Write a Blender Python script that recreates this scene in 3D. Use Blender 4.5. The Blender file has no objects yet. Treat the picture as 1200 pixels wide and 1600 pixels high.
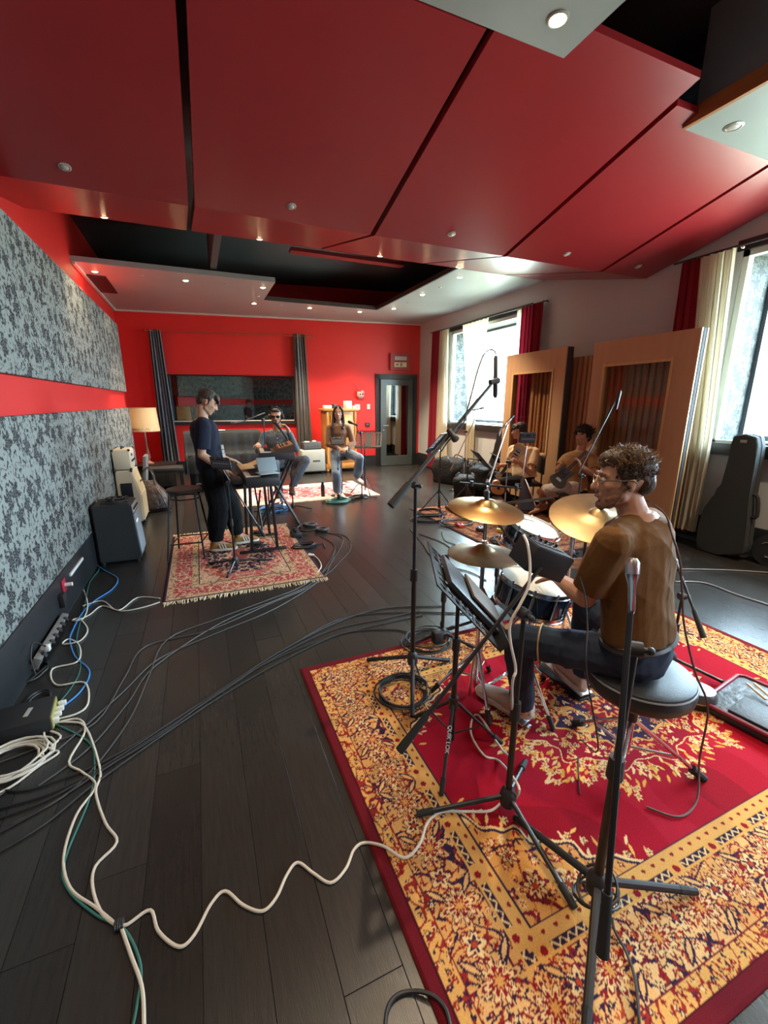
import bpy, bmesh, math, random
import numpy as np
from mathutils import Vector, Matrix, noise

random.seed(7)
rng = np.random.RandomState(7)
SC = bpy.context.scene
COL = SC.collection
R = math.radians

# ------------------------------------------------------------------ camera, sky, exposure
cam_d = bpy.data.cameras.new('camera')
cam_d.sensor_fit = 'VERTICAL'
cam_d.sensor_height = 36.0
cam_d.sensor_width = 27.0
cam_d.lens = 36.0 * 670.0 / 1600.0
cam_d.clip_start = 0.05
cam = bpy.data.objects.new('camera', cam_d)
COL.objects.link(cam)
cam.location = (0, 0, 1.6)
cam.rotation_euler = (R(90 - 14.27), 0, R(-23.06))
SC.camera = cam

world = bpy.data.worlds.new('daylight'); SC.world = world
world.use_nodes = True
wn = world.node_tree.nodes; wl = world.node_tree.links
wn.clear()
wo = wn.new('ShaderNodeOutputWorld'); wb = wn.new('ShaderNodeBackground')
wr = wn.new('ShaderNodeValToRGB'); wm = wn.new('ShaderNodeSeparateXYZ'); wt = wn.new('ShaderNodeTexCoord')
wl.new(wt.outputs['Generated'], wm.inputs[0]); 
wmr = wn.new('ShaderNodeMapRange'); wmr.inputs[1].default_value = -1; wmr.inputs[2].default_value = 1
wl.new(wm.outputs[2], wmr.inputs[0]); wl.new(wmr.outputs[0], wr.inputs[0])
e = wr.color_ramp.elements
e[0].position = 0.40; e[0].color = (.30, .36, .30, 1)
e[1].position = 0.56; e[1].color = (.60, .81, 1.0, 1)
wl.new(wr.outputs[0], wb.inputs[0]); wb.inputs[1].default_value = 17.0
wl.new(wb.outputs[0], wo.inputs[0])

SC.view_settings.view_transform = 'Standard'
SC.view_settings.look = 'None'
SC.view_settings.gamma = 1.0
SC.view_settings.use_curve_mapping = False
SC.view_settings.exposure = 1.85
SC.cycles.max_bounces = 10
SC.cycles.diffuse_bounces = 6
SC.cycles.glossy_bounces = 4
SC.cycles.transparent_max_bounces = 12
SC.cycles.sample_clamp_indirect = 6.0
SC.cycles.caustics_reflective = False
SC.cycles.caustics_refractive = False
SC.cycles.use_denoising = True

# daylight portals at the windows (guide the sky light, give none themselves)
WINS = [(6.25, 8.75), (0.55, 3.10), (-4.4, -1.9)]       # y range of each window in the right wall
WZ0, WZ1 = 1.17, 3.12
for a, b in WINS:
    ld = bpy.data.lights.new('daylight_portal', 'AREA'); ld.shape = 'RECTANGLE'
    ld.size = b - a; ld.size_y = WZ1 - WZ0
    ld.cycles.is_portal = True
    lo = bpy.data.objects.new('daylight_portal', ld); COL.objects.link(lo)
    lo.location = (5.95, (a + b) / 2, (WZ0 + WZ1) / 2)
    lo.rotation_euler = (R(90), 0, R(90))

# ------------------------------------------------------------------ materials
def nodes_of(m):
    return m.node_tree.nodes, m.node_tree.links
MATS = {}
def mat(name, col, rough=.6, metal=0., var=None, bump=None, spec=None, coat=0, emit=None, objrand=0., stretch=(1, 1, 1), sheen=0):
    if name in MATS: return MATS[name]
    m = bpy.data.materials.new(name); m.use_nodes = True
    n, l = nodes_of(m); b = n['Principled BSDF']
    c4 = tuple(col) + (1,)
    b.inputs['Base Color'].default_value = c4
    b.inputs['Roughness'].default_value = rough
    b.inputs['Metallic'].default_value = metal
    if spec is not None: b.inputs['Specular IOR Level'].default_value = spec
    if coat: b.inputs['Coat Weight'].default_value = coat; b.inputs['Coat Roughness'].default_value = .1
    if sheen: b.inputs['Sheen Weight'].default_value = sheen
    if emit: b.inputs['Emission Color'].default_value = tuple(emit[0]) + (1,); b.inputs['Emission Strength'].default_value = emit[1]
    src = None
    tc = n.new('ShaderNodeTexCoord'); mp = n.new('ShaderNodeMapping'); mp.inputs['Scale'].default_value = stretch
    l.new(tc.outputs['Object'], mp.inputs[0])
    if var:                                   # var = (other colour, noise scale, contrast)
        nz = n.new('ShaderNodeTexNoise'); nz.inputs['Scale'].default_value = var[1]; nz.inputs['Detail'].default_value = 5
        l.new(mp.outputs[0], nz.inputs['Vector'])
        rp = n.new('ShaderNodeValToRGB'); k = var[2] if len(var) > 2 else .3
        rp.color_ramp.elements[0].position = .5 - k / 2; rp.color_ramp.elements[0].color = c4
        rp.color_ramp.elements[1].position = .5 + k / 2; rp.color_ramp.elements[1].color = tuple(var[0]) + (1,)
        l.new(nz.outputs['Fac'], rp.inputs[0]); src = rp.outputs[0]
    if objrand:
        oi = n.new('ShaderNodeObjectInfo'); hs = n.new('ShaderNodeHueSaturation')
        mr = n.new('ShaderNodeMapRange'); mr.inputs[3].default_value = 1 - objrand; mr.inputs[4].default_value = 1 + objrand
        l.new(oi.outputs['Random'], mr.inputs[0]); l.new(mr.outputs[0], hs.inputs['Value'])
        if src: l.new(src, hs.inputs['Color'])
        else: hs.inputs['Color'].default_value = c4
        src = hs.outputs[0]
    if src: l.new(src, b.inputs['Base Color'])
    if bump:                                  # bump = (scale, strength[, distance])
        nz = n.new('ShaderNodeTexNoise'); nz.inputs['Scale'].default_value = bump[0]; nz.inputs['Detail'].default_value = 4
        l.new(mp.outputs[0], nz.inputs['Vector'])
        bp = n.new('ShaderNodeBump'); bp.inputs['Strength'].default_value = bump[1]
        bp.inputs['Distance'].default_value = bump[2] if len(bump) > 2 else .01
        l.new(nz.outputs['Fac'], bp.inputs['Height']); l.new(bp.outputs[0], b.inputs['Normal'])
    MATS[name] = m
    return m

def math_node(n, l, op, a, b=None, c=None):
    x = n.new('ShaderNodeMath'); x.operation = op
    for i, v in enumerate((a, b, c)):
        if v is None: continue
        if isinstance(v, (int, float)): x.inputs[i].default_value = v
        else: l.new(v, x.inputs[i])
    return x.outputs[0]

def floral_mat(name, light, dark, scale=7.0):
    m = bpy.data.materials.new(name); m.use_nodes = True
    n, l = nodes_of(m); b = n['Principled BSDF']; b.inputs['Roughness'].default_value = .8
    tc = n.new('ShaderNodeTexCoord'); sx = n.new('ShaderNodeSeparateXYZ'); l.new(tc.outputs['Object'], sx.inputs[0])
    M_ = lambda *a: math_node(n, l, *a)
    u = M_('ADD', sx.outputs[0], sx.outputs[1]); v = sx.outputs[2]
    def layer(sc, petals, r0, amp, offs):
        cb = n.new('ShaderNodeCombineXYZ')
        l.new(M_('ADD', M_('MULTIPLY', u, sc), offs), cb.inputs[0]); l.new(M_('MULTIPLY', v, sc * .8), cb.inputs[1])
        vo = n.new('ShaderNodeTexVoronoi'); vo.voronoi_dimensions = '2D'; vo.inputs['Scale'].default_value = 1; vo.inputs['Randomness'].default_value = .75
        l.new(cb.outputs[0], vo.inputs['Vector'])
        sb = n.new('ShaderNodeVectorMath'); sb.operation = 'SUBTRACT'
        l.new(cb.outputs[0], sb.inputs[0]); l.new(vo.outputs['Position'], sb.inputs[1])
        s2 = n.new('ShaderNodeSeparateXYZ'); l.new(sb.outputs[0], s2.inputs[0])
        sc_ = n.new('ShaderNodeSeparateColor'); l.new(vo.outputs['Color'], sc_.inputs[0])
        an = M_('ADD', M_('ARCTAN2', s2.outputs[1], s2.outputs[0]), M_('MULTIPLY', sc_.outputs[0], 6.28))
        lim = M_('ADD', M_('MULTIPLY', M_('COSINE', M_('MULTIPLY', an, petals)), amp), r0)
        return M_('SUBTRACT', lim, vo.outputs['Distance']), vo.outputs['Distance'], an
    f1, d1, a1 = layer(scale, 5, .29, .09, 0.)
    f2, d2, a2 = layer(scale * 2.3, 2, .165, .15, 3.3)
    f3, d3, a3 = layer(scale * 3.6, 3, .12, .09, 7.7)
    # light rings and ribs inside each bloom
    ring = M_('MULTIPLY', M_('SINE', M_('MULTIPLY', d1, 42)), M_('COSINE', M_('MULTIPLY', a1, 7)))
    bloom = M_('MULTIPLY', M_('GREATER_THAN', f1, 0), M_('LESS_THAN', ring, .55))
    leaf = M_('MAXIMUM', M_('GREATER_THAN', f2, 0), M_('GREATER_THAN', f3, 0))
    nz = n.new('ShaderNodeTexNoise'); nz.inputs['Scale'].default_value = scale * 1.1; nz.inputs['Detail'].default_value = .5
    l.new(tc.outputs['Object'], nz.inputs['Vector'])
    vine = M_('LESS_THAN', M_('ABSOLUTE', M_('SUBTRACT', nz.outputs['Fac'], .5)), .007)
    mx = M_('MAXIMUM', M_('MAXIMUM', bloom, leaf), vine)
    mix = n.new('ShaderNodeMix'); mix.data_type = 'RGBA'
    l.new(mx, mix.inputs['Factor']); mix.inputs['A'].default_value = tuple(light) + (1,); mix.inputs['B'].default_value = tuple(dark) + (1,)
    l.new(mix.outputs['Result'], b.inputs['Base Color'])
    MATS[name] = m
    return m

def glass_mat(name, tint=(1, 1, 1), refl=.08):
    m = bpy.data.materials.new(name); m.use_nodes = True
    n, l = nodes_of(m); n.remove(n['Principled BSDF']); o = n['Material Output']
    t = n.new('ShaderNodeBsdfTransparent'); t.inputs[0].default_value = tuple(tint) + (1,)
    g = n.new('ShaderNodeBsdfGlossy'); g.inputs['Roughness'].default_value = .02
    lw = n.new('ShaderNodeLayerWeight'); lw.inputs['Blend'].default_value = .5
    mn = math_node(n, l, 'ADD', math_node(n, l, 'MULTIPLY', math_node(n, l, 'POWER', lw.outputs['Facing'], 5.0), .9), refl + .04)
    mx = n.new('ShaderNodeMixShader'); l.new(mn, mx.inputs[0]); l.new(t.outputs[0], mx.inputs[1]); l.new(g.outputs[0], mx.inputs[2])
    l.new(mx.outputs[0], o.inputs[0])
    MATS[name] = m
    return m

def wood_mat(name, a, b_, rough=.45, axis=2, scale=6, bump=.1):
    st = [1, 1, 1]; st[axis] = .08
    return mat(name, a, rough, var=(b_, scale * 3, .5), bump=(scale * 4, bump), stretch=tuple(st))

def translucent_mat(name, col, tr=.5):
    m = mat(name, col, .9, bump=(60, .1))
    n, l = nodes_of(m); b = n['Principled BSDF']; o = n['Material Output']
    t = n.new('ShaderNodeBsdfTranslucent'); t.inputs[0].default_value = tuple(col) + (1,)
    mx = n.new('ShaderNodeMixShader'); mx.inputs[0].default_value = tr
    l.new(b.outputs[0], mx.inputs[1]); l.new(t.outputs[0], mx.inputs[2]); l.new(mx.outputs[0], o.inputs[0])
    return m

BLACK = mat('black_metal', (.012, .012, .013), .38, spec=.5)
BLKPL = mat('black_plastic', (.015, .015, .016), .5)
RUBBER = mat('black_rubber', (.012, .012, .012), .75)
CHROME = mat('chrome', (.75, .75, .76), .12, 1.0)
STEEL = mat('steel', (.42, .42, .43), .3, 1.0)
CABLE = mat('black_cable', (.016, .015, .016), .5)
WCABLE = mat('white_cable', (.62, .58, .50), .45)
BCABLE = mat('blue_cable', (.05, .25, .62), .45)
GCABLE = mat('green_cable', (.03, .16, .14), .5)
WHITE = mat('white_plastic', (.75, .74, .70), .4)

# ------------------------------------------------------------------ mesh building
WM = {}                                             # object name -> world matrix
def V(*a): return Vector(a if len(a) > 1 else a[0])

class B:
    """collects shapes (world coordinates) into one mesh"""
    def __init__(s): s.bm = bmesh.new()
    def _xf(s, vs, M):
        for v in vs: v.co = M @ v.co
    def box(s, c, size, rz=0, M=None, bevel=0):
        r = bmesh.ops.create_cube(s.bm, size=1)['verts']
        for v in r: v.co = Vector((v.co.x * size[0], v.co.y * size[1], v.co.z * size[2]))
        if bevel:
            es = list({e for v in r for e in v.link_edges})
            rr = bmesh.ops.bevel(s.bm, geom=es, offset=bevel, segments=2, affect='EDGES', profile=.5)
            r = list({v for f in rr['faces'] for v in f.verts} | {v for v in r if v.is_valid})
        T = Matrix.Translation(V(c)) @ (M.to_4x4() if M is not None else Matrix.Rotation(rz, 4, 'Z'))
        s._xf(r, T); return s
    def cyl(s, a, b, r0, r1=None, seg=12, cap=True):
        a, b = V(a), V(b); d = b - a; L = d.length
        if L < 1e-6: return s
        r1 = r0 if r1 is None else r1
        r = bmesh.ops.create_cone(s.bm, cap_ends=cap, segments=seg, radius1=max(r0, 1e-5), radius2=max(r1, 1e-5), depth=L)['verts']
        s._xf(r, Matrix.Translation((a + b) / 2) @ d.to_track_quat('Z', 'Y').to_matrix().to_4x4()); return s
    def sph(s, c, r, seg=12, M=None):
        if isinstance(r, (int, float)): r = (r, r, r)
        q = bmesh.ops.create_uvsphere(s.bm, u_segments=seg, v_segments=max(6, seg * 2 // 3), radius=1)['verts']
        T = Matrix.Translation(V(c)) @ (M.to_4x4() if M is not None else Matrix.Identity(4)) @ Matrix.Diagonal((r[0], r[1], r[2], 1))
        s._xf(q, T); return s
    def lathe(s, base, axis, prof, seg=24, M=None):
        """prof = [(radius, height along axis)]"""
        base = V(base); q = V(axis).to_track_quat('Z', 'Y').to_matrix() if M is None else M
        rings = []
        for r, h in prof:
            ring = []
            for k in range(seg):
                t = 2 * math.pi * k / seg
                ring.append(s.bm.verts.new(base + q @ Vector((r * math.cos(t), r * math.sin(t), h))))
            rings.append(ring)
        for a, b in zip(rings, rings[1:]):
            for k in range(seg):
                s.bm.faces.new((a[k], a[(k + 1) % seg], b[(k + 1) % seg], b[k]))
        s.bm.faces.new(rings[0][::-1]); s.bm.faces.new(rings[-1]); return s
    def tube(s, pts, r, seg=8, smooth=4, closed=False):
        pts = [V(p) for p in pts]
        if smooth > 1 and len(pts) > 2: pts = spline(pts, smooth, closed)
        n = len(pts); rings = []; up = Vector((0, 0, 1)); prev = None
        for i, p in enumerate(pts):
            if closed: t = pts[(i + 1) % n] - pts[i - 1]
            else: t = pts[min(i + 1, n - 1)] - pts[max(i - 1, 0)]
            if t.length < 1e-8: t = Vector((0, 0, 1))
            t.normalize()
            if prev is None:
                prev = t.cross(up)
                if prev.length < .05: prev = t.cross(Vector((1, 0, 0)))
            prev = prev - t * prev.dot(t); 
            if prev.length < 1e-6: prev = t.orthogonal()
            prev.normalize(); bn = t.cross(prev)
            rr = r if not callable(r) else r(i / max(1, n - 1))
            rings.append([s.bm.verts.new(p + (prev * math.cos(2 * math.pi * k / seg) + bn * math.sin(2 * math.pi * k / seg)) * rr) for k in range(seg)])
        m = n if closed else n - 1
        for i in range(m):
            a, b = rings[i], rings[(i + 1) % n]
            for k in range(seg): s.bm.faces.new((a[k], a[(k + 1) % seg], b[(k + 1) % seg], b[k]))
        if not closed: s.bm.faces.new(rings[0][::-1]); s.bm.faces.new(rings[-1])
        return s
    def prism(s, poly, ext, M=None):
        """poly = list of 3D points, ext = extrusion vector"""
        e_ = V(ext); a = [s.bm.verts.new(V(p)) for p in poly]; b = [s.bm.verts.new(V(p) + e_) for p in poly]
        n = len(poly)
        s.bm.faces.new(a[::-1]); s.bm.faces.new(b)
        for i in range(n): s.bm.faces.new((a[i], a[(i + 1) % n], b[(i + 1) % n], b[i]))
        return s
    def loft(s, secs, seg=16, power=2.0, cap=True):
        """secs = [(centre, vec_u, vec_v)] elliptical rings (superellipse power)"""
        rings = []
        for c, u, v in secs:
            c, u, v = V(c), V(u), V(v); ring = []
            for k in range(seg):
                t = 2 * math.pi * k / seg; ct, st = math.cos(t), math.sin(t)
                x = math.copysign(abs(ct) ** (2 / power), ct); y = math.copysign(abs(st) ** (2 / power), st)
                ring.append(s.bm.verts.new(c + u * x + v * y))
            rings.append(ring)
        for a, b in zip(rings, rings[1:]):
            for k in range(seg): s.bm.faces.new((a[k], a[(k + 1) % seg], b[(k + 1) % seg], b[k]))
        if cap: s.bm.faces.new(rings[0][::-1]); s.bm.faces.new(rings[-1])
        return s
    def quad(s, a, b, c, d):
        s.bm.faces.new([s.bm.verts.new(V(p)) for p in (a, b, c, d)]); return s
    def sheet(s, grid, closed_u=False):
        """grid[i][j] of points"""
        vs = [[s.bm.verts.new(V(p)) for p in row] for row in grid]
        for i in range(len(vs) - 1):
            for j in range(len(vs[0]) - 1): s.bm.faces.new((vs[i][j], vs[i + 1][j], vs[i + 1][j + 1], vs[i][j + 1]))
        return s
    def build(s, name, m, parent=None, loc=None, smooth=None, kind=None, label=None, cat=None, group=None, autos=35):
        me = bpy.data.meshes.new(name)
        bmesh.ops.recalc_face_normals(s.bm, faces=s.bm.faces)
        if parent is not None: P = WM[parent.name]
        elif loc is not None: P = Matrix.Translation(V(loc))
        else: P = Matrix.Identity(4)
        inv = P.inverted()
        for v in s.bm.verts: v.co = inv @ v.co
        if smooth is not False:
            for f in s.bm.faces: f.smooth = True
            ca = math.cos(R(autos))
            for e_ in s.bm.edges:
                if len(e_.link_faces) == 2 and e_.link_faces[0].normal.dot(e_.link_faces[1].normal) < ca: e_.smooth = False
        s.bm.to_mesh(me); s.bm.free()
        if isinstance(m, (list, tuple)):
            for q in m: me.materials.append(q)
        else: me.materials.append(m)
        o = bpy.data.objects.new(name, me); COL.objects.link(o)
        if parent is not None: o.parent = parent
        elif loc is not None: o.location = loc
        WM[o.name] = P
        return tag(o, label, cat, group, kind)

def spline(p, k, closed=False):
    n = len(p); out = []
    rngi = range(n) if closed else range(n - 1)
    for i in rngi:
        if closed: a, b, c, d = p[i - 1], p[i], p[(i + 1) % n], p[(i + 2) % n]
        else: a, b, c, d = p[max(i - 1, 0)], p[i], p[i + 1], p[min(i + 2, n - 1)]
        for j in range(k):
            t = j / k
            out.append(.5 * ((2 * b) + (c - a) * t + (2 * a - 5 * b + 4 * c - d) * t * t + (3 * b - a - 3 * c + d) * t ** 3))
    if not closed: out.append(p[-1])
    return out

def tag(o, label=None, cat=None, group=None, kind=None):
    if label: o['label'] = label
    if cat: o['category'] = cat
    if group: o['group'] = group
    if kind: o['kind'] = kind
    return o

def thing(name, label, cat, loc=(0, 0, 0), group=None):
    o = bpy.data.objects.new(name, None); COL.objects.link(o); o.location = loc; o.empty_display_size = .1
    WM[o.name] = Matrix.Translation(V(loc))
    return tag(o, label, cat, group)

def copy_tree(o, parent=None, delta=None):
    c = o.copy(); COL.objects.link(c)
    WM[c.name] = WM[o.name].copy()
    if parent is not None: c.parent = parent
    if delta is not None:
        c.location = o.location + V(delta); WM[c.name] = Matrix.Translation(V(delta)) @ WM[o.name]
    for ch in o.children: copy_tree(ch, c)
    return c

# ------------------------------------------------------------------ the room
RED = mat('red_wall_paint', (.66, .022, .018), .5, var=((.59, .019, .017), 1.5, .6), bump=(250, .05))
REDC = mat('red_ceiling_panel', (.30, .019, .026), .33, var=((.27, .017, .024), 2.0, .6), bump=(180, .04))
TAUPE = mat('taupe_wall_paint', (.46, .49, .50), .6, bump=(250, .05))
SOFFIT = mat('grey_soffit_paint', (.34, .365, .37), .36, var=((.31, .33, .335), 2, .5), bump=(120, .03))
DARKC = mat('black_ceiling_paint', (.07, .08, .09), .6)
DKGREY = mat('dark_grey_side', (.30, .32, .33), .5)
SKIRT = mat('black_skirting', (.016, .018, .020), .42)
FLORAL = floral_mat('floral_fabric', (.225, .235, .21), (.014, .015, .017), 6.0)
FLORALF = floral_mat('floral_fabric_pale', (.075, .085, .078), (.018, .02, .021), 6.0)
PLANK = mat('dark_oak_plank', (.018, .0172, .016), .27, var=((.027, .0255, .0235), 14, .5), bump=(60, .25, .002), objrand=.28, stretch=(6, .5, 6))
GOLDP = wood_mat('orange_wood_edge', (.42, .16, .05), (.30, .10, .03), .5, axis=1)

def P3(u, z, off=0.):
    """point on the back wall: u along it from its left end, off towards the room"""
    return Vector((-1.4 + .990 * u - .139 * off, 11.19 - .139 * u - .990 * off, z))
def bwbox(b, u0, u1, z0, z1, o0, o1):
    b.prism([P3(u0, z0, o0), P3(u1, z0, o0), P3(u1, z1, o0), P3(u0, z1, o0)], P3(0, 0, o1) - P3(0, 0, o0)); return b
def uof(x): return (x + 1.4) / .990

# floor: every plank its own piece
floor = B().box((2.05, 4.0, -.06), (7.3, 15.2, .08)).build('floor', mat('floor_gap', (.007, .0065, .006), .8), kind='structure')
PW, PL = .18, 2.0
pm = []
for k in range(3):
    b = B().box((0, 0, -.010), (PW - .0016, PL - .0016, .02), bevel=.0008)
    o = b.build('plank', PLANK, floor, smooth=False); pm.append(o)
first = True
for i in range(-8, 30):
    off = (i * .83 + (i % 3) * .37) % 1.0 * PL
    for j in range(-1, 7):
        x = .04 + PW * (i + .5); y = -.6 + j * PL + off
        if x > 5.45 or y > 12 or y < -.9: continue
        if y > 8 and (i % 2 == 0) and False: continue
        if pm: o = pm.pop()
        else: o = random.choice(proto).copy(); COL.objects.link(o)
        if first: proto = [o]; first = False
        elif len(proto) < 3 and o not in proto: proto.append(o)
        o.location = (x, y, 0); o.parent = floor
b = B()
for i in range(-8, 30): b.box((.04 + PW * (i + .5), -2.6, -.010), (PW - .003, 2.0, .02))
b.build('rear_planks', PLANK, floor, kind='stuff', smooth=False)

# left wall: a thick false wall with two fabric panels, the true wall behind
wl_ = B()
wl_.box((-1.48, 4, 2.1), (.16, 15.2, 4.2)).box((-1.26, 2.6, 1.43), (.28, 12.4, 2.86))
wall_left = wl_.build('wall_left', RED, kind='structure')
B().box((-1.10, 2.6, 2.325), (.05, 12.42, 1.09), bevel=.012).build('upper_fabric_panel', FLORAL, wall_left)
B().box((-1.10, 2.6, .93), (.05, 12.42, 1.18), bevel=.012).build('lower_fabric_panel', FLORAL, wall_left)
B().box((-1.095, 2.6, .17), (.05, 12.42, .34), bevel=.004).build('baseboard_left', SKIRT, kind='structure')

# back wall with the control-room window and the doorway
cw0, cw1, cz0, cz1 = uof(-.52), uof(2.20), 1.17, 2.20
dw0, dw1, dz1 = uof(4.20), uof(5.27), 2.30
W = 6.85
b = B()
bwbox(b, 0, cw0, 0, 4.2, 0, -.18); bwbox(b, cw0, cw1, 0, cz0, 0, -.18); bwbox(b, cw0, cw1, cz1, 4.2, 0, -.18)
bwbox(b, cw1, dw0, 0, 4.2, 0, -.18); bwbox(b, dw0, dw1, dz1, 4.2, 0, -.18); bwbox(b, dw1, W, 0, 4.2, 0, -.18)
b.build('wall_back', RED, kind='structure')
b = B(); bwbox(b, .05, dw0 - .02, 0, .28, 0, .025); bwbox(b, dw1 + .02, W - .05, 0, .28, 0, .025)
b.build('baseboard_back', SKIRT, kind='structure')

# control-room window: dark frame, thick dark glass, room behind coloured to imitate its reflection
win1 = B(); 
bwbox(win1, cw0 - .02, cw1 + .02, cz0 - .06, cz0, .05, -.17); bwbox(win1, cw0 - .02, cw1 + .02, cz1, cz1 + .02, .03, -.17)
bwbox(win1, cw0 - .02, cw0 + .03, cz0, cz1, .03, -.17); bwbox(win1, cw1 - .03, cw1 + .02, cz0, cz1, .03, -.17)
win1 = win1.build('window_1', SKIRT, kind='structure')
b = B(); bwbox(b, cw0 + .03, cw1 - .03, cz0 + .012, cz0 + .035, .02, .045); b.build('window_sill_strip', mat('pale_sill_strip', (.6, .55, .47), .4), win1)
b = B(); bwbox(b, cw0 + .03, cw1 - .03, cz0, cz1, -.08, -.09); b.build('window_pane', glass_mat('dark_glass', (.55, .62, .60), .10), win1)
CR = mat('mirrored_red_wall', (.09, .012, .014), .7); CRD = mat('mirrored_door_dark', (.01, .01, .011), .8)
CRG = floral_mat('mirrored_panel_fabric', (.11, .15, .14), (.05, .065, .065), 7.0)  # panels, door and dark red stand in for what the glass reflects
cr = B(); o0, o1 = -.2, -2.6
for a in ((cw0 - .6, cw1 + .6, 0, 2.9, o1, o1 - .1), (cw0 - .7, cw0 - .6, 0, 2.9, -.19, o1), (cw1 + .6, cw1 + .7, 0, 2.9, -.19, o1), (cw0 - .7, cw1 + .7, 2.9, 3.0, -.19, o1), (cw0 - .7, cw1 + .7, -.1, 0, -.19, o1)): bwbox(cr, *a)
cr = cr.build('wall_control_room', CR, kind='structure')
b = B(); bwbox(b, cw0 - .6, cw0 + 1.45, 1.80, 2.55, o1 + .06, o1); b.build('upper_fabric_panel', CRG, cr)  # imitates the upper panel reflected in the glass
b = B(); bwbox(b, cw0 - .6, cw0 + 1.45, .4, 1.52, o1 + .06, o1); b.build('lower_fabric_panel', CRG, cr)  # imitates the lower panel reflected in the glass
b = B(); bwbox(b, cw0 + 1.75, cw0 + 2.35, 0, 2.0, o1 + .05, o1); b.build('mirrored_door', CRD, kind='structure')  # dark slab imitating the reflected door
ld = bpy.data.lights.new('control_room_fill', 'AREA'); ld.size = .6; ld.energy = 6; ld.color = (1, .85, .7)  # unseen lamp added to light the imitated reflection behind the glass
lo = bpy.data.objects.new('control_room_fill', ld); COL.objects.link(lo); lo.location = P3((cw0 + cw1) / 2, 2.85, -1.3)

# doorway: black frame, glazed leaf slightly ajar, dark lobby behind
b = B()
bwbox(b, dw0 - .01, dw0 + .11, 0, dz1, .035, -.2); bwbox(b, dw1 - .09, dw1 + .01, 0, dz1, .035, -.2); bwbox(b, dw0 - .01, dw1 + .01, dz1 - .12, dz1, .035, -.2)
door = b.build('door_1', mat('black_door_paint', (.012, .015, .016), .3), kind='structure')
hinge = P3(dw1 - .10, 0, .0); ang = R(4)
Ld = (dw1 - dw0) - .21
def leaf(u, z, o):      # u from hinge towards the left, opening into the room
    d = Vector((-.990, .139, 0)); d.rotate(Matrix.Rotation(ang, 3, 'Z')); nn = Vector((-.139, -.990, 0)); nn.rotate(Matrix.Rotation(ang, 3, 'Z'))
    return hinge + d * u + nn * o + Vector((0, 0, z))
def lbox(b, u0, u1, z0, z1, a0, a1):
    b.prism([leaf(u0, z0, a0), leaf(u1, z0, a0), leaf(u1, z1, a0), leaf(u0, z1, a0)], leaf(0, 0, a1) - leaf(0, 0, a0)); return b
b = B(); lbox(b, 0, .13, .01, dz1 - .13, -.03, .03); lbox(b, Ld - .15, Ld, .01, dz1 - .13, -.03, .03); lbox(b, .13, Ld - .15, .01, .26, -.03, .03); lbox(b, .13, Ld - .15, dz1 - .27, dz1 - .13, -.03, .03)
b.build('door_leaf', mat('door_leaf_paint', (.06, .075, .08), .28), door)
b = B(); lbox(b, .13, Ld - .15, .26, dz1 - .27, -.005, .005); b.build('door_pane', glass_mat('door_glass', (.30, .22, .22), .22), door)
b = B(); b.cyl(leaf(Ld - .07, 1.04, .03), leaf(Ld - .07, 1.04, .08), .012); b.cyl(leaf(Ld - .07, 1.04, .075), leaf(Ld - .19, 1.04, .075), .010); b.sph(leaf(Ld - .07, .92, .035), .018)
b.build('door_handle', STEEL, door)
b = B(); bwbox(b, dw0 - .5, dw1 + .5, 0, 2.5, -1.4, -1.5); bwbox(b, dw0 - .5, dw0 - .4, 0, 2.5, -.19, -1.5); bwbox(b, dw1 + .4, dw1 + .5, 0, 2.5, -.19, -1.5); bwbox(b, dw0 - .5, dw1 + .5, 2.4, 2.5, -.19, -1.5); bwbox(b, dw0 - .5, dw1 + .5, -.1, 0, -.19, -1.5)
b.build('wall_lobby', mat('lobby_paint', (.05, .02, .022), .7), kind='structure')

# right wall with three windows
XR = 5.35
b = B(); ys = [-3.6]
edges = sorted(WINS)
y0 = -4.6
segs = []
cur = -4.6
for a, c in edges:
    if a > cur: segs.append((cur, a))
    cur = c
segs.append((cur, 10.9))
for a, c in segs: b.box((XR + .30, (a + c) / 2, 2.1), (.60, c - a, 4.2))
for a, c in edges:
    b.box((XR + .30, (a + c) / 2, WZ0 / 2), (.60, c - a, WZ0)); b.box((XR + .30, (a + c) / 2, (WZ1 + 4.2) / 2), (.60, c - a, 4.2 - WZ1))
b.build('wall_right', TAUPE, kind='structure')
B().box((XR - .012, 3.1, .16), (.03, 14.6, .32), bevel=.004).build('baseboard_right', SKIRT, kind='structure')
WFR = mat('pale_window_frame', (.55, .60, .57), .4); WFD = mat('dark_window_frame', (.05, .055, .06), .4)
PANE = glass_mat('clear_glass', (.97, .99, .98), .0)
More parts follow.
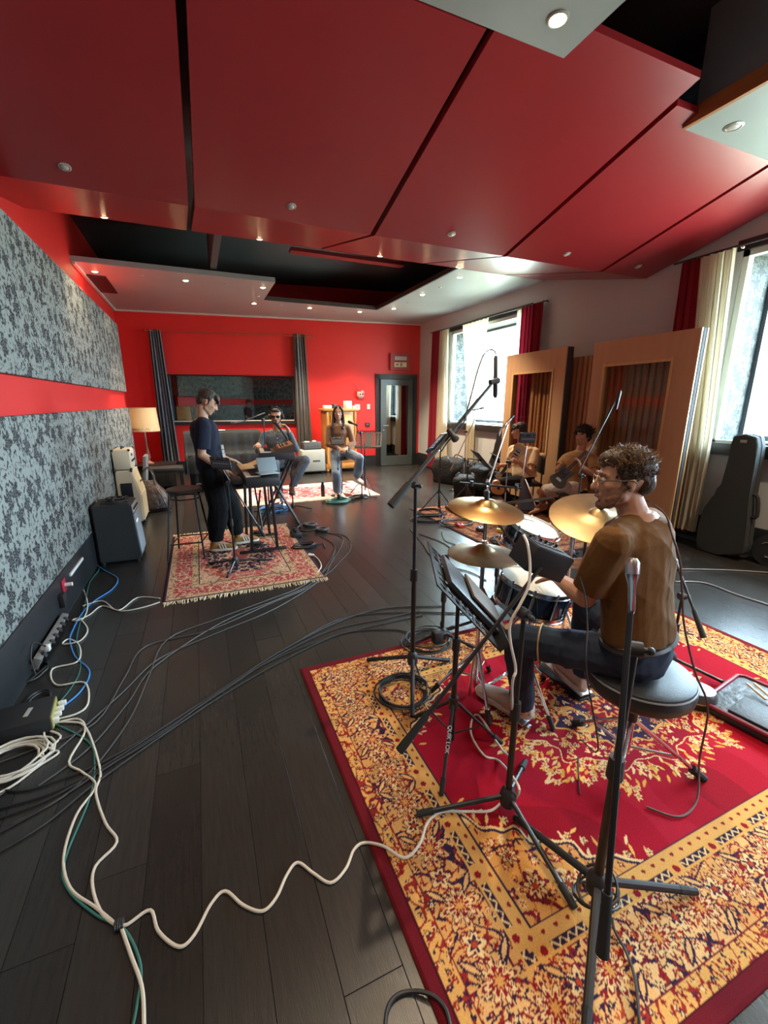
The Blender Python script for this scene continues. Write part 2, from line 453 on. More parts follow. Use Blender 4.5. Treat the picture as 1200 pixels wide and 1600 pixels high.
for k, (a, c) in enumerate([WINS[1], WINS[0], WINS[2]]):
    w = B(); t = .05
    for (x, tt) in ((XR + .05, .06),):
        w.box((x, a + tt / 2, (WZ0 + WZ1) / 2), (.08, tt, WZ1 - WZ0)); w.box((x, c - tt / 2, (WZ0 + WZ1) / 2), (.08, tt, WZ1 - WZ0))
        w.box((x, (a + c) / 2, WZ1 - tt / 2), (.08, c - a, tt)); w.box((x, (a + c) / 2, WZ0 + tt / 4), (.08, c - a, tt / 2))
    w = w.build('window_%d' % (k + 2), WFR, kind='structure')
    f = B(); x = XR + .53; tt = .06
    f.box((x, a + tt / 2 + .01, (WZ0 + WZ1) / 2), (.07, tt, WZ1 - WZ0 - .02)); f.box((x, c - tt / 2 - .01, (WZ0 + WZ1) / 2), (.07, tt, WZ1 - WZ0 - .02))
    f.box((x, (a + c) / 2, WZ1 - tt / 2 - .01), (.07, c - a - .02, tt)); f.box((x, (a + c) / 2, WZ0 + tt / 2 + .01), (.07, c - a - .02, tt))
    f.build('window_frame', WFD, w)
    g = B(); g.box((x, (a + c) / 2, (WZ0 + WZ1) / 2), (.008, c - a - .12, WZ1 - WZ0 - .12)); g.build('window_pane', PANE, w)
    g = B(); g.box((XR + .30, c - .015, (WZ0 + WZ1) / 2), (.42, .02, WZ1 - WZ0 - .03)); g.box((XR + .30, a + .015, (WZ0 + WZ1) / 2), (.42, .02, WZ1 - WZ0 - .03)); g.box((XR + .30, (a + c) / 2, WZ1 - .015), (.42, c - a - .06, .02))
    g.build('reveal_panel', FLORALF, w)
    s_ = B(); s_.box((XR - .02, (a + c) / 2, WZ0 - .06), (.12, c - a + .24, .13), bevel=.006); s_.build('window_sill', SKIRT, w)
    s_ = B(); s_.box((XR - .006, (a + c) / 2, WZ1 + .05), (.03, c - a + .1, .10)); s_.build('window_lintel', SKIRT, w)

# rear wall behind the photographer and top of the room
wall_rear = B().box((2.05, -3.6, 2.1), (7.3, .16, 4.2)).build('wall_rear', RED, kind='structure')
B().box((.45, -3.50, 2.325), (3.2, .05, 1.09), bevel=.012).build('upper_fabric_panel', FLORAL, wall_rear)
B().box((.45, -3.50, .93), (3.2, .05, 1.18), bevel=.012).build('lower_fabric_panel', FLORAL, wall_rear)
ceil = B().box((2.05, 4.0, 4.25), (7.4, 15.2, .1)).build('ceiling', DARKC, kind='structure')

# sloping red panels: profile in y-z, one slab each
SEAM = [-1.4, .12, 1.65, 3.15, 4.55, 5.34]
for i in range(5):
    x0, x1 = SEAM[i] + (.024 if i else 0), SEAM[i + 1] - .024
    yb, zb = (2.25, 3.585) if i == 2 else (2.42, 3.54)
    prof = [(yb, zb), (4.15, 3.10), (5.95, 3.50), (5.95, 3.60), (4.15, 3.20), (yb, zb + .04)]
    b = B().prism([(x0, y, z) for y, z in prof], (x1 - x0, 0, 0))
    b.build('ceiling_panel', REDC, ceil, smooth=False)
# soffits with their edges, rear slabs, coffer lining
TRIMB = mat('brown_soffit_edge', (.05, .035, .03), .5)
b = B()
b.prism([(-1.4, 7.75, 3.5), (1.38, 7.75, 3.5), (1.38, 9.1, 3.5), (-1.4, 9.1, 3.5)], (0, 0, .07))
b.prism([(-1.4, 9.1, 3.5), (3.72, 9.1, 3.5), (3.72, 10.6, 3.5), (1.4, 10.95, 3.5), (-1.4, 11.2, 3.5)], (0, 0, .07))
b.prism([(3.72, 5.96, 3.5), (5.35, 5.96, 3.5), (5.35, 10.3, 3.5), (3.72, 10.5, 3.5)], (0, 0, .07))
sof = b.build('ceiling_soffit', SOFFIT, ceil, smooth=False)
b = B(); b.box((3.705, 7.53, 3.535), (.03, 3.14, .072)); b.box((2.55, 9.085, 3.535), (2.32, .03, .072)); b.build('soffit_edge', TRIMB, ceil)
b = B(); b.box((-1.37, 9.45, 3.485), (.04, 3.4, .035)); bwbox(b, 0, W - .02, 3.47, 3.505, 0, .035); b.build('trim_1', mat('pale_cornice', (.55, .50, .48), .5), kind='structure')
b = B(); b.box((2.5, 7.3, 3.86), (1.9, .16, .05)); b.build('coffer_baffle', mat('coffer_red_edge', (.20, .012, .016), .5), ceil)
b = B(); b.box((.45, 7.0, 3.85), (.09, 2.0, .5)); b.build('coffer_beam', mat('coffer_beam_paint', (.07, .08, .085), .6), ceil)
b = B(); b.prism([(-1.4, -3.5, 3.54), (2.16, -3.5, 3.54), (2.16, 2.41, 3.54), (-1.4, 2.41, 3.54)], (0, 0, .08)); b.build('rear_soffit', SOFFIT, ceil)
b = B(); b.prism([(3.42, -3.5, 3.50), (5.35, -3.5, 3.50), (5.35, 2.52, 3.50), (3.42, 2.52, 3.50)], (0, 0, .07)); b.build('rear_soffit', SOFFIT, ceil)
b = B(); b.box((3.405, -.49, 3.55), (.03, 6.02, .10)); b.build('soffit_edge', GOLDP, ceil)
b = B(); b.box((3.50, -.5, 3.9), (.04, 6.0, .6)); b.build('coffer_side', DKGREY, ceil)
B().box((-1.22, 9.0, 3.494), (.26, 1.15, .012)).build('vent_grille', BLACK, ceil)

# ------------------------------------------------------------------ rugs: woven pattern as colours on a fine grid
def lin(c):
    c = np.array(c, float) / 255.; return np.where(c <= .04045, c / 12.92, ((c + .055) / 1.055) ** 2.4)
def attr_mat(name, rough=.95, bump=(900, .5)):
    m = mat(name, (.3, .1, .1), rough, bump=bump, spec=.12)
    n, l = nodes_of(m); a = n.new('ShaderNodeVertexColor'); a.layer_name = 'weave'
    tc = n.new('ShaderNodeTexCoord'); nz = n.new('ShaderNodeTexNoise'); nz.inputs['Scale'].default_value = 220; nz.inputs['Detail'].default_value = 2
    l.new(tc.outputs['Object'], nz.inputs['Vector'])
    mr = n.new('ShaderNodeMapRange'); mr.inputs[3].default_value = .72; mr.inputs[4].default_value = 1.28; l.new(nz.outputs['Fac'], mr.inputs[0])
    hs = n.new('ShaderNodeHueSaturation'); l.new(mr.outputs[0], hs.inputs['Value']); l.new(a.outputs[0], hs.inputs['Color'])
    l.new(hs.outputs[0], n['Principled BSDF'].inputs['Base Color'])
    return m
RUGM = attr_mat('woven_rug')

def cosnoise(A, Bq, freq, seed, k=14):
    r = np.random.RandomState(seed); out = np.zeros_like(A)
    for _ in range(k):
        th = r.uniform(0, 6.283); f = freq * r.uniform(.6, 1.3)
        out += np.cos(A * f * math.cos(th) + Bq * f * math.sin(th) + r.uniform(0, 6.28))
    return out / math.sqrt(k)

class Weave:
    def __init__(s, W, H, res, base):
        s.nx, s.ny = int(W / res / 2) + 1, int(H / res / 2) + 1
        s.W, s.H = W, H
        s.A, s.Bq = np.meshgrid(np.linspace(0, W / 2, s.nx), np.linspace(0, H / 2, s.ny), indexing='ij')
        s.C = np.zeros((s.nx, s.ny, 3)); s.C[:] = lin(base); s.D = np.minimum(s.A, s.Bq)
        s.rx, s.ry = W / 2 / (s.nx - 1), H / 2 / (s.ny - 1)
    def paint(s, mask, c): s.C[mask] = lin(c)
    def win(s, a, b, r):
        i0, i1 = max(0, int((a - r) / s.rx)), min(s.nx, int((a + r) / s.rx) + 2)
        j0, j1 = max(0, int((b - r) / s.ry)), min(s.ny, int((b + r) / s.ry) + 2)
        return slice(i0, i1), slice(j0, j1)
    def flower(s, a, b, r, k, ph, cols, zone=None):
        si, sj = s.win(a, b, r * 1.3); x = s.A[si, sj] - a; y = s.Bq[si, sj] - b
        if x.size == 0: return
        rr = np.hypot(x, y); th = np.arctan2(y, x); lim = r * (.74 + .26 * np.cos(k * th + ph))
        z = True if zone is None else zone[si, sj]
        Cv = s.C[si, sj]
        for c, q in cols: Cv[(rr < lim * q) & z] = lin(c)
    def leaf(s, a, b, L, wd, th, c, zone=None):
        si, sj = s.win(a, b, L); x = s.A[si, sj] - a; y = s.Bq[si, sj] - b
        if x.size == 0: return
        u = x * math.cos(th) + y * math.sin(th); v = -x * math.sin(th) + y * math.cos(th)
        m = (np.abs(v) < wd * (1 - (u / L) ** 2)) & (np.abs(u) < L)
        if zone is not None: m &= zone[si, sj]
        s.C[si, sj][m] = lin(c)
    def scatter(s, zone, step, r0, r1, pal, rnd, leafs=.5, ksel=(4, 5, 6, 8)):
        a = step / 2
        while a < s.W / 2:
            b = step / 2
            while b < s.H / 2:
                aa, bb = a + rnd.uniform(-.35, .35) * step, b + rnd.uniform(-.35, .35) * step
                i, j = min(s.nx - 1, int(aa / s.rx)), min(s.ny - 1, int(bb / s.ry))
                if zone[max(i, 0), max(j, 0)]:
                    if rnd.random() < leafs:
                        th = rnd.uniform(0, 6.28); c = rnd.choice(pal)[0]
                        for q in range(rnd.randint(1, 3)):
                            s.leaf(aa + .3 * step * math.cos(th + q), bb + .3 * step * math.sin(th + q), rnd.uniform(r0, r1) * .9, r0 * .38, th + q, c, zone)
                    else:
                        p = rnd.choice(pal); r = rnd.uniform(r0, r1)
                        s.flower(aa, bb, r, rnd.choice(ksel), rnd.uniform(0, 6), [(p[0], 1), (p[1], .62), (p[2], .28)], zone)
                b += step
            a += step
    def vines(s, zone, freq, seed, t, c):
        n = cosnoise(s.A, s.Bq, freq, seed); s.paint(zone & (np.abs(n) < t), c)
    def build(s, name, loc, thick, label, cat, curl=None, group=None):
        q = s.C; full = np.concatenate([q, q[-2::-1]], 0); full = np.concatenate([full, full[:, -2::-1]], 1)
        nx, ny = full.shape[:2]
        X, Y = np.meshgrid(np.linspace(0, s.W, nx), np.linspace(0, s.H, ny), indexing='ij')
        Z = np.full_like(X, thick) + .0012 * np.sin(X * 5 + 1) * np.sin(Y * 6)
        edge = np.minimum(np.minimum(X, s.W - X), np.minimum(Y, s.H - Y)); Z -= np.where(edge < .008, thick * .5, 0)
        if curl is not None: Z += curl(X, Y)
        co = np.stack([X, Y, Z], -1).reshape(-1, 3)
        id_ = np.arange(nx * ny).reshape(nx, ny)
        f = np.stack([id_[:-1, :-1], id_[1:, :-1], id_[1:, 1:], id_[:-1, 1:]], -1).reshape(-1, 4)
        ring = np.concatenate([id_[:, 0], id_[-1, 1:], id_[-2::-1, -1], id_[0, -2:0:-1]])
        low = co[ring].copy(); low[:, 2] = .001; n0 = len(co); nr = len(ring)
        co = np.concatenate([co, low]); k = np.arange(nr)
        sk = np.stack([n0 + k, n0 + (k + 1) % nr, ring[(k + 1) % nr], ring[k]], -1)
        bottom_c = len(co)
        f = np.concatenate([f, sk])
        me = bpy.data.meshes.new(name); me.vertices.add(len(co)); me.vertices.foreach_set('co', co.ravel())
        me.loops.add(f.size); me.loops.foreach_set('vertex_index', f.ravel().astype(np.int32))
        me.polygons.add(len(f)); me.polygons.foreach_set('loop_start', np.arange(0, f.size, 4, dtype=np.int32))
        me.update(calc_edges=True)
        ca = me.color_attributes.new('weave', 'FLOAT_COLOR', 'POINT')
        cc = full.reshape(-1, 3); cc = np.concatenate([cc, cc[ring]]); cc = np.concatenate([cc, np.ones((len(cc), 1))], 1)
        ca.data.foreach_set('color', cc.ravel().astype(np.float32))
        me.materials.append(RUGM)
        o = bpy.data.objects.new(name, me); COL.objects.link(o); o.location = loc; WM[o.name] = Matrix.Translation(V(loc))
        return tag(o, label, cat, group)

GOLD, TAN, CRM, DRED, RUBY, MAR, NAVY, ORG = (208, 148, 80), (220, 168, 108), (226, 190, 136), (138, 24, 34), (156, 14, 36), (116, 30, 40), (50, 34, 58), (176, 66, 36)
def big_rug():
    w = Weave(2.9, 2.0, .004, TAN); A, Bq, D = w.A, w.Bq, w.D; rnd = random.Random(3)
    S = np.where(A < Bq, Bq, A)
    gn = cosnoise(A, Bq, 9, 5)
    w.paint(gn > .4, (210, 154, 90)); w.paint(gn < -.6, (226, 180, 122))
    # outer narrow borders
    z = (D > .05) & (D <= .104); w.paint(z, (218, 164, 92))
    w.vines(z, 95, 61, .22, (150, 44, 36)); w.scatter(z, .022, .007, .012, [(DRED, CRM, NAVY), (NAVY, CRM, DRED), (MAR, GOLD, MAR), (NAVY, GOLD, NAVY)], rnd, .55)
    w.paint((D > .102) & (D < .108), MAR)
    zm = (D >= .108) & (D < .292)
    w.vines(zm, 46, 2, .15, NAVY); w.vines(zm, 70, 8, .13, (140, 40, 34))
    pal = [(DRED, GOLD, NAVY), (NAVY, CRM, DRED), (MAR, TAN, MAR), (ORG, CRM, DRED), (NAVY, ORG, CRM), (DRED, CRM, NAVY)]
    w.scatter(zm, .027, .009, .016, pal, rnd, .66)
    # large palmettes with scrolls along the main border
    for t in np.arange(.10, 1.5, .205):
        for horiz in (0, 1):
            a, b = (.20, t) if not horiz else (t, .20)
            if max(a, b) < .22 and horiz: continue
            zf = zm
            w.flower(a, b, .082, 8, 0, [(NAVY, 1), (TAN, .92), (MAR, .74), (CRM, .62), (DRED, .45), (GOLD, .25)], zf)
            a2, b2 = (.185, t + .10) if not horiz else (t + .10, .215)
            w.flower(a2, b2, .046, 5, 1, [(MAR, 1), (CRM, .84), (NAVY, .5), (ORG, .26)], zf)
            for q in (-1, 1):
                la, lb = (a + q * .06, b + .055) if not horiz else (a + .055, b + q * .06)
                w.leaf(la, lb, .042, .014, (.8 * q if not horiz else 1.57 + .8 * q), NAVY, zf); w.leaf(la, lb, .032, .007, (.8 * q if not horiz else 1.57 + .8 * q), TAN, zf)
    # beaded guard band
    zb = (D >= .292) & (D < .326); w.paint(zb, (212, 156, 84))
    seg = np.mod(S, .20); bar = zb & (seg < .135) & (D > .297) & (D < .322); w.paint(bar, NAVY)
    w.paint(bar & (np.abs(D - .3095 - .007 * np.sin(S * 190)) < .0036), CRM)
    w.paint(zb & (seg > .145) & (seg < .19) & (np.hypot(D - .3095, seg - .167) < .012), DRED)
    zg = (D >= .326) & (D < .372); w.paint(zg, (212, 158, 88))
    w.paint(zg & (np.cos(S * 2 * np.pi / .05) + np.cos((D - .349) * 170) > 1.52), (130, 34, 36)); w.paint((D > .368) & (D < .373), NAVY)
    zfld = D >= .373; w.paint(zfld, RUBY); w.paint(zfld & (gn > .6), (164, 22, 44)); w.paint(zfld & (gn < -.7), (136, 12, 30))
    fa, fb = A - .373, Bq - .373
    def deco(z, step, seed, pal, r0=.010, r1=.018, lf=.5): w.scatter(z, step, r0, r1, pal, random.Random(seed), lf)
    # corner spandrels
    pol = fa / .50 + fb / .40
    sc = pol + .05 * np.cos(np.arctan2(fb + .1, fa + .1) * 16) + .03 * np.cos(np.arctan2(fb + .1, fa + .1) * 30)
    fringe = zfld & (sc < 1.22) & (sc > 1.0)
    rn = random.Random(11)
    for _ in range(260):
        a, b = rn.uniform(.373, 1.0), rn.uniform(.373, .95); i, j = int(a / w.rx), int(b / w.ry)
        if fringe[min(i, w.nx - 1), min(j, w.ny - 1)]:
            th = math.atan2(.50, .40) + rn.uniform(-1, 1)
            w.leaf(a, b, rn.uniform(.016, .028), .006, th, rn.choice([(222, 170, 88), CRM, GOLD]), zfld)
            if rn.random() < .3: w.flower(a + .01, b, .014, 5, rn.random() * 6, [(CRM, 1), (NAVY, .5), (CRM, .25)], zfld)
    zs = zfld & (sc < 1.0); w.paint(zs, GOLD); w.paint(zs & (sc > .965), CRM); w.paint(zs & (sc > .93) & (sc < .965), NAVY)
    zi = zs & (sc < .92)
    w.vines(zi, 34, 21, .09, MAR); w.vines(zi, 52, 23, .08, (180, 110, 50))
    deco(zi, .045, 31, [(DRED, CRM, GOLD), (NAVY, ORG, CRM), (CRM, DRED, GOLD), (MAR, GOLD, NAVY)], .013, .024, .55)
    for (a, b, r) in ((.47, .46, .055), (.58, .42, .045), (.45, .58, .045)):
        w.flower(a, b, r, 7, .5, [(NAVY, 1), (DRED, .86), (CRM, .7), (NAVY, .42), (ORG, .3)], zi)
    # central medallion
    ca, cb = w.W / 2 - A, w.H / 2 - Bq; th = np.arctan2(cb / .40, ca / .60); rho = np.hypot(ca / .60, cb / .40); rs = rho / (1 + .07 * np.cos(12 * th) + .03 * np.cos(24 * th))
    fr = zfld & (rs < 1.16) & (rs > .86) & ~zs
    rn = random.Random(17)
    for _ in range(900):
        a, b = rn.uniform(.373, w.W / 2), rn.uniform(.373, w.H / 2); i, j = min(w.nx - 1, int(a / w.rx)), min(w.ny - 1, int(b / w.ry))
        if fr[i, j]:
            t_ = th[i, j] + rn.uniform(-.7, .7)
            w.leaf(a, b, rn.uniform(.016, .030), .0065, t_, rn.choice([(226, 176, 92), CRM, (214, 150, 66)]), zfld)
            if rn.random() < .4: w.flower(a, b, rn.uniform(.013, .02), 5, rn.random() * 6, [(CRM, 1), (DRED, .45), (GOLD, .25)], zfld)
    zmd = zfld & (rs < .86); w.paint(zmd, (146, 18, 38)); w.paint(zmd & (rs > .848), CRM)
    deco(zmd & (rs < .81) & (rs > .56), .040, 41, [(CRM, GOLD, DRED), (CRM, NAVY, CRM), (GOLD, DRED, CRM)], .014, .022, .5)
    z2 = zmd & (rs < .58); w.paint(z2, NAVY); w.paint(z2 & (rs > .55), GOLD)
    w.vines(z2 & (rs < .55), 34, 51, .14, GOLD)
    deco(z2 & (rs < .54), .042, 53, [(GOLD, DRED, CRM), (CRM, DRED, GOLD), (DRED, GOLD, NAVY), (GOLD, NAVY, GOLD)], .015, .026, .4)
    z3 = zmd & (rs < .2); w.paint(z3, DRED); w.flower(w.W / 2, w.H / 2, .10, 8, 0, [(GOLD, 1), (DRED, .7), (NAVY, .4), (CRM, .2)], zmd)
    w.paint(D < .05, (104, 22, 32)); w.paint((D > .044) & (D < .052), (70, 18, 26))
    return w.build('persian_rug', (.435, .35, 0), .009, 'large red persian rug with gold floral borders under the drummer', 'rug')
big_rug()

def small_rug():
    w = Weave(1.40, 1.98, .005, (196, 140, 118)); A, Bq, D = w.A, w.Bq, w.D; S = np.where(A < Bq, Bq, A); rnd = random.Random(5)
    CR_, PK, DK, BE = (206, 170, 136), (168, 66, 66), (44, 34, 50), (196, 160, 120)
    w.paint(D < .03, (50, 36, 52)); z = (D > .03) & (D < .08); w.paint(z, BE); w.vines(z, 90, 3, .3, (140, 96, 80))
    z = (D >= .08) & (D < .23); w.paint(z, PK); w.vines(z, 70, 4, .25, CR_); w.scatter(z, .035, .010, .017, [(CR_, PK, DK), ((150, 40, 50), CR_, PK), (DK, CR_, PK)], rnd, .4)
    z = (D >= .23) & (D < .29); w.paint(z, BE); w.vines(z, 90, 6, .25, (120, 90, 70)); w.paint((D > .285) & (D < .295), DK)
    z = D >= .295; w.paint(z, (178, 78, 74)); w.vines(z, 60, 9, .2, CR_); w.scatter(z, .035, .01, .017, [(CR_, PK, DK), (CR_, DK, CR_), ((140, 40, 50), CR_, PK)], rnd, .4)
    sp = (A - .295) / .26 + (Bq - .295) / .36; zs = z & (sp < 1); w.paint(zs, CR_); w.vines(zs, 70, 12, .25, (150, 90, 80)); w.scatter(zs, .035, .008, .014, [(PK, CR_, PK), (DK, CR_, PK)], rnd, .5)
    rho = np.hypot((w.W / 2 - A) / .36, (w.H / 2 - Bq) / .56); rho /= 1 + .06 * np.cos(10 * np.arctan2(w.H / 2 - Bq, w.W / 2 - A))
    zc = z & (rho < 1); w.paint(zc, DK); w.vines(zc, 46, 15, .18, CR_); w.scatter(zc, .045, .013, .022, [(CR_, DK, PK), (PK, CR_, DK), ((190, 120, 100), DK, CR_)], rnd, .35)
    zc = z & (rho < .35); w.paint(zc, PK); w.vines(zc, 60, 18, .25, CR_)
    o = w.build('persian_rug', (-.415, 3.68, 0), .008, 'small pink and navy fringed persian rug under the keyboard player', 'rug')
    rn = random.Random(8)
    for yy, sg in ((3.68, -1), (5.66, 1)):
        b = B()
        for i in range(150):
            x = -.41 + 1.39 * i / 149; L = rn.uniform(.035, .075); dx = rn.uniform(-.02, .02)
            b.tube([(x, yy - sg * .005, .006), (x + dx * .5, yy + sg * L * .5, .010), (x + dx, yy + sg * L, .004)], .0045, 4, 1)
        b.build('fringe', mat('cream_fringe', (.55, .46, .30), .95), o, kind='stuff')
small_rug()

def pink_rug():
    w = Weave(2.35, 1.55, .008, (214, 176, 164)); A, Bq, D = w.A, w.Bq, w.D; rnd = random.Random(9)
    PK, CR_ = (180, 62, 78), (222, 196, 180)
    w.paint(D < .25, CR_); w.vines(D < .25, 30, 3, .2, (206, 150, 142)); z = (D > .02) & (D < .05); w.paint(z, (204, 140, 136))
    z = (D >= .25); w.paint(z, PK); w.vines(z, 36, 5, .35, (218, 168, 160)); w.scatter(z, .07, .02, .04, [(CR_, PK, CR_), ((150, 40, 56), CR_, PK)], rnd, .5)
    w.build('persian_rug', (.54, 6.95, 0), .008, 'faded pink persian rug under the two singers at the back', 'rug')
pink_rug()

def tan_rug():
    w = Weave(1.75, 2.5, .008, (150, 104, 74)); A, Bq, D = w.A, w.Bq, w.D; rnd = random.Random(12)
    w.vines(D > .03, 30, 3, .2, (110, 60, 46)); w.scatter(D > .03, .06, .016, .03, [((120, 50, 40), (180, 140, 100), (60, 40, 40)), ((70, 50, 48), (170, 120, 80), (120, 50, 40)), ((184, 146, 104), (120, 60, 50), (70, 40, 40))], rnd, .5)
    w.paint((D > .2) & (D < .22), (80, 40, 40)); w.paint((D > .03) & (D < .05), (80, 44, 40)); w.paint(D < .03, (40, 30, 34))
    w.build('persian_rug', (2.90, 3.32, 0), .008, 'brown patterned rug under the two guitarists by the windows', 'rug')
tan_rug()

# ------------------------------------------------------------------ curtains
def curtain(name, label, path0, path1, z1, z0, m, pleats, amp, nz=14, seed=0, flare=1.0, group=None, jitter=.0, cat='curtain', zcurve=None):
    """pleated cloth hanging from path0 (top, two xy points) to path1 (bottom)"""
    a0, a1 = V(*path0[0]), V(*path0[1]); b0, b1 = V(*path1[0]), V(*path1[1]); n = pleats * 8; rn = random.Random(seed)
    ph = [rn.uniform(-.5, .5) for _ in range(pleats + 2)]
    g = []
    for i in range(nz + 1):
        t = i / nz; z = z1 + (z0 - z1) * t; row = []
        for j in range(n + 1):
            s_ = j / n; te = t if zcurve is None else zcurve(t)
            p = (a0.lerp(a1, s_)).lerp(b0.lerp(b1, s_), te)
            d = (a1 - a0).normalized(); nn = Vector((-d.y, d.x))
            k = s_ * pleats; w_ = math.sin(k * 2 * math.pi + ph[int(k)] * .8) * amp * (.7 + .3 * t * flare) + amp * .3 * math.sin(k * 4.4 + t * 2 + seed)
            p = p + nn * w_ + d * amp * .35 * math.sin(k * 4 * math.pi)
            row.append((p.x, p.y, z))
        g.append(row)
    c = (a0 + a1) / 2
    return B().sheet(g).build(name, m, loc=(c.x, c.y, z0), label=label, cat=cat, group=group, autos=180)
GREYC = mat('grey_satin', (.10, .12, .135), .38, bump=(80, .05), sheen=.1)
GREYC2 = mat('grey_brown_satin', (.10, .10, .10), .38, sheen=.1)
REDCUR = translucent_mat('red_velvet', (.30, .012, .03), .25)
CREAMC = translucent_mat('cream_voile', (.72, .66, .52), .5)
p0, p1 = P3(uof(-.76), 0, .13), P3(uof(-.53), 0, .13); q0, q1 = P3(uof(-.80), 0, .13), P3(uof(-.44), 0, .13)
curtain('grey_curtain', 'grey satin curtain gathered left of the control room window', (p0.xy, p1.xy), (q0.xy, q1.xy), 3.12, .30, GREYC, 5, .035, seed=1)
p0, p1 = P3(uof(2.22), 0, .13), P3(uof(2.50), 0, .13); q0, q1 = P3(uof(2.22), 0, .13), P3(uof(2.58), 0, .13)
curtain('grey_curtain', 'grey satin curtain gathered right of the control room window', (p0.xy, p1.xy), (q0.xy, q1.xy), 3.14, .30, GREYC2, 5, .035, seed=2)
r = thing('curtain_rod', 'thin copper curtain rod across the red back wall', 'curtain rod', P3(uof(1), 3.1, .1))
COPPER = mat('copper_rod', (.45, .12, .06), .35, .6)
B().cyl(P3(uof(-.80), 3.09, .13), P3(uof(2.66), 3.10, .13), .011).build('rod', COPPER, r)
for x in (-.82, 2.68): B().sph(P3(uof(x), 3.095, .13), .022).build('finial', COPPER, r)
for x in (-.72, 1.0, 2.56): B().cyl(P3(uof(x), 3.095, 0), P3(uof(x), 3.095, .15), .009).cyl(P3(uof(x), 3.095, 0), P3(uof(x), 3.095, .01), .028).build('bracket', COPPER, r)
X = 5.24
curtain('red_curtain', 'red curtain at the left side of the far window', ((X, 9.42), (X, 9.08)), ((X, 9.50), (X, 9.14)), 3.20, .05, REDCUR, 4, .035, seed=3)
curtain('cream_curtain', 'cream voile curtain beside the red one left of the far window', ((X, 9.06), (X, 8.70)), ((X, 9.12), (X, 8.55)), 3.17, .10, CREAMC, 4, .035, seed=4)
curtain('cream_curtain', 'cream voile strip gathered at its foot mid-way across the far window', ((X, 8.14), (X, 7.25)), ((X, 7.84), (X, 7.54)), 3.16, .30, CREAMC, 7, .03, seed=5, zcurve=lambda t: min(1, t * 1.7))
curtain('cream_curtain', 'thin cream voile edge at the right side of the far window', ((X, 6.46), (X, 6.34)), ((X, 6.46), (X, 6.30)), 3.14, .30, CREAMC, 2, .03, seed=6)
curtain('red_curtain', 'red velvet curtain right of the far window above the first screen', ((X - .03, 6.32), (X - .03, 5.80)), ((X - .03, 6.30), (X - .03, 5.80)), 3.15, .10, REDCUR, 6, .04, seed=7)
curtain('red_curtain', 'red curtain left of the near window behind the second screen', ((X, 3.66), (X, 3.40)), ((X, 3.62), (X, 3.10)), 3.14, .10, REDCUR, 4, .035, seed=8)
curtain('cream_curtain', 'cream voile curtain hanging left of the near window beside the guitar case', ((X - .06, 3.42), (X - .06, 3.07)), ((X - .06, 3.24), (X - .06, 2.97)), 3.12, .15, CREAMC, 5, .04, seed=9, zcurve=lambda t: min(1, t * 1.5))
RODM = mat('dark_rod', (.03, .03, .03), .4)
t = thing('curtain_rod', 'dark curtain rod above the far window', 'curtain rod', (X, 7.6, 3.17))
B().cyl((X, 9.5, 3.19), (X, 5.75, 3.16), .011).build('rod', RODM, t)
for y in (9.3, 7.6, 5.85): B().cyl((X, y, 3.175), (XR, y, 3.175), .009).build('bracket', RODM, t)
t = thing('curtain_rod', 'dark curtain rod above the near window', 'curtain rod', (X, 2, 3.15))
B().cyl((X, 3.75, 3.15), (X, .2, 3.15), .011).build('rod', RODM, t)
for y in (3.6, 1.9, .4): B().cyl((X, y, 3.15), (XR, y, 3.15), .009).build('bracket', RODM, t)
B().sph((X, 3.05, 3.13), .02).build('finial', CHROME, t)

# ------------------------------------------------------------------ acoustic screens (gobos)
GWOOD = wood_mat('screen_veneer', (.52, .33, .18), (.43, .265, .14), .5, axis=2, scale=3, bump=.05)
GEDGE = wood_mat('screen_pine', (.62, .42, .20), (.50, .32, .14), .5, axis=2)
FELT = mat('grey_felt', (.05, .055, .06), .95)
def screen(label, x, y0, y1, h, wz=(.83, 2.06), wy=(.24, .20), stack=False):
    t = thing('acoustic_screen', label, 'acoustic screen', (x, (y0 + y1) / 2, 0), 'wooden acoustic screens with windows')
    b = B(); d = .10; a, c = y0 + wy[0], y1 - wy[1]
    b.box((x, (y0 + a) / 2, h / 2 + .03), (d, a - y0, h - .06)).box((x, (c + y1) / 2, h / 2 + .03), (d, y1 - c, h - .06))
    b.box((x, (a + c) / 2, (wz[0] + .06) / 2), (d, c - a, wz[0] - .06)).box((x, (a + c) / 2, (wz[1] + h) / 2), (d, c - a, h - wz[1]))
    b.build('panel', GWOOD, t, smooth=False)
    b = B(); k = .03
    b.box((x - .052, a - k / 2 + .01, sum(wz) / 2), (.02, k, wz[1] - wz[0] + 2 * k)).box((x - .052, c + k / 2 - .01, sum(wz) / 2), (.02, k, wz[1] - wz[0] + 2 * k))
    b.box((x - .052, (a + c) / 2, wz[0] - k / 2 + .01), (.02, c - a, k)).box((x - .052, (a + c) / 2, wz[1] + k / 2 - .01), (.02, c - a, k))
    b.build('window_frame', GEDGE, t, smooth=False)
    B().box((x, (a + c) / 2, sum(wz) / 2), (.010, c - a, wz[1] - wz[0])).build('window_pane', PANE, t)
    b = B()
    for yy in (y0 + .12, y1 - .12):
        b.box((x, yy, .045), (.46, .06, .05)); 
        for sx_ in (-.18, .18): b.cyl((x + sx_, yy - .02, .02), (x + sx_, yy + .02, .02), .02)
    b.build('foot', BLKPL, t)
    if stack:
        b = B()
        for k, m in enumerate([GEDGE, FELT, GEDGE]):
            B().box((x - .03 + .045 * k - .01, y0 - .012, h / 2 + .03), (.02 if m is GEDGE else .04, .024, h - .06)).build('edge_strip', m, t, smooth=False)
    else: B().box((x + .002, y0 - .010, h / 2 + .03), (.10, .020, h - .06)).build('edge_strip', FELT, t, smooth=False)
    return t
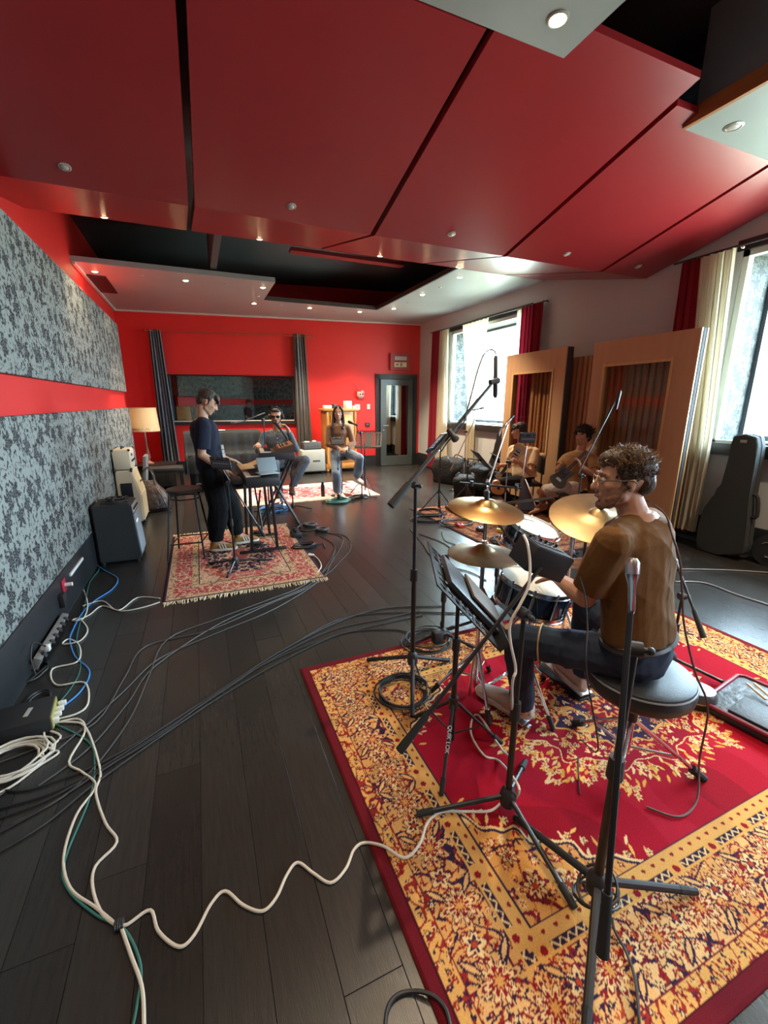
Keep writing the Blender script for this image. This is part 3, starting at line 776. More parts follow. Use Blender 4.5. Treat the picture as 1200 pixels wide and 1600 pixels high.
PANEC = glass_mat('screen_pane', (.86, .84, .80), -.015)
PANE = PANEC
screen('wooden acoustic screen with window behind the cream-shirted guitarist', 4.95, 4.90, 6.22, 2.37)
screen('wooden acoustic screen with window and striped edge behind the smiling guitarist', 4.95, 3.12, 4.44, 2.36, stack=True)
SLATW = wood_mat('slat_wood', (.50, .27, .13), (.38, .19, .09), .5, axis=2)
t = thing('slatted_screen', 'tall slatted wooden diffuser standing behind the two windowed screens', 'acoustic screen', (5.13, 4.55, 0))
B().box((5.16, 4.6, 1.14), (.04, 2.25, 2.2)).build('backing', GWOOD, t, smooth=False)
o = None
for i in range(24):
    if o is None: o = B().box((5.115, 3.53, 1.14), (.05, .05, 2.2), bevel=.006).build('slat', SLATW, t); 
    else:
        c = o.copy(); COL.objects.link(c); c.parent = t; c.location = (0.012 * (i % 2), .0936 * i, 0)
b = B(); b.box((5.13, 3.47, 1.14), (.12, .06, 2.24)).box((5.13, 5.74, 1.14), (.12, .06, 2.24)); b.build('upright', SLATW, t, smooth=False)

# ------------------------------------------------------------------ fixtures on the back wall
def each(parent, name, m, shapes, **kw):
    """one part per shape function"""
    for fn in shapes:
        b = B(); fn(b); b.build(name, m, parent, **kw)
PLATEW = mat('ivory_plastic', (.70, .66, .56), .4)
t = thing('door_sign', 'red sign box with two plates above the black door', 'sign', P3(uof(4.8), 2.55, 0))
b = B(); bwbox(b, uof(4.56), uof(5.06), 2.40, 2.80, .09, 0); b.build('box', mat('sign_red', (.34, .04, .04), .5), t)
b = B(); bwbox(b, uof(4.67), uof(4.97), 2.63, 2.72, .105, .085); b.build('upper_plate', mat('grey_lamp_cover', (.35, .38, .38), .3), t)
b = B(); bwbox(b, uof(4.66), uof(4.97), 2.47, 2.58, .105, .085); b.build('lower_plate', mat('cream_lamp_cover', (.70, .60, .38), .4), t)
b = B(); bwbox(b, uof(4.69), uof(4.76), 2.50, 2.55, .108, .10); bwbox(b, uof(4.80), uof(4.86), 2.49, 2.56, .108, .10); b.build('print', mat('grey_print', (.25, .22, .2), .6), t)
t = thing('service_panel', 'raised red panel with switches beside the door frame', 'panel', P3(uof(3.9), 1.2, 0))
b = B(); bwbox(b, uof(3.46), uof(4.17), .92, 1.66, .05, 0); b.build('cover', RED, t)
for x, z, w_, h_, m, nm in ((3.72, 1.50, .12, .13, PLATEW, 'thermostat'), (4.00, 1.51, .07, .12, PLATEW, 'light_switch'), (3.66, 1.06, .10, .08, BLKPL, 'outlet'), (3.97, 1.07, .12, .09, BLKPL, 'outlet')):
    b = B(); bwbox(b, uof(x - w_ / 2), uof(x + w_ / 2), z - h_ / 2, z + h_ / 2, .075, .045); o = b.build(nm, m, t)
    b = B(); bwbox(b, uof(x - w_ / 4), uof(x + w_ / 4), z - h_ / 6, z + h_ / 4, .079, .07); b.build('insert', STEEL if m is BLKPL else DKGREY, o)
t = thing('wall_ornament', 'small pale pink ornament with thin spikes on red wall above switches', 'ornament', P3(uof(3.8), 1.7, .05))
b = B(); c = P3(uof(3.80), 1.78, .05); b.sph(c, (.10, .06, .08)).sph(c + V(.05, 0, .07), .05).sph(c + V(-.05, 0, .05), .05); b.build('body', mat('pale_pink', (.55, .30, .28), .5), t)
each(t, 'spike', BLACK, [lambda b: b.cyl(c + V(-.04, 0, .05), c + V(-.15, 0, .26), .006), lambda b: b.cyl(c + V(-.02, 0, .05), c + V(-.11, 0, .18), .006)])
each(t, 'eye', BLACK, [lambda b: b.sph(c + V(-.02, -.06, .03), .018), lambda b: b.sph(c + V(.04, -.06, .03), .018)])

# wooden cabinet and what stands on it
OAK = wood_mat('honey_oak', (.50, .23, .05), (.38, .15, .03), .4, axis=2, scale=4)
cy = 9.78
t = thing('wooden_cabinet', 'honey-coloured wooden cabinet with panelled door against the red wall', 'cabinet', (3.08, 10.0, 0))
B().box((3.08, 10.0, .80), (.74, .44, 1.22), bevel=.008).build('body', OAK, t)
B().box((3.08, 9.99, 1.445), (.84, .50, .06), bevel=.012).build('cornice', OAK, t)
B().box((3.08, 10.0, .14), (.80, .48, .12), bevel=.01).build('plinth', OAK, t)
b = B(); b.box((3.08, 9.77, .90), (.50, .025, .86), bevel=.006); o = b.build('door', OAK, t)
B().box((3.08, 9.755, .90), (.36, .02, .70), bevel=.008).build('door_panel', wood_mat('oak_panel', (.56, .27, .06), (.44, .18, .035), .4, axis=2, scale=4), o)
B().sph((2.86, 9.745, .92), .014).build('knob', BLACK, o)
for sx_ in (-1, 1):
    b = B(); b.lathe((3.08 + sx_ * .34, 9.79, .20), (0, 0, 1), [(.040, 0), (.042, .06), (.030, .10), (.028, .95), (.040, 1.0), (.044, 1.10), (.036, 1.20)], 12); b.build('column', OAK, t)
    b = B(); b.lathe((3.08 + sx_ * .36, 9.80, 0), (0, 0, 1), [(.024, 0), (.045, .03), (.048, .06), (.03, .09)], 12); b.build('foot', OAK, t)
PAPER = mat('white_paper', (.75, .73, .68), .7)
for i, (x, w_, h_, m, lb, nm, ct) in enumerate(((2.80, .18, .07, PAPER, 'white box at the left end on top of the wooden cabinet', 'paper_box', 'box'), (2.96, .08, .10, BLKPL, 'small dark box on top of the wooden cabinet above the singer', 'small_box', 'box'), (3.30, .15, .17, PAPER, 'tall white box near the right end on top of wooden cabinet', 'paper_box', 'box'))):
    B().box((x, 9.95, 1.475 + h_ / 2), (w_, .15, h_), bevel=.008, rz=.1 * i).build(nm, m, loc=(x, 9.95, 1.475), label=lb, cat=ct)
b = B().lathe((3.44, 9.92, 1.475), (0, 0, 1), [(.03, 0), (.033, .03), (.033, .06), (.03, .062)], 12).build('cup', WHITE, loc=(3.44, 9.92, 1.475), label='small white cup at the right corner of wooden cabinet top', cat='cup')

# grey amplifier with a black head on top
GREYV = mat('grey_tolex', (.27, .29, .26), .75, bump=(200, .2)); 
t = thing('amplifier_cabinet', 'grey speaker cabinet on castors beside the wooden cabinet', 'amplifier', (2.36, 9.85, 0))
B().box((2.36, 9.85, .31), (.56, .36, .50), bevel=.015).build('body', GREYV, t)
B().box((2.36, 9.665, .31), (.52, .02, .46), bevel=.006).build('grille', mat('grey_grille_cloth', (.33, .35, .31), .9, bump=(400, .3)), t)
b = B(); b.box((2.43, 9.652, .31), (.17, .012, .035), bevel=.005); b.build('badge', mat('dark_badge', (.05, .05, .05), .4), t)
for dx in (-.22, .22):
    for dy in (-.12, .12): B().cyl((2.36 + dx, 9.85 + dy - .012, .032), (2.36 + dx, 9.85 + dy + .012, .032), .032).cyl((2.36 + dx, 9.85 + dy, .03), (2.36 + dx, 9.85 + dy, .07), .012).build('castor', RUBBER, t)
t = thing('guitar_amplifier', 'small dark amplifier head standing on the grey speaker cabinet', 'amplifier', (2.36, 9.85, .56))
B().box((2.36, 9.85, .645), (.42, .26, .17), bevel=.015).build('body', mat('dark_tolex', (.045, .055, .06), .6, bump=(200, .2)), t)
B().box((2.36, 9.715, .64), (.38, .012, .10)).build('front_panel', mat('slate_panel', (.08, .095, .10), .5), t)
for i in range(5): B().cyl((2.22 + .07 * i, 9.71, .64), (2.22 + .07 * i, 9.695, .64), .012).build('knob', STEEL, t)
B().box((2.26, 9.83, .738), (.10, .08, .015), rz=.3).build('paper_scrap', PAPER, loc=(2.26, 9.83, .73), label='white scrap on top of the dark amplifier head', cat='paper')
B().box((2.43, 9.84, .745), (.09, .07, .03), rz=-.2, bevel=.006).build('pedal', PLATEW, loc=(2.43, 9.84, .73), label='small pale box at the right on dark amplifier head', cat='box')

# left corner: lamp on a low black cabinet, piano under a black cover
t = thing('low_cabinet', 'low black cabinet in the left corner carrying the lamp', 'cabinet', (-.85, 9.35, 0))
B().box((-.85, 9.35, .24), (.70, .5, .40), bevel=.01).build('body', BLKPL, t); B().box((-.85, 9.34, .455), (.76, .56, .03), bevel=.006).build('top', BLACK, t)
each(t, 'foot', BLKPL, [lambda b, a=a, c=c: b.box((-.85 + a, 9.35 + c, .02), (.05, .05, .04)) for a in (-.3, .3) for c in (-.2, .2)])
lx, ly = -.93, 9.25
t = thing('table_lamp', 'table lamp with cream drum shade and turned base in left corner', 'lamp', (lx, ly, .47))
TURN = mat('turned_pale_wood', (.28, .15, .12), .35)
B().lathe((lx, ly, .47), (0, 0, 1), [(.09, 0), (.095, .02), (.05, .045), (.025, .07), (.045, .13), (.038, .2), (.022, .3), (.017, .42), (.02, .48), (.014, .50), (.012, .68)], 20).build('base', TURN, t)
SH = translucent_mat('lamp_shade_cloth', (.62, .50, .30), .4)
b = B(); g = []
for z, r_ in ((1.09, .262), (1.51, .236)):
    g.append([(lx + r_ * math.cos(a * math.pi / 16), ly + r_ * math.sin(a * math.pi / 16), z) for a in range(33)])
b.sheet(g); b.build('shade', SH, t)
b = B(); g = []
for z, r_ in ((1.10, .2635), (1.15, .2605)): g.append([(lx + r_ * math.cos(a * math.pi / 16), ly + r_ * math.sin(a * math.pi / 16), z) for a in range(33)])
b.sheet(g); b.build('shade_band', mat('lamp_band', (.42, .30, .13), .7, var=((.62, .50, .30), 40, .1)), t)
b = B(); b.tube([(lx + .26 * math.cos(a), ly + .26 * math.sin(a), 1.09) for a in np.linspace(0, 6.28, 25)[:-1]], .006, 6, 1, True); b.build('lower_trim', mat('lamp_trim', (.4, .28, .14), .6), t)
b = B(); b.tube([(lx + .236 * math.cos(a), ly + .236 * math.sin(a), 1.51) for a in np.linspace(0, 6.28, 25)[:-1]], .005, 6, 1, True); b.build('upper_trim', MATS['lamp_trim'], t)
B().sph((lx, ly, 1.26), .045).build('bulb', mat('lamp_bulb', (1, .9, .7), .4, emit=((1, .72, .4), 3.0)), t)
ld = bpy.data.lights.new('lamp_glow', 'POINT'); ld.energy = 2.5; ld.color = (1, .72, .42); ld.shadow_soft_size = .05
lo = bpy.data.objects.new('lamp_glow', ld); COL.objects.link(lo); lo.parent = t; lo.location = (0, 0, .79)

CLOTH = mat('black_cover_cloth', (.017, .020, .023), .85, bump=(30, .35, .02), spec=.12)
t = thing('covered_piano', 'piano under a black cloth below the control room window', 'piano', (.42, 9.0, 0))
B().box((.42, 9.05, .52), (1.30, .58, .96), bevel=.02).build('case', BLACK, t)
b = B(); b.box((.42, 8.60, .64), (1.26, .36, .10), bevel=.01); b.build('keybed', BLACK, t)
each(t, 'leg', BLACK, [lambda b, x=x: b.box((x, 8.50, .30), (.07, .07, .60), bevel=.01) for x in (-.12, .96)])
g = []; rn = random.Random(4)
prof = [(9.36, .55), (9.36, .98), (9.33, 1.075), (9.05, 1.082), (8.78, 1.075), (8.73, 1.04), (8.70, .85), (8.66, .72), (8.44, .705), (8.40, .66), (8.39, .50), (8.385, .36)]
for i in range(49):
    x = -.26 + 1.37 * i / 48; row = []
    for k, (y, z) in enumerate(prof):
        fold = .018 * math.sin(x * 22 + k * .25) + .012 * math.sin(x * 41 + 1); hang = 1 if z < .95 else .15
        ex = max(0, (.08 - (x + .26)) / .08); row.append((x, y - fold * hang, z - .0 * ex))
    g.append(row)
for sx_, x0 in ((-1, -.26), (1, 1.11)):
    pass
b = B().sheet(g)
for x0, sg in ((-.26, -1), (1.11, 1)):       # end flaps
    gg = []
    for j in range(13):
        y = 8.42 + (9.36 - 8.42) * j / 12; zt = 1.07 if y > 8.75 else .71; row = []
        for k in range(6):
            z = zt - (zt - .34) * k / 5; row.append((x0 + sg * (.004 + .02 * k / 5 * (1 + math.sin(y * 25))), y, z))
        gg.append(row)
    b.sheet(gg)
b.build('cloth_cover', CLOTH, t, autos=180)
B().box((.34, 8.95, 1.094), (.26, .12, .006), rz=.05).build('paper_sheet', PAPER, loc=(.34, 8.95, 1.09), label='white paper lying on top of the black covered piano', cat='paper')
t = thing('piano_bench', 'black bench standing left of the covered piano', 'bench', (-.62, 8.45, 0))
B().box((-.62, 8.45, .47), (.62, .36, .08), bevel=.02).build('seat', BLKPL, t)
each(t, 'leg', BLACK, [lambda b, a=a, c=c: b.box((-.62 + a, 8.45 + c, .215), (.045, .045, .43)) for a in (-.26, .26) for c in (-.13, .13)])

# ------------------------------------------------------------------ amplifiers along the left wall
CRTOLEX = mat('cream_tolex', (.60, .52, .38), .6, bump=(250, .2)); TANG = mat('tan_grille', (.48, .38, .22), .85, bump=(300, .4))
t = thing('amplifier_cabinet', 'tall cream slanted speaker cabinet by the patterned wall', 'amplifier', (-.95, 6.72, 0))
pf = [(-1.06, .04), (-.79, .04), (-.79, .40), (-.865, .74), (-1.06, .74)]
b = B().prism([(x, 6.45, z) for x, z in pf], (0, .54, 0)); bmesh.ops.bevel(b.bm, geom=list(b.bm.edges), offset=.012, segments=2, affect='EDGES'); b.build('body', CRTOLEX, t)
b = B().prism([(-.792, 6.48, .07), (-.792, 6.48, .40), (-.784, 6.48, .40), (-.784, 6.48, .07)], (0, .48, 0)); b.build('lower_grille', TANG, t)
b = B().prism([(-.797, 6.48, .42), (-.868, 6.48, .72), (-.860, 6.48, .72), (-.788, 6.48, .42)], (0, .48, 0)); b.build('upper_grille', TANG, t)
B().box((-.945, 6.446, .44), (.135, .014, .27), bevel=.006).build('side_vent', mat('dark_vent', (.01, .012, .02), .4), t)
each(t, 'corner', BLKPL, [lambda b, x=x, y=y, z=z: b.sph((x, y, z), .018, 8) for x, z in ((-1.055, .735), (-.868, .735), (-.79, .05), (-1.055, .05)) for y in (6.455, 6.985)])
B().box((-.80, 6.72, .56), (.012, .10, .02)).build('badge', BLACK, t)
t = thing('guitar_amplifier', 'cream amplifier head with black corners on the cream cabinet', 'amplifier', (-.96, 6.66, .745))
B().box((-.96, 6.66, .88), (.20, .40, .26), bevel=.014).build('body', CRTOLEX, t)
B().box((-.862, 6.66, .90), (.012, .34, .14), bevel=.004).build('front_panel', mat('pale_panel', (.55, .50, .42), .5), t)
for i in range(5): B().cyl((-.856, 6.54 + .06 * i, .86), (-.842, 6.54 + .06 * i, .86), .013).build('knob', BLKPL, t)
B().box((-.855, 6.60, .935), (.008, .10, .03)).build('badge', BLACK, t)
b = B(); b.tube([(-.96, 6.58, 1.012), (-.96, 6.60, 1.035), (-.96, 6.72, 1.035), (-.96, 6.74, 1.012)], .011, 6, 3); b.build('handle', BLKPL, t)
each(t, 'corner', BLKPL, [lambda b, x=x, y=y, z=z: b.sph((x, y, z), .017, 8) for x in (-1.055, -.865) for z in (.757, 1.003) for y in (6.465, 6.855)])

BT = mat('black_tolex', (.020, .021, .021), .7, bump=(220, .3))
t = thing('combo_amplifier', 'black combo amplifier with silver grille beside the stool', 'amplifier', (-.87, 5.07, 0))
pf = [(-1.05, .02), (-.675, .02), (-.675, .08), (-.705, .61), (-1.05, .61)]
b = B().prism([(x, 4.87, z) for x, z in pf], (0, .42, 0)); bmesh.ops.bevel(b.bm, geom=list(b.bm.edges), offset=.014, segments=2, affect='EDGES'); b.build('body', BT, t)
b = B().prism([(-.674, 4.90, .07), (-.700, 4.90, .50), (-.690, 4.90, .50), (-.664, 4.90, .07)], (0, .36, 0)); b.build('grille', mat('silver_grille', (.26, .30, .34), .6, bump=(350, .4)), t)
b = B().prism([(-.701, 4.90, .51), (-.707, 4.90, .59), (-.699, 4.90, .59), (-.692, 4.90, .51)], (0, .36, 0)); o = b.build('control_panel', DKGREY, t)
for i in range(6): B().cyl((-.697, 4.94 + .055 * i, .55), (-.682, 4.94 + .055 * i, .55), .011).build('knob', BLKPL, o)
b = B(); b.tube([(-.684, 4.97, .40), (-.685, 5.0, .43), (-.684, 5.03, .39), (-.685, 5.06, .43), (-.684, 5.10, .40)], .004, 5, 4); b.build('badge', STEEL, t)
b = B(); b.tube([(-.87, 4.98, .615), (-.87, 5.0, .645), (-.87, 5.15, .645), (-.87, 5.17, .615)], .012, 6, 3); b.build('handle', RUBBER, t)
each(t, 'foot', RUBBER, [lambda b, x=x, y=y: b.cyl((x, y, 0), (x, y, .025), .018) for x in (-1.02, -.71) for y in (4.90, 5.25)])

def coil(name, label, c, r0, turns, rr, m, flat=(1, 1), seed=0, cat='cable', z0=.006, tails=(), group=None, smooth=1):
    rn = random.Random(seed); pts = []
    n = turns * 16
    for i in range(n + 1):
        a = i / 16 * 2 * math.pi; k = 1 + .10 * math.sin(a * .37 + seed) + .08 * math.sin(a * 1.13 + 2 * seed)
        ring = i // 16
        pts.append((c[0] + r0 * k * flat[0] * math.cos(a) + .02 * math.sin(ring * 2.3), c[1] + r0 * k * flat[1] * math.sin(a) + .02 * math.cos(ring * 1.7), c[2] + z0 + rr * 1.3 * (ring % 4) + .2 * rr * math.sin(a * 3)))
    for tl in tails: pts += [tl]
    return B().tube(pts, rr, 6, smooth).build(name, m, loc=(c[0], c[1], c[2]), label=label, cat=cat, group=group)
coil('cable_coil', 'black cable coiled on top of the black combo amplifier', (-.86, 4.98, .61), .10, 4, .006, CABLE, (1, .8), 3)
coil('cable_coil', 'second black loop of lead at the back of combo amplifier top', (-.86, 5.17, .61), .085, 3, .007, CABLE, (1, .9), 5)
# leather bag
LEA = mat('brown_leather', (.07, .045, .035), .35, var=((.035, .022, .02), 6), bump=(18, .6, .03))
t = thing('leather_bag', 'slouching brown leather bag on the floor behind the cream cabinet', 'bag', (-.72, 7.25, 0))
secs = []
for z, w_, d_, dx in ((0.005, .14, .10, 0), (.06, .20, .15, 0), (.18, .21, .16, -.01), (.30, .17, .13, -.03), (.40, .12, .08, -.06), (.47, .09, .03, -.07)):
    secs.append(((-.70 + dx, 7.25, z), (w_, .02, 0), (0, d_, 0)))
B().loft(secs, 20, 2.6).build('body', LEA, t)
each(t, 'handle', LEA, [lambda b, dy=dy: b.tube([(-.84, 7.25 + dy, .42), (-.83, 7.25 + dy * 1.3, .58), (-.76, 7.25 + dy * 1.4, .66), (-.70, 7.25 + dy * 1.3, .58), (-.68, 7.25 + dy, .40)], .011, 6, 4) for dy in (-.05, .05)])
b = B(); b.tube([(-.66, 7.13, .36), (-.60, 7.06, .25), (-.54, 7.04, .08), (-.50, 7.06, .01)], .012, 6, 4); b.build('strap', LEA, t)
t = thing('document_folder', 'grey folder leaning in the corner behind the leather bag', 'folder', (-.86, 7.75, 0))
B().box((-.86, 7.75, .40), (.05, .34, .80), M=Matrix.Rotation(.12, 3, 'Y'), bevel=.008).build('cover', mat('grey_board', (.16, .16, .155), .5), t)

# bar stool
t = thing('bar_stool', 'black metal bar stool with round seat left of the keyboard player', 'stool', (-.20, 4.90, 0))
sx0, sy0 = -.20, 4.90
B().lathe((sx0, sy0, .70), (0, 0, 1), [(.15, 0), (.172, .008), (.175, .022), (.165, .034), (.01, .036)], 28).build('seat', mat('dark_seat', (.03, .028, .026), .45), t)
each(t, 'leg', BLACK, [lambda b, f=f: b.tube([(sx0 + f[2], sy0 + f[3], .70), (sx0 + (f[2] + f[0] - sx0) * .5, sy0 + (f[3] + f[1] - sy0) * .5, .35), (f[0], f[1], .008)], .0105, 8, 1) for f in ((-.42, 4.72, -.14, -.10), (-.33, 5.12, -.09, .13), (-.07, 4.70, .10, -.12), (.02, 5.08, .13, .10))])
b = B(); b.tube([(sx0 + .155 * math.cos(a), sy0 + .155 * math.sin(a), .635) for a in np.linspace(0, 6.283, 21)[:-1]], .008, 6, 1, True); b.build('upper_ring', BLACK, t)
fz = .17; q = [(-.375, 4.755), (-.30, 5.075), (-.01, 5.045), (-.085, 4.735)]
each(t, 'footrest', BLACK, [lambda b, i=i: b.cyl((q[i][0], q[i][1], fz), (q[(i + 1) % 4][0], q[(i + 1) % 4][1], fz), .008) for i in range(4)])
B().box((-.05, 5.0, .745), (.05, .03, .018), rz=.4, bevel=.004).build('earphone_case', WHITE, loc=(-.05, 5.0, .736), label='tiny white earphone case on the bar stool seat', cat='case')

# ------------------------------------------------------------------ stands
def leg_part(t, hub, foot, m, r=.010, sag=None, fr=.014):
    hub, foot = V(hub), V(foot); foot.z = .022; d = (foot - hub).normalized()
    o = B().cyl(hub, foot, r, r * .95, 10).build('leg', m, t)
    B().cyl(foot - d * .055, foot + d * .012, fr, fr * .85, 10).build('rubber_foot', RUBBER, o)
def mic_stand(label, base, feet, top, hubz=.10, boom=None, m=BLACK, r=.0115, clutchz=None, grip=True, name='microphone_stand', group=None, legr=.0105, lean=None, cw=None, br=1.0):
    """base xy, feet = xy list, top z; boom = (rear end, front end) points"""
    bx, by = base[0], base[1]; t = thing(name, label, 'microphone stand', (bx, by, 0), group)
    tp = V(bx, by, top) if lean is None else V(lean)
    lo_ = V(bx, by, hubz - .03)
    mid = lo_.lerp(tp, .52 if clutchz is None else (clutchz - lo_.z) / (tp.z - lo_.z))
    for f in feet: leg_part(t, (bx + (f[0] - bx) * .07, by + (f[1] - by) * .07, hubz), (f[0], f[1], 0), m, legr)
    B().lathe((bx, by, hubz - .05), (0, 0, 1), [(.012, 0), (.030, .012), (.034, .05), (.028, .075), (.015, .09)], 14).build('hub', BLKPL, t)
    B().cyl(lo_, mid, r, seg=12).build('lower_tube', m, t); B().cyl(mid, tp, r * .72, seg=12).build('upper_tube', m if m is not BLACK else BLACK, t)
    ax = (tp - lo_).normalized(); B().cyl(mid - ax * .035, mid + ax * .035, r * 1.7, r * 1.45, 12).build('height_clutch', BLKPL, t)
    if boom:
        a, b_ = V(boom[0]), V(boom[1])
        o = B().cyl(a, b_, .0085 * br, .0075 * br, 10).build('boom_arm', m, t)
        d = (b_ - a).normalized()
        if grip: B().cyl(a - d * .015, a + d * .14, .0165 * br, .0125 * br, 12).build('grip', RUBBER, o)
        if cw: B().cyl(a - d * .02, a + d * .10, cw, cw, 14).build('counterweight', BLKPL, o)
        k = tp; sd = d.cross(Vector((0, 0, 1))).normalized()
        b = B(); b.cyl(k - sd * .018, k + sd * .018, .021, seg=14); b.cyl(k + sd * .018, k + sd * .036, .008); b.sph(k + sd * .038, .012, 8); b.build('boom_clutch', BLKPL, t)
    return t
def clip_to(t, p, d, m=BLKPL):
    p, d = V(p), V(d).normalized(); B().cyl(p - d * .03, p + d * .03, .016, .018, 12).build('microphone_clip', m, t)
def microphone(label, a, b_, r0=.012, r1=.022, m=None, head=None, L=None, name='microphone'):
    """body from a (cable end) to b_ (grille end)"""
    a, b_ = V(a), V(b_); d = (b_ - a).normalized(); n = (b_ - a).length
    t = thing(name, label, 'microphone', a)
    B().lathe(a, d, [(r0 * .7, 0), (r0, n * .06), (r0 * 1.1, n * .5), (r1, n * .72)], 16).build('body', m or BLKPL, t)
    B().lathe(a + d * n * .72, d, [(r1, 0), (r1 * 1.02, n * .08), (r1, n * .2), (r1 * .6, n * .275), (.002, n * .285)], 16).build('grille', head or mat('dark_mesh_grille', (.05, .05, .05), .45, .7), t)
    return t
def perforated_desk(t, c, u, v, w_, h_, m=BLACK, solid=False):
    """music desk: centre c, unit vector u across, v up the slope"""
    c, u, v = V(c), V(u).normalized(), V(v).normalized(); n = u.cross(v).normalized()
    M = Matrix((u, v, n)).transposed()
    if solid:
        o = B().box(c, (w_, h_, .006), M=M, bevel=.002).build('desk', m, t)
    else:
        b = B(); rows = 7; cols = 8
        b.box(c + v * (h_ / 2 - .012), (w_, .024, .005), M=M).box(c - v * (h_ / 2 - .03), (w_, .06, .005), M=M)
        b.box(c + u * (w_ / 2 - .012), (.024, h_, .005), M=M).box(c - u * (w_ / 2 - .012), (.024, h_, .005), M=M)
        for i in range(1, rows): b.box(c + v * (-h_ / 2 + .06 + (h_ - .084) * i / rows), (w_ - .03, .013, .004), M=M)
        for i in range(1, cols): b.box(c + u * (-w_ / 2 + .012 + (w_ - .024) * i / cols), (.014, h_ - .03, .0045), M=M)
        b.box(c, (.12, h_ - .02, .005), M=M)
        o = b.build('desk', m, t, kind='stuff')
    lp = c - v * (h_ / 2) + n * .022
    B().box(lp, (w_, .006, .05), M=M, bevel=.001).build('ledge', m, t)
    return n
def music_stand(label, base, desk_c, u, v, w_=.48, h_=.34, feet=None, hubz=.32, spread=.30, rot=0, m=BLACK, solid=False, name='music_stand'):
    bx, by = base[0], base[1]; t = thing(name, label, 'music stand', (bx, by, 0))
    feet = feet or [(bx + spread * math.cos(rot + k * 2.094), by + spread * math.sin(rot + k * 2.094)) for k in range(3)]
    for f in feet:
        leg_part(t, (bx + (f[0] - bx) * .06, by + (f[1] - by) * .06, hubz), (f[0], f[1], 0), m, .008, fr=.012)
        mid = V(bx, by, hubz).lerp(V(f[0], f[1], 0), .55); B().cyl((bx, by, .10), mid, .004).build('brace', m, t)
    dc = V(desk_c); top = V(bx, by, dc.z - .06)
    B().cyl((bx, by, .07), (bx, by, hubz + .30), .0125).build('lower_tube', m, t); B().cyl((bx, by, hubz + .25), top, .009).build('upper_tube', m, t)
    B().cyl((bx, by, hubz - .03), (bx, by, hubz + .03), .022).build('hub', BLKPL, t); B().cyl((bx, by, hubz + .27), (bx, by, hubz + .33), .018).build('height_clutch', BLKPL, t)
    n = perforated_desk(t, desk_c, u, v, w_, h_, m, solid)
    B().cyl(top, dc - n * .008, .010).sph(dc - n * .015, .02, 8).build('tilt_joint', BLKPL, t)
    return t
def mixer(label, c, u, v, s=1.0, th=.055):
    """small personal monitor mixer: centre, across and up-slope vectors (panel normal = u x v)"""
    c, u, v = V(c), V(u).normalized(), V(v).normalized(); n = u.cross(v).normalized(); M = Matrix((u, v, n)).transposed()
    t = thing('personal_mixer', label, 'mixer', c)
    B().box(c - n * (th - .055) / 2 * s, (.25 * s, .16 * s, th * s), M=M, bevel=.008 * s).build('body', BLKPL, t)
    b = B(); b.box(c + n * .029 * s, (.235 * s, .145 * s, .004 * s), M=M); o = b.build('front_panel', mat('mixer_panel', (.022, .023, .025), .35), t)
    for i in range(6):
        B().cyl(c + n * .030 * s + u * (-.09 + .036 * i) * s + v * .045 * s, c + n * .050 * s + u * (-.09 + .036 * i) * s + v * .045 * s, .0095 * s, .008 * s, 10).build('knob', STEEL if i % 3 == 1 else BLKPL, o)
    for i in range(8): B().box(c + n * .033 * s + u * (-.088 + .025 * i) * s - v * .015 * s, (.016 * s, .014 * s, .006 * s), M=M).build('button', mat('grey_button', (.16, .16, .17), .5), o)
    each(t, 'jack', STEEL, [lambda b, k=k: b.cyl(c + u * .124 * s + v * k * s, c + u * .131 * s + v * k * s, .009 * s, seg=10) for k in (-.03, .005)])
    return t

# ------------------------------------------------------------------ drum kit
BRASS = mat('cymbal_bronze', (.62, .40, .14), .28, 1.0, var=((.50, .34, .15), 9, .5), bump=(30, .12, .002))
BRASSO = mat('aged_cymbal_bronze', (.50, .40, .25), .36, 1.0, var=((.33, .27, .18), 14, .4), bump=(40, .15, .002))
HEAD = mat('coated_drum_head', (.72, .66, .54), .6, var=((.66, .58, .45), 5, .5), bump=(150, .1))
BLUEL = mat('dark_blue_lacquer', (.006, .012, .025), .18, coat=.6)
HOOP = mat('hoop_chrome', (.66, .66, .68), .18, 1.0)
def text_obj(s, name, size, M4, m, parent=None, ext=.0005):
    cu = bpy.data.curves.new(name, 'FONT'); cu.body = s; cu.size = size; cu.extrude = ext; cu.align_x = 'CENTER'; cu.align_y = 'CENTER'
    o = bpy.data.objects.new(name, cu); COL.objects.link(o)
    dg = bpy.context.evaluated_depsgraph_get(); me = bpy.data.meshes.new_from_object(o.evaluated_get(dg)); bpy.data.objects.remove(o)
    P = WM[parent.name].inverted() if parent is not None else Matrix.Identity(4)
    me.transform(P @ M4); me.materials.clear(); me.materials.append(m)
    o = bpy.data.objects.new(name, me); COL.objects.link(o); WM[o.name] = Matrix.Identity(4)
    if parent is not None: o.parent = parent; WM[o.name] = WM[parent.name]
    return o
def basis(n):
    n = V(n).normalized(); u = n.cross(Vector((0, 1, 0)))
    if u.length < .1: u = n.cross(Vector((1, 0, 0)))
    u.normalize(); return n, u, n.cross(u)
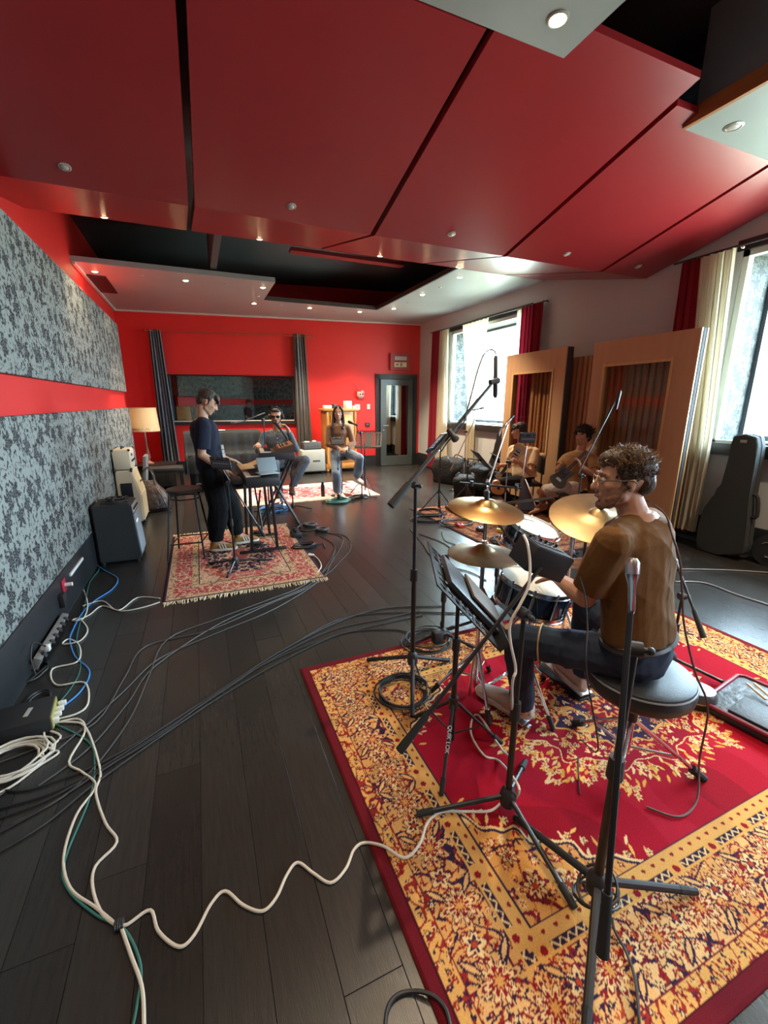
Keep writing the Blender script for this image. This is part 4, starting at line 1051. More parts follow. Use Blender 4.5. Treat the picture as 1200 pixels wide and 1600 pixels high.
def cymbal(label, c, n, r, m):
    c = V(c); n, u, v = basis(n); t = thing('cymbal', label, 'cymbal', c)
    k = r
    B().lathe(c, n, [(.008, .028), (.012, .033), (.035, .026), (.052, .010), (.062, .004), (k * .55, -.006), (k * .9, -.016), (k, -.022), (k - .002, -.0245), (k * .9, -.0185), (k * .5, -.007), (.05, .006), (.008, .024)], 48).build('plate', m, t, autos=50)
    b = B(); rings = 7
    for q in range(rings): 
        rr = .08 + (k - .1) * q / (rings - 1); zz = -.002 - .019 * ((rr - .062) / (k - .062)) ** 1.0 
        b.tube([c + u * rr * math.cos(a) + v * rr * math.sin(a) + n * (zz - .0005) for a in np.linspace(0, 6.2832, 61)[:-1]], .0010, 4, 1, True)
    b.build('lathe_grooves', m, t, kind='stuff')
    return t
def drum(label, c, n, r, depth, name='snare_drum', lugs=8):
    """c = centre of the top head"""
    c = V(c); n, u, v = basis(n); t = thing(name, label, 'drum', c - n * depth)
    B().lathe(c - n * (depth - .01), n, [(r * .97, 0), (r * .97, depth - .02)], 40).build('shell', BLUEL, t)
    B().lathe(c - n * .008, n, [(r * .985, 0), (r * .985, .010), (r * .955, .013), (.01, .0135)], 40).build('drum_head', HEAD, t)
    for z, nm in ((-.012, 'top_hoop'), (-depth, 'bottom_hoop')):
        B().lathe(c + n * z, n, [(r * 1.0, 0), (r * 1.035, .002), (r * 1.035, .006), (r * 1.008, .008), (r * 1.008, .026), (r * .985, .026), (r * .985, 0)], 40).build(nm, HOOP, t)
    for k in range(lugs):
        a = 2 * math.pi * (k + .3) / lugs; d = u * math.cos(a) + v * math.sin(a); p = c + d * r * 1.02
        o = B().cyl(p - n * (depth - .03), p - n * .02, .0075, seg=8).build('lug', HOOP, t)
        B().cyl(p - n * .02, p + n * .012, .0045, seg=8).cyl(p + n * .008, p + n * .022, .007, seg=6).build('tension_rod', HOOP, o)
    b = B(); p = c - n * depth * .5 + (u * .4 - v * .9).normalized() * r; b.box(p, (.03, .03, .05), M=Matrix((u, v, n)).transposed(), bevel=.006); b.build('strainer', HOOP, t)
    return t
def drum_stand(label, c, n, r, depth, feet_r=.24, rot=0):
    """low tripod with a three-armed basket under a drum"""
    c = V(c); n, u, v = basis(n); bx, by = c.x, c.y; bot = c - n * (depth + .012)
    t = thing('snare_stand', label, 'drum stand', (bx, by, 0))
    for k in range(3): leg_part(t, (bx, by, .26), (bx + feet_r * math.cos(rot + k * 2.094), by + feet_r * math.sin(rot + k * 2.094), 0), CHROME, .009)
    B().cyl((bx, by, .12), bot - n * .05, .011).build('tube', CHROME, t); B().cyl((bx, by, .24), (bx, by, .30), .02).build('collar', CHROME, t)
    for k in range(3):
        a = rot + k * 2.094 + .5; d = u * math.cos(a) + v * math.sin(a)
        B().tube([bot - n * .05, bot + d * r * .7 - n * .03, bot + d * (r + .012) - n * .012, bot + d * (r + .020) + n * .04], .007, 6, 3).build('basket_arm', CHROME, t)
    return t
SN = (1.52, 1.58, .705); NS = (.17, -.10, .98)
drum('dark blue snare drum with white head under the drummer\'s hand', SN, NS, .178, .14, lugs=10)
drum_stand('chrome stand carrying the snare drum under the drummer\'s hand', SN, NS, .178, .14, rot=.4)
TM = (1.957, 2.089, 0.813); NT = (.16, -.26, .95)
drum('dark drum with cream head standing behind the personal mixer', TM, NT, .165, .15, name='tom_drum')
td = bpy.data.objects['tom_drum']; nT, uT, vT = basis(NT); ax = V(.92, -.39, 0); ax = (ax - nT * ax.dot(nT)).normalized()
text_obj('Remo', 'head_print', .05, Matrix.Translation(V(TM) + nT * .0062 + nT.cross(ax) * .095 - ax * .03) @ Matrix((ax, nT.cross(ax), nT)).transposed().to_4x4(), mat('grey_head_print', (.16, .15, .14), .6), td)
drum_stand('chrome stand carrying the cream-headed drum at the back', TM, NT, .165, .15, rot=1.1)
# hi-hat stand, pedal and two cymbals
hx, hy = 1.295, 1.728
t = thing('hi_hat_stand', 'chrome hi-hat stand with pedal left of the snare drum', 'cymbal stand', (hx, hy, 0))
for a in (.6, 2.7, 4.4): leg_part(t, (hx, hy, .30), (hx + .24 * math.cos(a), hy + .24 * math.sin(a), 0), CHROME, .009)
for a in (.6, 2.7, 4.4): B().cyl((hx, hy, .12), (hx + .13 * math.cos(a), hy + .13 * math.sin(a), .15), .006).build('brace', CHROME, t)
B().cyl((hx, hy, .05), (hx, hy, .50), .013).build('lower_tube', CHROME, t); B().cyl((hx, hy, .48), (hx, hy, .835), .0105).build('upper_tube', STEEL, t)
B().cyl((hx, hy, .47), (hx, hy, .53), .019).build('height_clutch', CHROME, t)
b = B(); b.cyl((hx, hy, .83), (hx, hy, .852), .028, .02); b.build('lower_seat', RUBBER, t)
B().cyl((hx, hy, .84), (hx, hy, 1.20), .0035).build('pull_rod', CHROME, t)
each(t, 'clutch', CHROME, [lambda b: b.cyl((hx, hy, .878), (hx, hy, .915), .012).sph((hx + .016, hy, .90), .009, 8), lambda b: b.cyl((hx, hy, 1.02), (hx, hy, 1.075), .012).sph((hx + .018, hy, 1.05), .010, 8)])
pd = (V(1.39, 1.40, 0) - V(hx, hy, 0)).normalized(); sd = Vector((-pd.y, pd.x, 0))
b = B(); a0 = V(hx, hy, 0) + pd * .04; Mx = Matrix((pd, sd, Vector((0, 0, 1)))).transposed() @ Matrix.Rotation(.16, 3, 'Y')
b.box(a0 + pd * .15 + V(0, 0, .055), (.29, .085, .012), M=Mx, bevel=.004); b.build('pedal', STEEL, t)
b = B(); b.box(a0 + pd * .15 + V(0, 0, .016), (.32, .03, .006), M=Matrix((pd, sd, Vector((0, 0, 1)))).transposed()); b.build('pedal_base', CHROME, t)
each(t, 'frame_post', CHROME, [lambda b, s_=s_: b.cyl(V(hx, hy, .02) + sd * s_, V(hx, hy, .30) + sd * s_ * .5, .008) for s_ in (-.05, .05)])
cymbal('lower hi-hat cymbal, aged bronze, left of the snare', (hx, hy, .862), (0.02, -.02, 1), .185, BRASSO)
cymbal('upper bright bronze cymbal tilted above the lower one on the same rod', (hx, hy, 1.10), (.03, -.15, .985), .19, BRASS)
B().cyl((hx, hy, 1.125), (hx, hy, 1.165), .014, .011).sph((hx, hy, 1.165), .013, 8).build('wing_nut', BLKPL, t)
# ride cymbal on its stand
rc = V((1.937, 1.595, 1.023)); rn_ = V(-.2, -.25, .947).normalized()
cymbal('large aged ride cymbal tilted toward the drummer\'s face', rc, rn_, .255, mat('dark_ride_bronze', (.42, .29, .14), .42, 1.0, var=((.28, .20, .11), 10, .4), bump=(40, .15, .002)))
t = thing('cymbal_stand', 'boom cymbal stand holding the large ride cymbal', 'cymbal stand', (2.15, 1.95, 0))
for a in (.2, 2.3, 4.4): leg_part(t, (2.15, 1.95, .28), (2.15 + .28 * math.cos(a), 1.95 + .28 * math.sin(a), 0), CHROME, .009)
B().cyl((2.15, 1.95, .10), (2.15, 1.95, .95), .012).build('tube', CHROME, t); B().cyl((2.15, 1.95, .92), rc + rn_ * .05, .007).build('tilter_arm', CHROME, t)
B().cyl(rc + rn_ * .028, rc + rn_ * .06, .014, .011).build('wing_nut', BLKPL, t)

# drum throne
tx, ty = 1.63, 1.05
t = thing('drum_throne', 'round black drum stool with chrome tripod carrying the drummer', 'stool', (tx, ty, 0))
SEATL = mat('black_vinyl', (.018, .019, .021), .42, bump=(90, .15))
B().lathe((tx, ty, .40), (0, 0, 1), [(.12, 0), (.19, .010), (.208, .03), (.212, .06), (.205, .088)], 36).build('cushion_side', SEATL, t)
B().lathe((tx, ty, .486), (0, 0, 1), [(.206, 0), (.203, .012), (.188, .021), (.10, .025), (.01, .026)], 36).build('seat', mat('black_seat_top', (.03, .033, .036), .5, bump=(200, .2)), t)
b = B(); b.tube([(tx + .2075 * math.cos(a), ty + .2075 * math.sin(a), .487) for a in np.linspace(0, 6.283, 41)[:-1]], .004, 6, 1, True); b.build('piping', mat('pale_piping', (.25, .27, .28), .5), t)
for f in ((1.87, .86), (1.40, .92), (1.62, 1.32)): 
    leg_part(t, (tx, ty, .26), (f[0], f[1], 0), CHROME, .010, fr=.02)
    B().cyl((tx, ty, .11), V(tx, ty, .26).lerp(V(f[0], f[1], 0), .6), .006).build('brace', CHROME, t)
B().cyl((tx, ty, .08), (tx, ty, .30), .016).build('tube', CHROME, t); B().cyl((tx, ty, .28), (tx, ty, .40), .013).build('seat_post', STEEL, t); B().cyl((tx, ty, .25), (tx, ty, .31), .023).build('collar', BLKPL, t)

# kick pedal under the drummer's right foot
t = thing('kick_pedal', 'chrome pedal under the drummer\'s right shoe', 'pedal', (1.84, 1.58, .01))
B().box((1.84, 1.60, .050), (.09, .30, .012), M=Matrix.Rotation(.14, 3, 'X'), bevel=.004).build('footboard', STEEL, t); B().box((1.84, 1.62, .014), (.11, .36, .008)).build('base_plate', BLACK, t)
each(t, 'post', CHROME, [lambda b, s_=s_: b.cyl((1.84 + s_, 1.77, .015), (1.84 + s_, 1.77, .20), .009) for s_ in (-.05, .05)])
B().cyl((1.78, 1.77, .19), (1.90, 1.77, .19), .008).build('axle', CHROME, t)

# ------------------------------------------------------------------ stands round the drummer
t = mic_stand('tall black boom stand left of the hi-hat holding a long slim microphone', (1.05, 2.03), [(.855, 2.25), (1.31, 2.05), (.885, 1.70)], 1.17, .12, boom=((0.871, 1.937, 1.104), (1.547, 2.084, 1.704)), r=.0135, legr=.0125, br=1.35)
clip_to(t, (1.568, 2.090, 1.718), (1, 0, .2))
microphone('long slim shotgun microphone hanging upright at the boom tip', (1.598, 2.128, 1.860), (1.572, 2.075, 1.627), .0125, .0145, m=mat('matt_grey_mic', (.05, .052, .05), .5))
B().tube([(1.599, 2.129, 1.867), (1.591, 2.139, 1.888), (1.565, 2.151, 1.892), (1.525, 2.147, 1.859), (1.481, 2.132, 1.774), (1.420, 2.083, 1.667), (1.366, 2.044, 1.565), (1.315, 2.009, 1.481), (1.225, 2.002, 1.399), (1.173, 1.978, 1.352)], .0042, 6, 4).build('microphone_cable', CABLE, loc=(1.599, 2.129, 1.867), label='thin black cable looping over the tall boom microphone', cat='cable')
microphone('short black microphone clamped half-way along the tall boom', (1.232, 2.017, 1.462), (1.259, 1.967, 1.404), .014, .02)
MS = (.955, 1.43)
t = music_stand('black music stand with binder beside the hi-hat, seen edge-on', MS, (0.954, 1.422, 0.830), (.42, .907, 0), (-.61, .29, .73), .50, .36, feet=[(.79, 1.24), (1.19, 1.37), (.90, 1.68)], hubz=.27)
u_, v_ = V(.42, .907, 0).normalized(), V(-.61, .29, .73).normalized(); n_ = u_.cross(v_).normalized(); Mx = Matrix((u_, v_, n_)).transposed(); dc = V((0.954, 1.422, 0.830))
b = B(); b.box(dc + n_ * .020 + v_ * -.03, (.30, .29, .022), M=Mx, bevel=.004)
b.build('binder', mat('black_binder', (.02, .022, .024), .4), loc=dc, label='black binder resting on the music stand near the hi-hat', cat='binder')
b = B(); b.box(dc + n_ * .042 + v_ * -.115 + u_ * .02, (.24, .20, .012), M=Mx, bevel=.003)
b.build('clipboard', mat('brown_board', (.075, .05, .03), .6), loc=dc, label='brown board leaning in front of the binder on the music stand', cat='board')
# lettering on its leg
PRINT = mat('white_print', (.75, .75, .73), .5)
lh, lf = V(MS[0] - .01, MS[1] - .011, .27), V(.79, 1.24, .022); ld_ = (lf - lh).normalized(); pp = lh.lerp(lf, .42)
toc = (V(0, 0, 1.6) - pp); toc = (toc - ld_ * toc.dot(ld_)).normalized(); yy = toc.cross(ld_)
M4 = Matrix.Translation(pp + toc * .0095) @ Matrix((ld_, yy, toc)).transposed().to_4x4()
text_obj('QUIK LOK', 'lettering', .024, M4, PRINT, parent=t)

t = mic_stand('black boom stand at the rug middle holding the drummer\'s personal mixer', (1.0, 1.08), [(.66, 1.19), (1.215, 1.225), (.97, .715)], .875, .075, boom=((0.555, 1.141, 0.416), (1.133, 1.150, 1.016)), r=.0125, legr=.010)
mu, mv = V((1.215, 1.117, 1.020)) - V((1.090, 1.189, 1.090)), V((1.136, 1.198, 1.112)) - V((1.134, 1.107, 1.024))
mu.normalize(); mv = (mv + V(-.1, .35, .25) * .1); mv.normalize(); mv = (mv - mu * mv.dot(mu)).normalized()
mc = V((1.162, 1.173, 1.060))
mixer('black personal mixer on the boom stand beside the drummer\'s elbow', mc, V(.86, -.25, -.36), V(0, .9, .25), .64, .165)
t = mic_stand('large black tripod stand in the foreground with folded boom and chrome microphone', (1.045, .695), [(1.37, .585), (.765, .475), (1.0, 1.02)], .945, .10, boom=((0.811, 0.498, 0.268), (0.975, 0.679, 1.134)), r=.0145, legr=.0135, clutchz=.55)
microphone('chrome microphone pointing up at the drummer\'s back', (0.950, 0.655, 1.092), (0.966, 0.685, 1.225), .0085, .0165, m=CHROME, head=STEEL)
t = mic_stand('low black boom stand right of the drummer behind the stool', (2.54, 1.46), [(2.68, 1.18), (2.80, 1.62), (2.30, 1.62)], .49, .08, boom=((2.507, 1.296, 0.331), (2.611, 1.562, 0.643)), r=.011, cw=None)
microphone('black microphone at the tip of the low boom right of drummer', (2.599, 1.537, 0.613), (2.633, 1.602, 0.660), .012, .02)
t = mic_stand('short black stand beneath the music stand with a cable coil', (1.40, 2.27), [(1.16, 2.30), (1.55, 2.10), (1.52, 2.48)], .62, .08, boom=((1.250, 2.082, 0.713), (1.284, 1.970, 0.762)), grip=False)
microphone('small chrome-clipped microphone aimed at the lower hi-hat cymbal', (1.241, 1.996, 0.752), (1.255, 1.974, 0.695), .008, .011, m=BLKPL)
t = mic_stand('black stand standing behind the two stacked hi-hat cymbals', (1.72, 2.30), [(1.5, 2.38), (1.9, 2.15), (1.85, 2.5)], 1.02, .09, boom=(V(1.52, 2.42, .90), V(2.02, 2.02, 1.02)), grip=False)
t = mic_stand('black stand between the two drums carrying a cable', (1.98, 1.70), [(1.78, 1.86), (2.2, 1.75), (2.0, 1.45)], .98, .08)
t = mic_stand('slim dark boom stand crossing behind the snare drum', (2.05, 2.55), [(1.85, 2.7), (2.3, 2.6), (2.05, 2.3)], .55, .08, boom=((1.836, 2.369, 0.826), (1.678, 1.847, 0.723)), grip=False)

# headphone case and stick bag on the rug
t = thing('headphone_case', 'black oval headphone case on the red rug right of the stool', 'case', (2.36, 1.22, .01))
cx, cy_ = 2.355, 1.20
ax = V(.62, -.78, 0).normalized(); ay = V(.78, .62, 0).normalized()
def oval(z, k): return (V(cx, cy_, z), ax * .105 * k, ay * .085 * k)
B().loft([oval(.011, .9), oval(.02, 1), oval(.05, 1)], 28).build('base', RUBBER, t); B().loft([oval(.054, 1), oval(.085, .97), oval(.10, .86), oval(.104, .5)], 28).build('lid', mat('grey_sheen_case', (.05, .055, .06), .35), t)
B().loft([oval(.049, 1.005), oval(.055, 1.005)], 28).build('zip', STEEL, t)
t = thing('headphone_case', 'narrow dark case lying between the stool and the oval case', 'case', (2.36, 1.36, .01))
B().box((2.34, 1.37, .045), (.10, .20, .06), rz=.9, bevel=.022).build('body', mat('grey_sheen_case2', (.045, .05, .055), .38), t)
t = thing('stick_bag', 'open black drumstick bag with red trim at the right edge', 'bag', (2.60, .85, .01))
BAGB = mat('black_nylon', (.022, .024, .026), .6, bump=(60, .3)); BAGI = mat('bag_lining', (.05, .055, .055), .5, var=((.02, .022, .024), 9, .3), bump=(25, .4, .02)); BTRIM = mat('bag_red_trim', (.20, .012, .03), .5)
br = .14; Mz = Matrix.Rotation(br, 3, 'Z'); bc = V(2.615, .79, .009)
def bg(x, y, z): return bc + Mz @ V(x, y, z)
w2, h2 = .235, .40
B().box(bg(0, 0, .02), (w2 * 2, h2 * 2, .04), rz=br, bevel=.012).build('shell', BAGB, t)
B().box(bg(0, 0, .042), (w2 * 2 - .03, h2 * 2 - .03, .008), rz=br, bevel=.003).build('lining', BAGI, t)
b = B(); ring = [bg(sx_ * (w2 - .004 - q), sy_ * (h2 - .004 - p), .047) for sx_, sy_, q, p in ((-1, -1, .03, 0), (1, -1, .03, 0), (1, -1, 0, .03), (1, 1, 0, .03), (1, 1, .03, 0), (-1, 1, .03, 0), (-1, 1, 0, .03), (-1, -1, 0, .03))]
b.tube(ring, .011, 8, 1, True); b.build('trim', BTRIM, t)
each(t, 'pocket', BAGB, [lambda b, x=x, y=y, w_=w_, h_=h_: b.box(bg(x, y, .052), (w_, h_, .016), rz=br, bevel=.006) for x, y, w_, h_ in ((-.10, .18, .20, .22), (.10, .02, .20, .24), (-.10, -.16, .22, .30))])
each(t, 'clip', BLKPL, [lambda b, k=k: b.box(bg(.0 + .03 * k, .02 - .06 * k, .066), (.03, .018, .014), rz=br + .5, bevel=.004) for k in range(-2, 3)])
STK = wood_mat('drumstick_maple', (.66, .50, .28), (.56, .40, .20), .45, axis=0)
for i in range(2):
    a = bg(.03 + .035 * i, .21 - .02 * i, .075); d = Mz @ V(.45, .75, .05).normalized()
    B().lathe(a, d, [(.006, 0), (.0072, .01), (.0072, .11), (.0065, .125), (.001, .128)], 10).build('drumstick', STK, loc=a, label=('left' if i == 0 else 'right') + '-hand pale drumstick end showing in the open stick bag', cat='drumstick')

# ------------------------------------------------------------------ people: bodies as one remeshed surface, clothes over them
def rounded(b, a, c, ra, rc, seg=12):
    b.cyl(a, c, ra, rc, seg); b.sph(a, ra, seg); b.sph(c, rc, seg)
def remeshed(b, name, m, parent, voxel, smooth=4, wrinkle=0, wscale=9, wstretch=None, seed=0, mats=None):
    me = bpy.data.meshes.new(name + '_src'); bmesh.ops.recalc_face_normals(b.bm, faces=b.bm.faces); b.bm.to_mesh(me); b.bm.free()
    o = bpy.data.objects.new(name + '_src', me); COL.objects.link(o)
    r = o.modifiers.new('r', 'REMESH'); r.mode = 'VOXEL'; r.voxel_size = voxel; r.use_smooth_shade = True
    if smooth: sm = o.modifiers.new('s', 'SMOOTH'); sm.factor = .5; sm.iterations = smooth
    dg = bpy.context.evaluated_depsgraph_get(); dg.update()
    out = bpy.data.meshes.new_from_object(o.evaluated_get(dg)); out.name = name
    bpy.data.objects.remove(o); bpy.data.meshes.remove(me)
    if wrinkle:
        n = len(out.vertices); co = np.empty(n * 3, np.float32); no = np.empty(n * 3, np.float32)
        out.vertices.foreach_get('co', co); out.vertices.foreach_get('normal', no); co = co.reshape(-1, 3); no = no.reshape(-1, 3)
        d = np.zeros(n); rr = np.random.RandomState(seed)
        for k in range(12):
            f = rr.normal(size=3) * wscale * rr.uniform(.5, 1.6)
            if wstretch is not None: f = f * np.array(wstretch)
            ph = co @ f + 1.3 * np.sin(co @ (rr.normal(size=3) * wscale * .5))
            d += (1 - np.abs(np.sin(ph)) ** .7 * 2) * rr.uniform(.3, 1)
        co = co + no * (d / 5 * wrinkle)[:, None]; out.vertices.foreach_set('co', co.astype(np.float32).ravel())
    P = WM[parent.name]; out.transform(P.inverted()); out.update()
    for p in out.polygons: p.use_smooth = True
    out.materials.clear()
    out.materials.append(m)
    q = bpy.data.objects.new(name, out); COL.objects.link(q); q.parent = parent; WM[q.name] = P
    return q
def ik(a, c, l1, l2, pole):
    a, c = V(a), V(c); d = c - a; L = min(d.length, (l1 + l2) * .999); x = (l1 * l1 - l2 * l2 + L * L) / (2 * L); h = math.sqrt(max(0, l1 * l1 - x * x))
    dn = d.normalized(); p = V(pole); p = (p - dn * p.dot(dn)).normalized(); return a + dn * x + p * h
def hand(b, w, d, n, thumb, curl=.5, s=1.0, spread=1.0, el=None):
    """palm and five fingers: wrist w, finger direction d, palm normal n, thumb = side vector sign"""
    w, d, n = V(w), V(d).normalized(), V(n); n = (n - d * n.dot(d)).normalized(); sd = d.cross(n).normalized() * thumb
    kn = []
    b.loft([(w - d * .02, sd * .026 * s, n * .020 * s), (w + d * .02 * s, sd * .033 * s, n * .018 * s), (w + d * .06 * s, sd * .043 * s, n * .016 * s), (w + d * .092 * s, sd * .043 * s, n * .012 * s)], 14)
    for k, (off, L, r) in enumerate(((-.034, .058, .0078), (-.0115, .072, .0085), (.0115, .078, .0088), (.034, .068, .0085))):
        p = w + d * (.086 - .006 * abs(k - 2)) * s + sd * off * s; ang = 0.; dd = (d + sd * off * 2.2 * spread).normalized()
        for q, fr in enumerate((.45, .32, .23)):
            ang += curl * (.55, .95, .7)[q]
            v = (dd * math.cos(ang) + n * math.sin(ang)).normalized(); e_ = p + v * L * fr * s
            rounded(b, p, e_, r * s * (1 - .08 * q), r * s * (.94 - .08 * q), 8); p = e_
    p = w + d * .022 * s + sd * .030 * s; v = (sd * .75 + d * .62 + n * .35).normalized(); e_ = p + v * .042 * s; rounded(b, p, e_, .0135 * s, .0105 * s, 8)
    v = (sd * .25 + d * .85 + n * (.35 + curl * .4)).normalized(); rounded(b, e_, e_ + v * .032 * s, .0105 * s, .0085 * s, 8)
def SKIN(name, c): return mat(name, c, .5, var=(tuple(x * .86 for x in c), 14, .6), bump=(160, .05), spec=.35)
EYEW = mat('eye_white', (.7, .67, .62), .25); IRIS = mat('dark_iris', (.03, .018, .012), .15)

def person(label, loc, J, skin, voxel=.0065, hs=1.0, sex='m', wide=1.0):
    """returns the thing and a dict of frames; body with head, arms, hands, legs is one surface"""
    t = thing('person', label, 'person', loc)
    J = {k: (V(v) if not isinstance(v, (dict, tuple)) or len(v) == 3 else v) for k, v in J.items()}
    up = (J['nk'] - J['pel']).normalized(); rt = J['shR'] - J['shL']; rt = (rt - up * rt.dot(up)).normalized(); fw = up.cross(rt)
    sw = (J['shR'] - J['shL']).length / .37 * wide
    F = dict(up=up, rt=rt, fw=fw, sw=sw); L = (J['nk'] - J['pel']).length
    def sec(tt, rx, ry, off=0): return (J['pel'] + up * L * tt + fw * off, rt * rx * sw, fw * ry)
    F['secs'] = [(-.16, .10, .085, 0), (-.05, .160, .118, 0), (.08, .166, .122, 0), (.30, .142, .110, .0), (.50, .150, .112, .004), (.70, .168, .120, .004), (.86, .172, .112, .0), (.96, .12, .085, -.006), (1.03, .062, .06, -.006)]
    if sex == 'f': F['secs'] = [(-.16, .11, .09, 0), (-.05, .172, .118, 0), (.08, .168, .118, 0), (.30, .126, .096, 0), (.50, .132, .102, .008), (.70, .150, .118, .012), (.86, .155, .098, .0), (.96, .105, .075, -.006), (1.03, .055, .055, -.006)]
    F['sec'] = sec
    b = B(); b.loft([sec(*s_) for s_ in F['secs']], 22)
    for s_ in 'LR':
        sh, el, wr, hp, kn, an, to = (J[k + s_] for k in ('sh', 'el', 'wr', 'hp', 'kn', 'an', 'to'))
        mid = J['pel'] + up * L * .93; rounded(b, mid, sh, .062, .056); rounded(b, sh, el, .052, .040); rounded(b, el, el.lerp(wr, .3), .040, .043); rounded(b, el.lerp(wr, .3), wr, .043, .027)
        rounded(b, hp, kn, .082, .056); rounded(b, kn, kn.lerp(an, .35), .053, .056); rounded(b, kn.lerp(an, .35), an, .056, .036)
        rounded(b, an, to, .038, .028)
        hd_ = J.get('hand' + s_)
        if hd_: hand(b, wr, hd_['d'], hd_['n'], hd_['t'], hd_.get('c', .5), hd_.get('s', 1.0), hd_.get('sp', 1.0))
    # head
    f = V(J['face']).normalized(); hu = V(J.get('hup', up)); r_ = f.cross(hu).normalized(); hu = r_.cross(f).normalized()
    H = Matrix((r_, f, hu)).transposed(); hc = J['hd']; k = hs
    h = lambda x, y, z: hc + H @ (Vector((x, y, z)) * k)
    F['h'] = h; F['H'] = H; F['k'] = k
    b.sph(h(0, -.014, .034), (.076 * k, .096 * k, .088 * k), 20, M=H); b.sph(h(0, .022, -.012), (.066 * k, .072 * k, .088 * k), 18, M=H)
    b.sph(h(0, .030, -.066), (.053 * k, .056 * k, .042 * k), 16, M=H); b.sph(h(0, .066, -.092), (.026 * k, .022 * k, .018 * k), 12, M=H)
    rounded(b, h(0, .084, .016), h(0, .108, -.022), .010 * k, .0135 * k, 8)
    for s_ in (-1, 1):
        b.sph(h(s_ * .012, .095, -.026), .010 * k, 8); b.sph(h(s_ * .040, .062, -.016), (.022 * k, .020 * k, .020 * k), 10, M=H)
        rounded(b, h(s_ * .014, .084, .030), h(s_ * .045, .070, .028), .010 * k, .009 * k, 8)
        b.sph(h(s_ * .074, -.008, -.008), (.010 * k, .018 * k, .029 * k), 10, M=H); rounded(b, h(s_ * .080, -.018, .010), h(s_ * .077, -.013, -.026), .0055 * k, .0055 * k, 6)
        rounded(b, h(s_ * .046, .010, -.060), h(s_ * .018, .060, -.088), .020 * k, .020 * k, 8)
    rounded(b, h(-.018, .084, -.052), h(.018, .084, -.052), .010 * k, .010 * k, 8); rounded(b, h(-.015, .082, -.066), h(.015, .082, -.066), .010 * k, .010 * k, 8)
    rounded(b, J['nk'] - up * .02, h(0, -.026, -.075), .060 * k * (1 if sex == 'm' else .85), .052 * k * (1 if sex == 'm' else .86), 14)
    body = remeshed(b, 'body', skin, t, voxel, 3)
    LIP = mat('lips', (.35, .12, .10), .45)
    for s_ in (-1, 1):
        e_ = B().sph(h(s_ * .031, .077, .010), .0125 * k, 10).build('eye', EYEW, body); B().sph(h(s_ * .032, .086, .009), .0062 * k, 8).build('iris', IRIS, e_)
    b = B(); b.tube([h(-.022, .090, -.058), h(0, .097, -.0575), h(.022, .090, -.058)], .0055 * k, 6, 3); b.build('lips', LIP, body)
    F['body'] = body; F['J'] = J
    return t, F
def brows(F, m):
    h = F['h']
    for s_ in (-1, 1): B().tube([h(s_ * .014, .090, .031), h(s_ * .032, .088, .037), h(s_ * .050, .074, .031)], .0042 * F['k'], 6, 3).build('eyebrow', m, F['body'])
def shirt(t, F, m, name='shirt', sleeve=.62, puff=.014, hem=-.10, voxel=.007, wr=.006, sr=.066, seed=1, long=False, cuff=None, collar=1.0, top=.975, wscale=14):
    J = F['J']; sec = F['sec']; b = B(); ss = []
    for tt, rx, ry, off in F['secs']:
        if hem - .02 < tt < .93: ss.append((tt, rx + puff, ry + puff, off))
    t0, rx0, ry0, o0 = ss[0]
    ss.insert(0, (hem, rx0 + .006, ry0 + .006, o0)); ss.append((.96, .125 + puff, .088 + puff, -.004)); ss.append((top + .03, .072 + puff * .6, .068 + puff * .5, -.004))
    b.loft([sec(*s_) for s_ in sorted(ss)], 26)
    up, L = F['up'], (J['nk'] - J['pel']).length
    for s_ in 'LR':
        sh, el, wr_ = J['sh' + s_], J['el' + s_], J['wr' + s_]; mid = J['pel'] + up * L * .92
        rounded(b, mid, sh, .070 + puff * .4, sr); 
        def ring(p, d, r):
            d = d.normalized(); u = d.orthogonal().normalized(); return (p, u * r, d.cross(u) * r)
        d = el - sh
        if not long: b.loft([ring(sh - d * .05, d, sr), ring(sh + d * sleeve * .5, d, sr + .002), ring(sh + d * sleeve, d, sr + .001)], 18)
        else:
            rounded(b, sh, el, sr, .056); w2 = el.lerp(wr_, sleeve); rounded(b, el, el.lerp(w2, .6), .057, .052); d2 = w2 - el
            b.loft([ring(el + d2 * .5, d2, .053), ring(w2, d2, .042)], 16)
    return remeshed(b, name, m, t, voxel, 5, wr, wscale, seed=seed)
def trousers(t, F, m, name='trousers', r=(.096, .072, .066, .054), ext=.94, voxel=.008, wr=.006, seed=2, waist=.12, short=None, wscale=15):
    J = F['J']; sec = F['sec']; b = B()
    b.loft([sec(-.16, .125, .105, 0), sec(-.05, .172, .128, 0), sec(.06, .176, .132, 0), sec(waist, .170, .128, 0)], 22)
    def ring(p, d, r_):
        d = d.normalized(); u = d.orthogonal().normalized(); return (p, u * r_, d.cross(u) * r_)
    for s_ in 'LR':
        hp, kn, an = J['hp' + s_], J['kn' + s_], J['an' + s_]
        if short:
            d = kn - hp; rounded(b, hp, hp + d * short * .6, r[0] + .004, r[0]); b.loft([ring(hp + d * .4, d, r[0]), ring(hp + d * short, d, r[1] + .012)], 18)
        else:
            rounded(b, hp, kn, r[0], r[1]); e_ = kn.lerp(an, ext); d = e_ - kn; rounded(b, kn, kn + d * .5, r[1], r[2]); b.loft([ring(kn + d * .3, d, r[2]), ring(e_, d, r[3])], 18)
    return remeshed(b, name, m, t, voxel, 5, wr, wscale, seed=seed)
